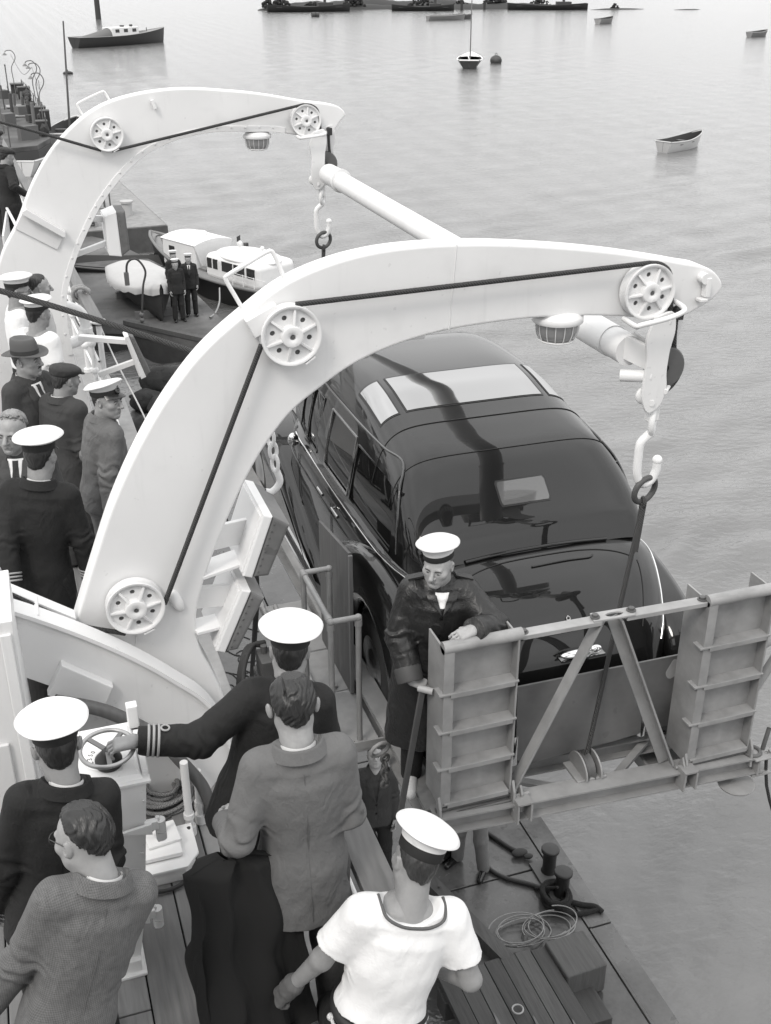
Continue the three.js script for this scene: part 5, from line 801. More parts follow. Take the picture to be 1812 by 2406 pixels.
// E: sailor in the white shirt, low at the rail
const so = person({ label: 'sailor in white square-necked shirt and cap at the rail, seen from behind', pos: [.975, 5.03, -2.98], turn: 176, h: 1.80, bodyW: 1.2, near: .007, lift: .35, bend: .3, lean: 7, side: 16, head: { pitch: 13, yaw: 8, tilt: 20 }, skin: 1, sleeves: 'short', hair: { thick: .0035, tone: 1, low: -.05 }, hat: 'sailor', cap: { flare: .042, band: .042, wall: .022, top: .04, lift: .01 }, capPitch: -3, capTilt: 6, face: { plain: true }, shirt: false, jacket: { name: 'shirt', mat: shirtW, hem: 1.0, skirt: .92, fat: 1.10, col: false, fold: .006 }, trousers: fabric(.012), armL: { elbow: [.60, 6.16, -2.95], wrist: [.62, 5.98, -3.2], curl: .9 }, armR: { elbow: [1.36, 6.2, -2.88], wrist: [1.25, 6.03, -3.12], curl: .9 } });
{
  const g = so.g, neck = [[-.134, 1.508, .0], [-.131, 1.498, -.05], [-.114, 1.476, -.098], [-.06, 1.460, -.122], [0, 1.456, -.126], [.06, 1.460, -.122], [.114, 1.476, -.098], [.131, 1.498, -.05], [.134, 1.508, .0]].map((p) => so.up(...p));
  mesh('neck_binding', [tube(neck, .0065, 60, 8)], M(.09, .8), g);
  const belt = Array.from({ length: 25 }, (_, i) => { const a = i / 24 * 6.2832; return so.up(Math.sin(a) * .178, .985 + .012 * Math.sin(a * 2), Math.cos(a) * .142); });
  mesh('belt', [tube(belt, .026, 80, 8)], M(.015, .6), g);
  const lan = Array.from({ length: 17 }, (_, i) => { const a = lerp(1.7, 4.6, i / 16); return so.up(Math.sin(a) * .20, .955 - .05 * Math.sin((a - 1.7) / 2.9 * 3.14), Math.cos(a) * .162); });
  mesh('lanyard', [tube(lan, .0075, 60, 8), ball(.016, ...lan[0]), ball(.016, ...lan[16])], M(.6, .8, { bump: T.rope, bs: .003 }), g);
  for (const k of ['L', 'R']) { const a = so.arms[k]; mesh('glove', build([...handPrims(a.W, a.dir, a.nrm, a.sg, .9, .1).map((p) => ({ ...p, r: p.r * 1.16 + .003, s: (p.s ?? p.r) * 1.16 + .003 })), { a: V(...a.E).lerp(V(...a.W), .86).toArray(), b: a.W, r: .043, s: .040, k: .02 }], .005, (d, x, y, z) => d + .003 * noise(x * 40, y * 40, z * 40)), M(.13, .85, { map: T.dirty, bump: T.cloth, bs: .002 }), g); }
}
// F: sailor in oilskin coat leaning on the ramp
const ps = person({ label: 'sailor in black raincoat and white cap leaning on the ribbed ramp', pos: [2.0, 5.29, -5.05], turn: -12, h: 1.70, near: .0075, lean: 4, side: -4, head: { pitch: 6, yaw: -30, tilt: -4 }, skin: 3, hair: { thick: .003, tone: 2, low: -.05 }, hat: 'sailor', cap: { flare: .038, lift: .012, band: .036 }, capPitch: -8, capTilt: 8, face: { cheek: 1.12, nose: 1.1, jaw: 1.14 }, shirt: false, jacket: { name: 'raincoat', mat: rainMat, hem: .36, skirt: 1.12, fat: 1.16, lapels: true, lapW: .12, lapOff: .020, vw: .036, vee: 1.36, vest: true, fold: .009, cuff: .015, slv: 1.34, colW: .075 }, trousers: fabric(.010), shoeMat: M(.62, .8), armL: { elbow: [2.42, 6.40, -4.90], wrist: [2.10, 6.60, -4.67], dir: [-1, -.15, .12], nrm: [-.1, 1, .35], curl: .5 }, armR: { elbow: [1.74, 6.36, -5.06], wrist: [1.80, 6.22, -4.86], dir: [.8, -.4, .4], nrm: [.2, .75, .5], curl: .75 } });
{
  const g = ps.g, a = ps.arms.R, W = V(...a.W), d = W.clone().sub(V(...a.E)).normalize();
  mesh('turned_cuff', [lathe([[.068, -.07], [.078, -.066], [.075, .016], [.068, .02]], 32).applyMatrix4(new THREE.Matrix4().compose(W, new THREE.Quaternion().setFromUnitVectors(V(0, 1, 0), d), V(1, 1, 1)))], M(.055, .6, { side: THREE.DoubleSide }), g);
  for (const q of [-1, 1]) mesh('epaulette', [bar(ps.up(q * .085, 1.535, -.012), ps.up(q * .19, 1.508, -.014), .05, .012)], rainMat, g);
  const l = thing('hand_lever', 'dark steel lever with pale grip held by the sailor on the platform', 'lever');
  mesh('shaft', [bar([1.855, 6.18, -4.80], [1.74, 5.26, -4.84], .035, .02)], steelDark, l); mesh('grip', [rod([1.83, 6.19, -4.80], [1.895, 6.19, -4.74], .02)], M(.4, .5), l);
}
// G: men on the pontoon below
person({ label: 'man in dark boiler suit standing on the pontoon under the iron ring', pos: [2.86, .8, -8.72], turn: -15, h: 1.72, near: .014, head: { pitch: -32, yaw: 0 }, skin: 3, hair: { thick: .006 }, face: {}, jacket: { name: 'boiler_suit', mat: fabric(.045), hem: .84, fat: 1.06, skirt: 1.0, lapels: true }, trousers: fabric(.02), tie: false });
person({ label: 'man in pale trousers standing on the pontoon, upper half hidden by the platform end', pos: [3.88, .8, -8.5], turn: -50, h: 1.75, near: .016, skin: 0, hair: { thick: .006 }, face: {}, jacket: { mat: fabric(.08), hem: .8 }, trousers: fabric(.15), stance: .03 });
person({ label: 'figure in black trousers beside the pale-trousered man on the pontoon', pos: [3.72, .8, -8.85], turn: -70, h: 1.75, near: .016, skin: 0, hair: { thick: .006 }, face: {}, jacket: { mat: fabric(.02), hem: .8 }, trousers: fabric(.012) });
// H: the group behind the first davit
person({ label: 'officer in dark uniform with white cap behind the first davit, back to us', pos: [-.09, 5.5, -6.30], turn: 164, h: 1.86, near: .009, lean: 4, side: 7, head: { pitch: 8, yaw: -10 }, skin: 1, hair: { thick: .004 }, hat: 'officer', cap: { flare: .05 }, capPitch: -2, face: { plain: true }, jacket: { mat: navy, hem: .76, fat: 1.02, stripes: ['L', 'R'] }, armL: { elbow: [-.30, 6.72, -6.15], wrist: [-.26, 6.5, -6.05] }, armR: { wrist: [.20, 6.4, -6.25], elbow: [.25, 6.7, -6.15] } });
person({ label: 'man in a stained boiler suit and peaked white cap with black badge, looking round', pos: [.40, 5.5, -7.42], turn: 104, h: 1.76, near: .009, lean: 9, head: { pitch: -2, yaw: -54, tilt: -3 }, skin: 0, hair: { thick: .004 }, hat: 'officer', cap: { flare: .034, lift: .022, sag: .008, band: .036 }, capPitch: -10, badge: true, face: { nose: 1.15, jaw: 1.05 }, shirt: false, jacket: { name: 'boiler_suit', mat: boilerMat, hem: .84, fat: 1.08, skirt: 1.0, fold: .007 }, trousers: boilerMat, armR: { elbow: [.36, 6.66, -7.16], wrist: [.42, 6.40, -7.12], dir: [.15, -1, .05], nrm: [-.2, 0, 1] } });
person({ label: 'grim man in a dark felt hat, suit and tie', pos: [.01, 5.5, -8.36], turn: 42, h: 1.80, near: .01, head: { pitch: -2, yaw: 14 }, skin: 0, moustache: true, hair: { thick: .005, tone: 1 }, hat: 'fedora', tie: true, face: { jaw: 1.12, nose: 1.1, cheek: 1.05 }, jacket: { mat: fabric(.045), hem: .78, fat: 1.1, lapels: true }, trousers: fabric(.03) });
person({ label: 'man in a flat cap and dark jacket turned away towards the water', pos: [.235, 5.5, -8.08], turn: 128, h: 1.70, near: .01, head: { pitch: 8, yaw: -10 }, skin: 1, hair: { thick: .006, tone: 1 }, hat: 'flat', face: {}, jacket: { mat: fabric(.04), hem: .78, fat: 1.08, lapels: true }, trousers: fabric(.03) });
person({ label: 'bareheaded older man with thin fair hair facing us behind the officer', pos: [-.125, 5.5, -6.92], turn: -12, h: 1.82, near: .009, head: { pitch: 4, yaw: -14, tilt: -3 }, skin: 0, hair: { thick: .013, front: .106, tone: 3, sweep: 4, fs: .0, rag: .022 }, moustache: false, face: { nose: 1.15, jaw: .96 }, tie: true, jacket: { mat: fabric(.06), hem: .76, fat: 1.06, lapels: true }, trousers: fabric(.04) });
person({ label: 'sailor in white vest and flat white cap in front of the second davit', pos: [.15, 5.5, -9.68], turn: 132, h: 1.76, near: .01, head: { pitch: 4, yaw: -4 }, skin: 1, hair: { thick: .004 }, hat: 'sailor', capPitch: -2, face: {}, shirt: false, sleeves: 'short', jacket: { name: 'shirt', mat: shirtW, hem: .95, skirt: .9, col: false }, trousers: fabric(.012) });
person({ label: 'sailor in spectacles and white cap seen in profile by the second davit', pos: [.02, 5.5, -10.45], turn: 92, h: 1.78, near: .01, head: { pitch: 2, yaw: -6 }, skin: 1, hair: { thick: .004 }, hat: 'sailor', cap: { flare: .04 }, capPitch: -2, glasses: true, face: {}, shirt: false, sleeves: 'short', jacket: { name: 'shirt', mat: shirtW, hem: .95, skirt: .9, col: false }, trousers: fabric(.012) });
person({ label: 'bareheaded man in profile between the two white caps', pos: [.20, 5.5, -10.6], turn: 98, h: 1.76, near: .011, head: { pitch: 4 }, skin: 0, hair: { thick: .006, front: .08, tone: 1 }, face: { nose: 1.2 }, jacket: { mat: fabric(.5), hem: .8 }, trousers: fabric(.05) });
person({ label: 'man in black coat and dark cap far along the ship rail', pos: [.16, 5.5, -18.5], turn: 120, h: 1.78, near: .014, head: { pitch: 10 }, skin: 1, hair: { thick: .006 }, hat: 'flat', face: { plain: true }, jacket: { mat: fabric(.012), hem: .5 }, trousers: fabric(.012), armR: { wrist: [.38, 6.62, -18.3], elbow: [.25, 6.7, -18.1] } });
person({ label: 'second dark-capped figure farther along the ship rail', pos: [.1, 5.5, -20.4], turn: 150, h: 1.8, near: .016, skin: 1, hair: { thick: .006 }, hat: 'flat', face: { plain: true }, jacket: { mat: fabric(.015), hem: .5 }, trousers: fabric(.012) });
// I: three men on the quay
person({ label: 'man in dark jersey and white-topped cap on the quay, behind the other two', pos: [4.36, .8, -31.25], turn: 10, h: 1.74, near: .02, skin: 0, hair: { thick: .006 }, hat: 'sailor', face: { plain: true }, jacket: { mat: fabric(.014), hem: .8 }, trousers: fabric(.014), group: undefined });
person({ label: 'man with hands in pockets and a pale scarf, the front one on the quay', pos: [4.27, .8, -30.35], turn: 5, h: 1.72, near: .02, skin: 0, hair: { thick: .006 }, hat: 'sailor', face: { plain: true }, tie: true, jacket: { mat: fabric(.016), hem: .8 }, trousers: fabric(.016) });
person({ label: 'man in dark suit with shirt and tie standing nearest the white launch', pos: [4.70, .8, -30.75], turn: -8, h: 1.74, near: .02, skin: 0, hair: { thick: .006 }, hat: 'sailor', face: { plain: true }, tie: true, jacket: { mat: fabric(.016), hem: .8, lapels: true }, trousers: fabric(.016) });
// ---------- deck fittings round the officers ----------
{
  const c = thing('wheel_console', 'white steel winch console with a horizontal handwheel on top', 'control stand');
  const S = [[-.06, .0], [.26, .0], [.26, -.40], [-.06, -.40]];
  const sect = (y, x0, x1, z0, z1) => [[x0, y, z0], [x1, y, z0], [x1, y, z1], [x0, y, z1], [x0, y, z0]];
  mesh('cabinet', [toCreasedNormals(loft([sect(5.58, -.1, .12, -3.98, -4.26), sect(5.95, -.1, .17, -3.93, -4.24), sect(6.60, -.08, .225, -3.855, -4.21), sect(6.70, -.07, .235, -3.86, -4.22)]), .3), box(.34, .012, .38, .085, 6.70, -4.04, -.05)], white, c);
  mesh('top_casing', [toCreasedNormals(loft([sect(6.69, -.07, .235, -3.86, -4.24), sect(6.735, -.05, .215, -3.89, -4.24), sect(6.745, -.03, .20, -3.92, -4.22), sect(6.745, .08, .09, -4.05, -4.06)]), .3), box(.05, .16, .05, .235, 6.76, -4.25), box(.03, .05, .3, .24, 6.71, -4.05), box(.36, .02, .05, .08, 6.72, -4.25)], white, c);
  mesh('plinth', [box(.24, .09, .30, .0, 5.545, -4.1), box(.28, .02, .34, .0, 5.51, -4.1)], white, c);
  for (const [y, x, z] of [[6.46, .235, -3.88], [5.88, .18, -3.95]]) { mesh('hinge', [rod([x + .04, y - .05, z], [x + .04, y + .01, z], .024), rod([x + .04, y - .095, z], [x + .04, y - .055, z], .024), box(.06, .05, .03, x + .0, y, z + .012), extr(poly([[0, 0], [-.14, .035], [-.14, .042], [0, .06]]), .014, .003).translate(x, y - .03, z + .03), box(.02, .14, .02, x + .03, y - .04, z)], white, c); }
  for (const y of [6.62, 6.3, 6.15, 6.05, 5.78]) mesh('screw', [ball(.007, lerp(.12, .222, (y - 5.58) / 1.02) - .01, y, lerp(-3.975, -3.85, (y - 5.58) / 1.02) + .004, 1, 1, .6, 8)], whiteDull, c);
  mesh('label_rail', [bar([-.02, 5.98, -3.915], [.09, 5.985, -3.915], .012, .02)], white, c);
  const w = thing('handwheel', 'horizontal spoked handwheel on the white console under the striped sleeve', 'wheel', [.098, 6.84, -3.965]); w.rotation.x = .1;
  mesh('rim', [ring(.112, .010, 0, 0, 0, Math.PI / 2, 0, 0, 56, 12)], M(.45, .35, { metalness: .5, map: T.dirty }), w);
  for (const a of [.85, 2.3, -1.57]) mesh('spoke', [bar([0, -.012, 0], [.108 * Math.cos(a), 0, -.108 * Math.sin(a)], .02, .009)], M(.16, .45, { metalness: .4 }), w);
  mesh('hub', [lathe([[0, -.005], [.022, -.006], [.026, -.02], [.05, -.05], [.058, -.06], [.058, -.085], [0, -.085]], 28)], black, w);
  { // worn lettering round the wheel plate
    const cv = document.createElement('canvas'); cv.width = 256; cv.height = 256; const x = cv.getContext('2d'); x.fillStyle = '#e4e4e4'; x.fillRect(0, 0, 256, 256); x.fillStyle = '#222'; x.font = 'bold 36px sans-serif'; for (const [s, a] of [['2', 3.5], ['3', 3.1], ['5', 2.7], ['0', 2.4], ['6', 4.0]]) { x.save(); x.translate(128 + 92 * Math.cos(a), 128 - 92 * Math.sin(a)); x.rotate(1.57 - a); x.fillText(s, -10, 12); x.restore(); }
    const t = new THREE.CanvasTexture(cv); t.colorSpace = THREE.SRGBColorSpace; const g = new THREE.CircleGeometry(.098, 40).rotateX(-Math.PI / 2).translate(.092, 6.7475, -4.03); g.userData.keepUV = true; const pl = lathe([[.098, -.004], [.1, 0]], 40).translate(.092, 6.747, -4.03);
    mesh('index_plate', g, new THREE.MeshStandardMaterial({ map: t, roughness: .5 }), c);
  }
}
{
  const l = thing('deck_locker', 'tall flat white locker side at the picture edge above the officer', 'locker');
  mesh('carcass', [box(.62, 1.66, .5, -.53, 6.33, -4.86)], white, l); mesh('corner_strip', [box(.05, 1.6, .02, -.26, 6.30, -4.60)], white, l); mesh('door', [box(.40, 1.0, .02, -.53, 6.0, -4.60)], whiteDull, l);
  const h = thing('deck_hatch', 'small white bevelled hatch with black screw clamps beside the console'.replace('bevelled ', ''), 'hatch');
  mesh('coaming', [extr(poly([[-.2, -.18], [.10, -.18], [.18, -.08], [.18, .18], [-.2, .18]]), .10, .012).rotateX(-Math.PI / 2).translate(.34, 5.5, -4.62), extr(poly([[-.22, -.2], [.115, -.2], [.205, -.09], [.205, .2], [-.22, .2]]), .02, .004).rotateX(-Math.PI / 2).translate(.34, 5.60, -4.62)], white, h);
  mesh('lid', [box(.28, .03, .26, .30, 5.645, -4.64, 0, .0), box(.22, .022, .2, .33, 5.672, -4.70, 0, .12)], white, h);
  mesh('clamp', [rod([.315, 5.66, -4.68], [.315, 5.78, -4.68], .011), rod([.25, 5.74, -4.66], [.40, 5.76, -4.74], .008), ball(.013, .40, 5.76, -4.74), ball(.016, .315, 5.66, -4.68)], black, h);
  mesh('hose', [tube([[.10, 5.54, -4.45], [.25, 5.53, -4.36], [.40, 5.53, -4.38], [.50, 5.53, -4.5], [.53, 5.55, -4.65], [.52, 5.62, -4.78]], .013, 50, 8)], rubber, h);
  h.scale.set(.8, .9, .8); h.position.set(.34 * .2, .55, -4.66 * .2);
  const r = thing('rope_coil', 'coil of laid rope on the deck beyond the console', 'rope'); const pts = []; for (let i = 0; i <= 260; i++) { const a = i * .21, k = i / 260, R = .07 + .11 * Math.abs(((k * 5.2) % 2) - 1); pts.push([.40 + R * Math.cos(a) + .01 * noise(a, 1, 1), 5.515 + k * .075 + .008 * noise(a, 2, 2), -5.17 + R * Math.sin(a) * 1.05]); }
  mesh('strand', [tube(pts, .0125, 900, 8)], M(.22, .85, { bump: T.rope, bs: .005 }), r);
}
// ---------- ship's rail ----------
function balusters(g, list, y0, y1) { for (const [x, z] of list) mesh('stanchion', [rod([x, y0, z], [x, y1, z], .024), ball(.045, x, y0 + (y1 - y0) * .36, z), ball(.045, x, y0 + (y1 - y0) * .7, z), rod([x, y0, z], [x, y0 + .04, z], .05)], white, g); }
{
  const wood = M(.15, .5, { map: T.wood, bump: T.wood, bs: .001 });
  const n = thing('ship_rail', 'broad grey timber rail capping beside the white-shirted sailor', 'rail');
  mesh('capping', [bar([1.10, 6.34, -3.95], [1.10, 6.34, -3.2], .15, .05)], wood, n); balusters(n, [[1.10, -3.85], [1.10, -3.3]], 5.5, 6.32); mesh('lower_rail', [rod([1.10, 5.95, -3.9], [1.10, 5.95, -3.2], .014), rod([1.10, 5.72, -3.9], [1.10, 5.72, -3.2], .014)], white, n); mesh('stay', [rod([1.02, 6.3, -3.93], [1.0, 5.55, -3.6], .012)], white, n);
  const f = thing('ship_rail', 'long timber-capped rail with white stanchions running on past the second davit', 'rail');
  const path = [[.80, -11.7], [.74, -13], [.66, -15], [.56, -18], [.42, -21], [.24, -25], [.05, -29]];
  const cp = path.map(([x, z]) => [x, z]); const sp = new THREE.CatmullRomCurve3(cp.map(([x, z]) => V(x, 6.42, z))).getPoints(40);
  const rows = sp.map((p) => [[p.x - .07, p.y - .02, p.z], [p.x - .06, p.y + .025, p.z], [p.x + .06, p.y + .025, p.z], [p.x + .07, p.y - .02, p.z], [p.x + .06, p.y - .03, p.z], [p.x - .06, p.y - .03, p.z], [p.x - .07, p.y - .02, p.z]]);
  mesh('capping', [toCreasedNormals(loft(rows), .5)], wood, f);
  balusters(f, [[.72, -11.95], [.70, -12.9], [.66, -14.2], [.60, -15.9], [.54, -17.6], [.48, -19.3], [.40, -21.2], [.30, -23.2]], 5.5, 6.40);
  for (const y of [5.75, 6.0, 6.22]) mesh('lower_rail', [tube(path.map(([x, z]) => [x - .04, y, z]), .014, 50, 8)], white, f);
  const k = thing('rail_lashing', 'rope lashing knotted on the end of the timber rail by the second davit', 'rope'); mesh('turns', [ring(.085, .022, .72, 6.43, -12.9, 0, .1, 0, 24, 8), ring(.09, .02, .72, 6.43, -12.84, .2, -.1, 0, 24, 8), ball(.05, .79, 6.45, -12.88), ball(.04, .66, 6.5, -12.86)], M(.3, .9, { bump: T.rope, bs: .004 }), k);
  mesh('tail', [tube([[.78, 6.45, -12.86], [.9, 6.1, -11.6], [1.02, 5.9, -10.2], [1.15, 5.55, -8.6]], .0085, 40, 6)], M(.5, .8), k);
  const v = thing('vent_pipe', 'thick white pipe bend beside the rail behind the sailors', 'pipe'); mesh('bend', [tube([[.30, 6.68, -11.6], [.48, 6.66, -11.6], [.62, 6.58, -11.62], [.66, 6.44, -11.64], [.60, 6.30, -11.62], [.46, 6.25, -11.6], [.30, 6.24, -11.6]], .055, 60, 16)], white, v); mesh('flange', [rod([.66, 6.36, -11.64], [.66, 6.40, -11.64], .07), lathe([[.0, .02], [.08, .015], [.085, 0], [.06, -.02]], 28).translate(.80, 6.42, -11.75), rod([.80, 5.5, -11.75], [.80, 6.42, -11.75], .03)], white, v);
  const d = thing('canvas_dodger', 'pale canvas dodger laced to the inner rail behind the second davit', 'screen'); mesh('canvas', [box(.03, .62, 3.6, .08, 6.05, -18.4, 0, -.06)], whiteDull, d); mesh('top_rail', [rod([.2, 6.40, -16.6], [-.02, 6.40, -20.2], .022)], white, d);
  const lad = thing('gangway_rail', 'white folding rail and tackle beside the man in the boiler suit', 'rail'); mesh('side_bar', [bar([.62, 6.66, -8.75], [.70, 6.06, -8.2], .025, .02), bar([.58, 6.50, -8.7], [.66, 6.0, -8.2], .02, .02)], white, lad); mesh('plate', [box(.02, .3, .12, .655, 6.55, -8.68, .2, 0, -.2)], white, lad); mesh('block', [box(.09, .1, .06, .66, 6.13, -8.25), ring(.035, .01, .62, 6.14, -8.2, 0, .4), ball(.025, .70, 6.04, -8.2), ball(.02, .63, 6.45, -8.6), ball(.02, .60, 6.56, -8.66)], white, lad);
  const hoses = []; const hz = thing('hose_bundle', 'dark ribbed hoses hanging over the ship side behind the davit', 'hose'); for (let i = 0; i < 6; i++) mesh('hose', [tube([[.62 + i * .035, 6.32 - i * .02, -8.5 + i * .05], [.70 + i * .04, 6.1, -8.0], [.74 + i * .04, 5.75, -7.5], [.76 + i * .04, 5.4, -7.1]], .016, 24, 8)], steelDark, hz);
}
{ // mooring wire crossing in front of the sailors, and the pole flag halyards
  const w = thing('wire_hawser', 'thick greasy wire rope stretched across the group of sailors to the davit', 'wire'); mesh('strand', [tube([[-.9, 8.47, -6.6], [-.07, 8.233, -6.3], [.455, 8.06, -6.1], [1.04, 7.86, -5.8], [1.3, 7.8, -5.4]], .017, 60, 8)], M(.06, .6, { map: T.stain, bump: T.rope, bs: .006 }), w); mesh('end_eye', [ring(.04, .012, 1.31, 7.8, -5.38)], wire, w);
}
// ---------- things on the pontoon ----------
{
  const b = thing('bollard', 'twin black mooring bollards on the outer edge of the pontoon', 'bollard');
  for (const [x, z] of [[4.68, -8.15], [4.66, -7.80]]) mesh('post', [lathe([[.0, 1.16], [.085, 1.155], [.10, 1.14], [.10, 1.115], [.075, 1.10], [.072, .85], [.11, .80]], 32).translate(x, 0, z)], M(.03, .45, { map: T.dirty }), b);
  mesh('base_plate', [box(.3, .03, .7, 4.67, .815, -7.97)], steelDark, b); 
  const r = thing('mooring_rope', 'black tarred rope heaped round the twin bollards', 'rope'); const p = []; for (let i = 0; i <= 60; i++) { const a = i * .62; p.push([4.56 + (.13 + .05 * noise(i * .2, 1, 1)) * Math.cos(a), .84 + .10 * Math.abs(Math.sin(i * .27)), -7.74 + (.15 + .06 * noise(i * .3, 4, 1)) * Math.sin(a)]); }
  mesh('turns', [tube(p, .026, 260, 8)], M(.018, .85, { bump: T.rope, bs: .008 }), r); mesh('end', [tube([[4.6, .86, -7.7], [4.78, .84, -7.58], [4.9, .85, -7.5], [4.95, .83, -7.42]], .03, 20, 8), tube([[4.5, .84, -7.6], [4.7, .83, -7.48], [4.92, .84, -7.46]], .028, 20, 8), rod([4.42, .83, -7.95], [4.55, 1.05, -7.7], .016)], M(.018, .85, { bump: T.rope, bs: .008 }), r);
  const h = thing('hose', 'dark hose snaking across the pontoon from the men to the bollards', 'hose'); mesh('pipe', [tube([[3.6, .83, -10.2], [3.95, .83, -9.5], [4.18, .83, -9.1], [4.12, .83, -8.75], [4.06, .83, -8.45], [4.16, .83, -8.22], [4.4, .83, -8.02], [4.55, .84, -7.85]], .026, 70, 10)], M(.02, .6), h); mesh('spur', [tube([[4.18, .83, -9.1], [4.3, .83, -8.85], [4.42, .83, -8.6], [4.5, .83, -8.5]], .026, 24, 8), ball(.06, 4.48, .85, -8.48, 1.6, .6, 1), ball(.04, 4.55, .85, -8.40, 1.4, .6, 1)], M(.02, .7), h);
  const c = thing('wire_coil', 'loose pale wire coiled on the pontoon deck before the planked ramp', 'wire'); const loops = []; for (let k = 0; k < 7; k++) { const cx = 4.0 + (k % 2) * .32 + rr(-.05, .05), cz = -7.45 + rr(-.06, .06), R = rr(.2, .27), q = []; for (let i = 0; i <= 24; i++) { const a = i / 24 * 6.4 + k; q.push([cx + R * Math.cos(a) * 1.15, .815 + .05 * k * .3 + .07 * Math.max(0, Math.sin(a * .5 + k)), cz + R * Math.sin(a) * .8]); } loops.push(tube(q, .007, 70, 6)); } mesh('loops', loops, M(.24, .5), c);
  const wd = [0, 1, 2].map((i) => M(.075 + i * .02, .75, { map: T.woodz, bump: T.woodz, bs: .004 }));
  const t = thing('planked_ramp', 'dark worn timber ramp of heavy planks on the pontoon, with white scuffs', 'timber ramp'); for (let i = 0; i < 7; i++) mesh('plank', [box(.158, .07, 3.9, 2.98 + i * .163, 1.13 + rr(-.004, .004), -5.02 - .02 * (i % 2), -.02, 0, 0, .008)], wd[i % 3], t);
  for (const z of [-6.8, -5.2]) mesh('bearer', [box(1.2, .24, .2, 3.47, .95, z)], wd[0], t); mesh('scuff_line', [3.22, 3.55, 3.87].map((x, i) => extr(poly(smooth2([[0, -.6], [.014, -.35], [.008, -.1], [.02, .15], [.01, .5], [-.008, .4], [-.012, .1], [-.006, -.2], [0, -.6]], 40)), .003, 0).rotateX(-Math.PI / 2).translate(x, 1.170, -5.9 + i * .15)), M(.30, .9, { map: T.stain }), t); mesh('iron_ring', [ring(.05, .008, 3.45, 1.18, -6.35, Math.PI / 2)], M(.35, .6), t);
  const bl = thing('timber_block', 'squat dark timber block at the outer corner of the planked ramp', 'block'); mesh('block', [box(.44, .36, .46, 4.26, 1.0, -6.76, 0, .04, 0, .02)], wd[2], bl); mesh('foot', [box(.26, .14, .5, 4.22, .87, -6.4)], wd[0], bl); mesh('grating', [box(.26, .03, .05, 4.28, .84, -5.85), box(.26, .03, .05, 4.28, .84, -5.75), box(.03, .03, .16, 4.2, .85, -5.8), box(.03, .03, .16, 4.34, .85, -5.8)], steel, bl);
  const bd = thing('baulk', 'long timber baulk laid along the inner lip of the pontoon', 'timber'); mesh('beam', [bar([3.28, .87, -8.6], [3.78, .87, -6.9], .14, .14)], wd[2], bd); mesh('spike', [rod([3.4, .93, -8.2], [3.4, .97, -8.2], .016)], steelDark, bd);
  // sacks and clutter farther along
  const sackM = M(.075, .95, { map: T.stain, bump: T.cloth, bs: .003 }); const lbl = ['biggest dark sack on top of the heap by the water gap', 'dark sack at the water end of the heap', 'lower pale-topped sack of the heap on the pontoon', 'slumped sack at the ship end of the heap', 'flattened sack lying in front of the heap'];
  [[2.95, 1.25, -24.2, .55, .3], [3.45, 1.15, -24.4, .5, .3], [2.75, .98, -23.2, .5, .2], [2.5, .98, -23.8, .42, .2], [2.3, .93, -22.5, .45, .15]].forEach(([x, y, z, w, hh], i) => { const s = thing('sack', lbl[i], 'sack', [x, y, z], i * .8); const g = new THREE.SphereGeometry(1, 28, 18), p = g.attributes.position; for (let k = 0; k < p.count; k++) { const X = p.getX(k), Y = p.getY(k), Z = p.getZ(k), q = 1 + .16 * noise(X * 2 + i, Y * 2, Z * 2); p.setXYZ(k, X * w * q, Y * (hh + .08) * q, Z * .34 * q); } g.computeVertexNormals(); mesh('bag', g, sackM, s); mesh('tied_neck', [ball(.07, w * .98, .05, 0, 1.4, .8, .8), ring(.05, .015, w * .92, .05, 0, 0, 1.57)], sackM, s); });
  const sp = thing('mooring_ringbolt', 'iron eye bar lying on the pontoon near the sacks', 'iron bar'); mesh('bar', [rod([2.05, .85, -20.5], [2.6, .85, -20.1], .03), ring(.08, .03, 1.98, .86, -20.55, Math.PI / 2)], steelDark, sp); mesh('shackle', [ball(.09, 1.9, .88, -22.3, 1.4, .7, 1), rod([1.9, .86, -22.3], [2.5, .86, -22.2], .03)], steelDark, sp);
  const yarn = thing('rope_yarn', 'thin curly yarn ends scattered on the pontoon below the buffers', 'yarn'); for (let k = 0; k < 7; k++) { const x = 2.0 + rr(-.2, .6), z = -13.4 + rr(-1, 1.2), q = []; for (let i = 0; i < 12; i++) q.push([x + .25 * noise(k, i * .35, 1) * 1.6 + i * .02, .806, z + .3 * noise(k + 9, i * .35, 2) * 1.6 + i * .03]); mesh('strand', [tube(q, .009, 50, 5)], M(.04, .9), yarn); }
  const dr = thing('dark_rope', 'dark rope leading down from the buffers past the officers cap to the pontoon', 'rope'); mesh('strand', [tube([[1.2, 6.5, -6.1], [1.35, 5.6, -6.9], [1.75, 3.0, -9.5], [2.3, .85, -12.4]], .022, 40, 8)], wire, dr); mesh('end_knot', [ball(.05, 2.3, .85, -12.4)], wire, dr);
}
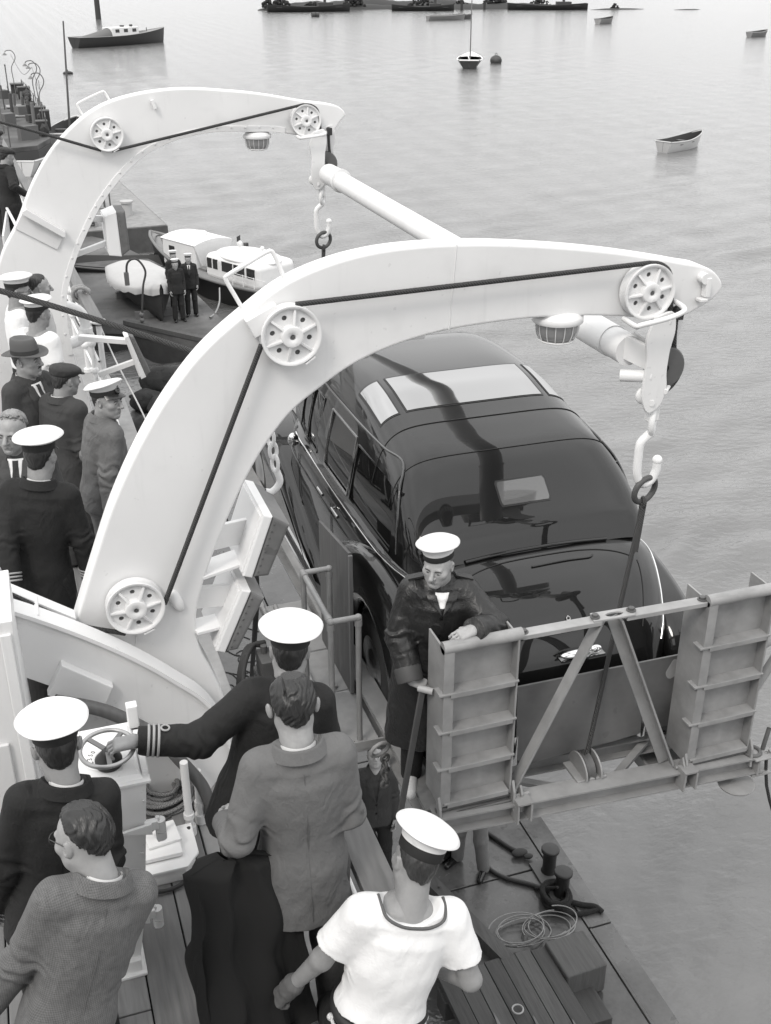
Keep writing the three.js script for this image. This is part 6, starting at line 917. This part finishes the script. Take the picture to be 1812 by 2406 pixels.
// ---------- boats ----------
function hullRows(L, B, D, o = {}) { // bow at +z; o: transom width share, sheer, overhang
  const { tr = .8, sheer = .25, rake = .3, flare = .85, n = 28, keel = .35 } = o, rows = [];
  for (let i = 0; i <= n; i++) { const u = i / n, w = B / 2 * (u < .45 ? lerp(tr, 1, Math.sin(u / .45 * 1.57)) : Math.pow(Math.max(0, Math.cos((u - .45) / .55 * 1.57)), .72)), top = D * (1 + sheer * Math.pow(Math.abs(u - .35) / .65, 2) * (u > .35 ? 1.6 : .6)), z = L * (u - .5), zz = (y) => z + (u > .6 ? rake * (u - .6) / .4 * (y / top) : 0); const r = []; for (let k = -6; k <= 6; k++) { const t = Math.abs(k) / 6, y = lerp(-keel, top, Math.pow(t, 1.1)); r.push([Math.sign(k) * w * Math.pow(t, .5) * lerp(flare, 1, t), y, zz(y)]); } rows.push(r); }
  return rows;
}
function boat(name, label, pos, turn, L, B, D, mats, o = {}) {
  const g = thing(name, label, o.cat || 'boat', pos, turn, o.group), R = hullRows(L, B, D, o), top = R.map((r) => r[12]), port = R.map((r) => r[0]);
  mesh('hull', [loft(R)], mats.hull, g);
  mesh('transom', [loft([R[0].map(([x, y, z]) => [x, y, z]), R[0].map(([x, y, z]) => [x * .02, y, z - .004])])], mats.transom || mats.hull, g);
  const gw = [...top.slice().reverse(), ...port.map((p) => p)].map((p) => [p[0], p[1] + .01, p[2]]);
  mesh('gunwale', [tube(top.map((p) => [p[0], p[1] + .01, p[2]]), o.gw || .035, 60, 8), tube(port.map((p) => [p[0], p[1] + .01, p[2]]), o.gw || .035, 60, 8), rod([port[0][0], port[0][1] + .01, port[0][2]], [top[0][0], top[0][1] + .01, top[0][2]], o.gw || .035)], mats.gw, g);
  if (o.open !== false) {
    const inn = R.map((r) => r.map(([x, y, z]) => [x * .93, Math.max(y + .06, o.sole ?? .08), z])); mesh('inside', [loft(inn.map((r) => r.slice().reverse()))], mats.inn, g);
    if (o.thwarts) for (const u of o.thwarts) { const i = Math.round(u * 28), w = R[i][12][0]; mesh('thwart', [box(w * 1.9, .04, .22, 0, R[i][12][1] - .16, R[i][12][2])], mats.th || mats.gw, g); }
  } else { mesh('deck', [loft(R.map((r) => [-1, -.5, 0, .5, 1].map((k) => [r[12][0] * k * .98, r[12][1] - .03 + .05 * (1 - k * k), r[12][2]])))], mats.deck, g); }
  return g;
}
const dkHull = M(.022, .5, { side: THREE.DoubleSide }), whHull = M(.62, .5, { map: T.grime, side: THREE.DoubleSide }), greyHull = M(.16, .5, { side: THREE.DoubleSide }), inDark = M(.03, .8, { side: THREE.DoubleSide }), timber = M(.20, .6, { map: T.wood, side: THREE.DoubleSide }), deckG = M(.30, .7, { map: T.dirty, side: THREE.DoubleSide });
{
  let g = boat('motor_launch', 'dark-hulled motor launch with a long white cabin moored by the far pile', [17.4, 0, -155.2], Math.atan2(11.8, -7.6), 14.2, 2.9, 1.15, { hull: M(.05, .5, { side: THREE.DoubleSide }), gw: M(.25, .5), deck: deckG, transom: dkHull }, { open: false, sheer: .35, rake: .3, tr: .85 });
  mesh('cabin', [box(1.9, 1.0, 4.3, 0, 1.6, .2, 0, 0, 0, .06)], white, g); const wm = M(.04, .2); for (const s of [-1, 1]) for (let i = 0; i < 3; i++) mesh('window', [box(.04, .38, .62, s * .955, 1.72, -1.1 + i * 1.35)], wm, g);
  mesh('canvas_cover', [loft(Array.from({ length: 9 }, (_, i) => { const t = i / 8; return Array.from({ length: 11 }, (_, k) => { const a = k / 10 * Math.PI; return [Math.cos(a) * 1.0, 1.1 + Math.sin(a) * lerp(1.0, .12, Math.pow(t, .8)), -1.95 - t * 3.9]; }); }))], M(.13, .9, { side: THREE.DoubleSide }), g);
  mesh('roof_fittings', [box(.5, .18, .3, .2, 2.2, .6), box(.3, .25, .3, -.1, 2.22, 1.8), rod([0, 1.3, 4.4], [0, 1.9, 4.4], .05)], M(.05, .6), g); mesh('foredeck_hatch', [box(.8, .2, .9, 0, 1.35, 3.6)], timber, g);
  g = boat('sailing_dinghy', 'dark half-decked sailing dinghy with a tall bare mast', [47.0, 0, -111.6], 2.72, 5.6, 2.5, .78, { hull: M(.045, .45, { side: THREE.DoubleSide }), gw: white, inn: inDark, transom: dkHull }, { tr: .78, sheer: .3, gw: .07, sole: .2 });
  mesh('foredeck', [loft(hullRows(5.6, 2.5, .78, { tr: .78, sheer: .3 }).slice(18).map((r) => [-1, -.5, 0, .5, 1].map((k) => [r[12][0] * k * .97, r[12][1] + .03 + .06 * (1 - k * k), r[12][2]])))], whiteDull, g);
  mesh('mast', [rod([0, .4, .9], [0, 8.6, .9], .07, .04)], M(.16, .5), g); mesh('tiller', [rod([0, .95, -2.75], [.15, 1.15, -1.7], .05)], white, g); mesh('thwart', [box(2.2, .06, .35, 0, .55, -.4)], timber, g);
  boat('rowing_boat', 'pale clinker rowing boat floating alone on open water, bow away from us', [37.55, 0, -57.6], 2.0, 3.6, 1.3, .55, { hull: whHull, gw: M(.5, .5), inn: inDark, transom: M(.38, .6, { map: T.grime, side: THREE.DoubleSide }), th: timber }, { thwarts: [.3, .6], tr: .82, sheer: .35 });
  boat('rowing_boat', 'long pale rowing boat moored off the scrub beyond the dinghy', [80.0, 0, -201.5], 1.7, 7.4, 2.0, .7, { hull: M(.22, .6, { side: THREE.DoubleSide }), gw: M(.4, .5), inn: M(.12, .8, { side: THREE.DoubleSide }), th: timber }, { thwarts: [.35, .65] });
  boat('tender', 'tiny dark tender tied to the end of the long pale rowing boat', [84.6, 0, -204], 1.5, 2.4, 1.2, .6, { hull: M(.1, .6, { side: THREE.DoubleSide }), gw: M(.15, .5), inn: inDark }, {});
  boat('rowing_boat', 'grey rowing boat with high dark side below the long far hulk', [100.8, 0, -181.5], 2.1, 4.6, 1.8, .75, { hull: M(.26, .6, { side: THREE.DoubleSide }), gw: M(.2, .5), inn: inDark }, { thwarts: [.4] });
  boat('rowing_boat', 'small grey rowing boat cut close by the picture edge', [104.2, 0, -143.8], 1.9, 3.9, 1.5, .6, { hull: M(.2, .6, { side: THREE.DoubleSide }), gw: M(.4, .5), inn: inDark }, { thwarts: [.4, .6] });
  g = thing('mooring_buoy', 'round weathered mooring buoy beside the sailing dinghy', 'buoy', [51.4, 0, -115]); mesh('float', [ball(.62, 0, .25, 0, 1, .85, 1, 24)], M(.13, .7, { map: T.stain }), g); mesh('ring', [ring(.12, .03, 0, .85, 0)], steelDark, g);
  g = thing('barrel_float', 'small dark barrel float below the far scrub', 'float', [61.3, 0, -221]); mesh('barrel', [rod([-.7, .35, 0], [.7, .35, 0], .45)], M(.06, .7), g); mesh('hoop', [rod([-.1, .35, 0], [.1, .35, 0], .47)], M(.03, .7), g);
  g = thing('net_float', 'tiny black float on the water beside the tall boat mast', 'float', [7.9, 0, -116.8]); mesh('float', [ball(.32, 0, .08, 0, 1.5, .6, 1)], black, g); mesh('peg', [rod([0, .2, 0], [0, .4, 0], .04)], black, g);
  g = boat('mast_boat', 'small boat with pale gunwale and bare mast beyond the second davit', [4.5, 0, -71.2], 2.9, 5.4, 2.3, .85, { hull: M(.3, .6, { side: THREE.DoubleSide }), gw: M(.5, .5), inn: inDark, th: timber }, { thwarts: [.3, .6], gw: .06, cat: 'boat' }); mesh('mast', [rod([.2, .3, 1.2], [-.15, 6.6, 1.4], .07, .045)], M(.09, .6), g);
  boat('dinghy', 'white dinghy lying under the pier near the ship rail', [2.0, 0, -62.5], 2.8, 4.2, 1.7, .7, { hull: whHull, gw: white, inn: whHull, th: timber }, { thwarts: [.4, .65] });
  // dark open pulling boat behind the quay
  boat('open_boat', 'long black open pulling boat lying behind the quay', [3.5, 0, -37.2], -1.72, 5.6, 1.9, .85, { hull: dkHull, gw: M(.09, .5), inn: M(.05, .8, { side: THREE.DoubleSide }), th: M(.35, .6, { map: T.wood }) }, { thwarts: [.2, .35, .5, .65, .8], tr: .5, sheer: .3, sole: .3 });
  // white cabin launch
  g = boat('cabin_launch', 'white-cabined motor launch with black hull moored at the quay end', [6.55, 0, -35.3], Math.atan2(-3.2, -6.4), 7.6, 2.25, .85, { hull: M(.014, .4, { side: THREE.DoubleSide }), gw: M(.16, .5), deck: M(.26, .7, { map: T.wood, side: THREE.DoubleSide }) }, { open: false, sheer: .45, rake: .25, tr: .8, gw: .055 });
  { const g0 = g, n0 = g0.children.length;
  const win = M(.03, .1); mesh('fore_cabin', [box(2.0, 1.25, 2.4, 0, 1.72, 1.95, 0, 0, 0, .12), xf(new THREE.CylinderGeometry(3.2, 3.2, 2.5, 40, 1, false, -.33, .66).rotateX(-Math.PI / 2), 0, -.72, 1.95), box(2.06, .05, 2.5, 0, 2.30, 1.95, 0, 0, 0, .02)], white, g);
  mesh('aft_cabin', [box(2.1, 1.15, 3.6, 0, 1.60, -1.75, 0, 0, 0, .28), xf(new THREE.SphereGeometry(1, 36, 18), 0, 0, 0).scale(1.04, .26, 1.82).translate(0, 2.12, -1.75)], white, g); mesh('well', [box(1.8, .3, .5, 0, 1.2, .4)], timber, g);
  for (const [z, w] of [[-.35, .3], [-.75, .3], [-1.55, .7], [-2.35, .7], [-3.1, .5]]) for (const s of [-1, 1]) mesh('window', [box(.04, .42, w, s * 1.045, 1.78, z, 0, 0, 0, .03)], win, g);
  for (const x of [-.5, .5]) mesh('window', [box(.5, .4, .04, x, 1.8, .055)], win, g); for (const s of [-1, 1]) mesh('window', [box(.04, .4, .4, s * 1.0, 1.85, 2.4)], win, g); mesh('window', [box(.5, .4, .04, .4, 1.85, 3.16)], win, g);
  mesh('lifebuoy', [ring(.33, .085, -.1, 2.5, 1.9, Math.PI / 2, 0, 0, 36, 12)], white, g);
  mesh('cowl_vent', [rod([.2, 2.25, -1.4], [.2, 2.6, -1.4], .06), ball(.12, .2, 2.65, -1.4), rod([-.2, 2.25, -2.4], [-.2, 2.5, -2.4], .05), ball(.09, -.2, 2.54, -2.4)], white, g); mesh('pennant', [box(.35, .22, .02, .2, 2.85, -1.35, 0, .5)], black, g); mesh('exhaust', [box(.16, .3, .16, -.85, 2.2, -.5)], M(.05, .5), g);
  for (const z of [-2.2, -2.9, -3.6, -4.3]) mesh('guard_post', [rod([1.3, 1.1, z], [1.3, 1.75, z], .022)], white, g); mesh('guard_wire', [rod([1.3, 1.72, -2.2], [1.3, 1.72, -4.3], .012)], white, g); mesh('bow_rail', [tube([[.5, 1.5, 4.4], [.5, 1.9, 4.4], [0, 1.95, 4.9], [-.5, 1.9, 4.4], [-.5, 1.5, 4.4]], .025, 30, 8)], steelDark, g);
  mesh('fender', [ball(.16, 1.0, 1.2, -3.9, 1, .8, 1.4), ball(.14, .6, 1.2, -4.2, 1.2, .8, 1)], M(.5, .8), g);
  for (const m of g0.children.slice(n0)) m.geometry.scale(.74, .72, .74); }
  const ml = thing('mooring_line', 'pale line drooping from the cabin launch down to the quay', 'rope'); mesh('strand', [tube([[6.0, .8, -33.4], [5.75, .7, -32.2], [5.4, .75, -31.0], [5.1, .86, -30.2]], .025, 30, 6)], M(.3, .8), ml);
  const ms = thing('mooring_line', 'dark line from the black open boat to the launch bow', 'rope'); mesh('strand', [tube([[4.9, 1.0, -38.6], [4.6, .75, -38.2], [4.3, .8, -38.4]], .025, 20, 6), ball(.1, 4.6, .78, -38.2)], wire, ms);
  // covered dinghy on the quay
  const cd = thing('covered_dinghy', 'dinghy under a pale canvas cover standing on the quay beside the three men', 'boat', [3.6, .82, -32.1], .12); const HR = hullRows(3.6, 1.75, .8, { tr: .75, sheer: .12, keel: 0, rake: .1 });
  mesh('hull', [loft(HR), loft([HR[0], HR[0].map(([x, y, z]) => [x * .02, .4, z])])], M(.045, .6, { map: T.wood, side: THREE.DoubleSide }), cd); mesh('keel', [box(.08, .12, 3.2, 0, .02, 0)], dkHull, cd);
  mesh('canvas_cover', [loft(HR.map((r, i) => { const w = r[12][0] + .04, t = r[12][1], z = r[12][2]; return Array.from({ length: 17 }, (_, k) => { const q = k / 8 - 1, a = Math.abs(q); return a > .85 ? [Math.sign(q) * (w + .01), t - (a - .85) / .15 * (.16 + .03 * Math.sin(i * 1.7)), z] : [q / .85 * w, t + .22 * (1 - Math.pow(a / .85, 2)) * (.6 + .4 * Math.sin(i / 28 * 3.14)) + .02 * noise(q * 3, i * .3, 1), z]; }); })), loft([0, 1].map((j) => Array.from({ length: 17 }, (_, k) => { const q = k / 8 - 1; return [q * (HR[0][12][0] + .03), HR[0][12][1] + (j ? -.16 - .02 * Math.sin(k) : .22 * (1 - q * q) * .6), HR[0][12][2] - .02]; })))], M(.5, .85, { map: T.grime, side: THREE.DoubleSide }), cd);
  mesh('lashing', [tube([[-.4, .66, -1.84], [-.35, .3, -1.8], [-.2, .1, -1.75]], .012, 12, 6), tube([[.4, .66, -1.84], [.35, .3, -1.8], [.2, .1, -1.75]], .012, 12, 6), rod([0, .1, -1.82], [0, .9, -1.84], .03)], dkHull, cd); for (const z of [-1.2, 1.1]) mesh('chock', [box(1.2, .2, .15, 0, .08, z)], timber, cd);
  const hr = thing('hose_stand', 'thin hooped hose standing against the canvas-covered dinghy', 'hose'); mesh('hoop', [tube([[2.95, 1.95, -30.35], [3.0, 2.5, -30.35], [3.25, 2.62, -30.3], [3.45, 2.3, -30.25], [3.35, 1.9, -30.2], [3.25, 1.3, -30.1], [3.2, .84, -30.1]], .03, 50, 8)], M(.04, .6), hr); mesh('valve', [box(.12, .35, .12, 2.95, 2.1, -30.35), ball(.07, 3.22, 1.15, -30.1), ball(.07, 3.22, 1.0, -30.1)], M(.12, .5), hr);
  // work barge beyond
  const wb = thing('work_barge', 'grey work barge with bollards and a thin pole behind the second davit', 'barge'); mesh('hull', [box(3.4, 1.2, 13, 3.7, .35, -48.5, 0, .06)], M(.10, .7, { map: T.dirty }), wb); mesh('deck', [box(3.3, .04, 12.9, 3.7, .965, -48.5, 0, .06)], deckG, wb); mesh('deck_house', [box(.9, .9, .9, 3.05, 1.4, -46.0), box(1.0, .08, 1.0, 3.05, 1.88, -46.0)], M(.35, .7, { map: T.dirty }), wb);
  for (const [x, z] of [[2.7, -44.4], [4.6, -44.4]]) mesh('bollard', [rod([x, .95, z], [x, 1.45, z], .2), rod([x, 1.45, z], [x, 1.52, z], .26)], M(.40, .7), wb); mesh('winch', [rod([2.4, 1.3, -42.9], [3.2, 1.3, -42.9], .26), box(.1, .7, .6, 2.35, 1.25, -42.9), box(.1, .7, .6, 3.25, 1.25, -42.9)], M(.3, .7), wb); mesh('pole', [rod([3.75, .95, -44], [3.7, 3.3, -44], .04), rod([4.05, .95, -45], [4.0, 3.5, -45], .03)], M(.09, .6), wb); mesh('rail', [rod([2.2, 1.7, -42.3], [3.6, 1.7, -42.3], .03), rod([2.2, .95, -42.3], [2.2, 1.7, -42.3], .03), rod([2.9, .95, -42.3], [2.9, 1.7, -42.3], .03)], M(.2, .6), wb);
}
// ---------- pier with gooseneck lamps ----------
{
  const p = thing('pier', 'cluttered floating pier with railings far behind the second davit', 'pier'); const P = [[.6, -92], [1.9, -88], [2.72, -85], [2.96, -75], [3.25, -70], [3.0, -63.5], [2.2, -61], [.9, -60.5], [-.8, -70], [-1.5, -92]];
  mesh('deck', [extr(poly(P.map(([x, z]) => [x, -z])), .25, .03).rotateX(-Math.PI / 2).translate(0, 1.15, 0)], M(.13, .8, { map: T.stain }), p); mesh('hull', [extr(poly(P.map(([x, z]) => [x * 1.01, -z])), 1.5, .02).rotateX(-Math.PI / 2).translate(0, -.35, 0)], M(.05, .8), p); mesh('gangplank', [box(1.2, .05, 2.6, 2.0, 1.45, -74, 0, 0), box(1.1, .06, 1.2, 1.8, 1.47, -78)], M(.26, .7), p);
  const edge = [[2.6, -85.2], [2.75, -82], [2.85, -79], [2.9, -76], [3.0, -73], [3.12, -71], [3.08, -68.5], [2.98, -66], [2.9, -64]]; for (const [x, z] of edge) mesh('rail_post', [rod([x, 1.4, z], [x, 2.4, z], .035)], M(.08, .6), p); for (const y of [1.9, 2.35]) mesh('rail', [tube(edge.map(([x, z]) => [x, y, z]), .022, 40, 6)], M(.1, .6), p);
  const e2 = [[.75, -60.8], [.2, -64], [-.2, -67], [-.6, -70], [-.9, -76]]; for (const [x, z] of e2) mesh('rail_post', [rod([x + .15, 1.4, z], [x + .15, 2.4, z], .035)], M(.08, .6), p); mesh('rail', [tube(e2.map(([x, z]) => [x + .15, 2.35, z]), .022, 40, 6)], M(.1, .6), p); for (let i = 0; i < 30; i++) { const t = i / 29, k = Math.min(7.99, t * 8), a = edge[k | 0], b = edge[(k | 0) + 1], f = k % 1; mesh('netting_bundle', [xf(new THREE.IcosahedronGeometry(rr(.14, .3), 0), 0, 0, 0, rr(0, 3), rr(0, 3)).scale(1, rr(.7, 1.6), rr(1, 2)).translate(lerp(a[0], b[0], f) - rr(.05, .35), 1.5 + rr(0, .35), lerp(a[1], b[1], f))], M(.03 + .03 * rnd(), .9), p); }
  for (let i = 0; i < 16; i++) { const x = rr(.6, 2.6), z = rr(-84, -63); mesh('deck_fitting', [i % 3 ? rod([x, 1.4, z], [x + rr(-.1, .1), 1.4 + rr(.5, 1.6), z], rr(.03, .1)) : box(rr(.3, .8), rr(.3, .9), rr(.4, 1.2), x, 1.65, z, 0, rr(0, 3))], M(.03 + .12 * rnd(), .8), p); } mesh('rigging_wire', [tube([[2.06, 4.2, -82.2], [2.5, 3.4, -77.5], [2.93, 4.1, -73.2]], .014, 20, 5), tube([[2.93, 4.1, -73.2], [3.0, 3.3, -69], [2.85, 4.1, -65]], .014, 20, 5)], M(.08, .6), p);
  const cl = M(.03, .8), lab = ['dark bin', 'dark crate', 'dark winch box', 'dark drum', 'dark chest']; [[2.9, -70.2, .7, .8], [3.0, -66.5, .5, 1.0], [2.6, -83, .8, .7], [2.3, -86.5, .9, .6], [2.7, -64.6, .6, .7]].forEach(([x, z, w, h], i) => { const b = thing('deck_box', lab[i] + ' among the fittings along the pier edge, ' + ['under the crook lamps', 'next to the end lamp', 'at the far lamp', 'where the pier narrows', 'at the pier corner'][i], 'box', [x, 1.4, z]); mesh('body', [i === 3 ? rod([0, 0, 0], [0, h, 0], w / 2) : box(w, h, w, 0, h / 2, 0)], cl, b); mesh('lid', [box(w * 1.05, .06, w * 1.05, 0, h + .03, 0)], M(.08, .7), b); });
  [[2.06, -82.2, 'gooseneck lamp post standing apart at the far end of the pier'], [2.93, -73.2, 'tallest looking gooseneck lamp post by the dark bin on the pier'], [3.03, -71.4, 'gooseneck lamp post second from the pier end, close to its neighbour'], [2.85, -65, 'gooseneck lamp post closest to the ship on the pier']].forEach(([x, z, l]) => { const g = thing('lamp_post', l, 'lamp post', [x, 1.4, z], 0, 'gooseneck lamps on the pier'); mesh('post', [tube([[0, 0, 0], [-.04, 1.2, 0], [-.06, 2.0, 0], [.22, 2.5, 0], [.24, 2.8, 0], [.05, 3.05, 0], [-.25, 3.05, 0], [-.36, 2.95, 0]], .03, 60, 6)], M(.12, .6), g); mesh('lamp_shade', [lathe([[.0, .08], [.05, .06], [.15, -.06], [.14, -.07], [0, -.02]], 20).translate(-.38, 2.85, 0)], M(.16, .6), g); });
  for (const [x, z, l] of [[1.2, -88.5, 'thin bare pole at the root of the pier'], [1.67, -85.6, 'second thin bare pole on the pier, nearer the lamps']]) { const g = thing('pole', l, 'pole', [x, 1.4, z]); mesh('shaft', [rod([0, 0, 0], [0, 1.9, 0], .04)], M(.1, .6), g); mesh('cap', [ball(.06, 0, 1.92, 0)], M(.1, .6), g); }
}
renderer.render(scene, camera);
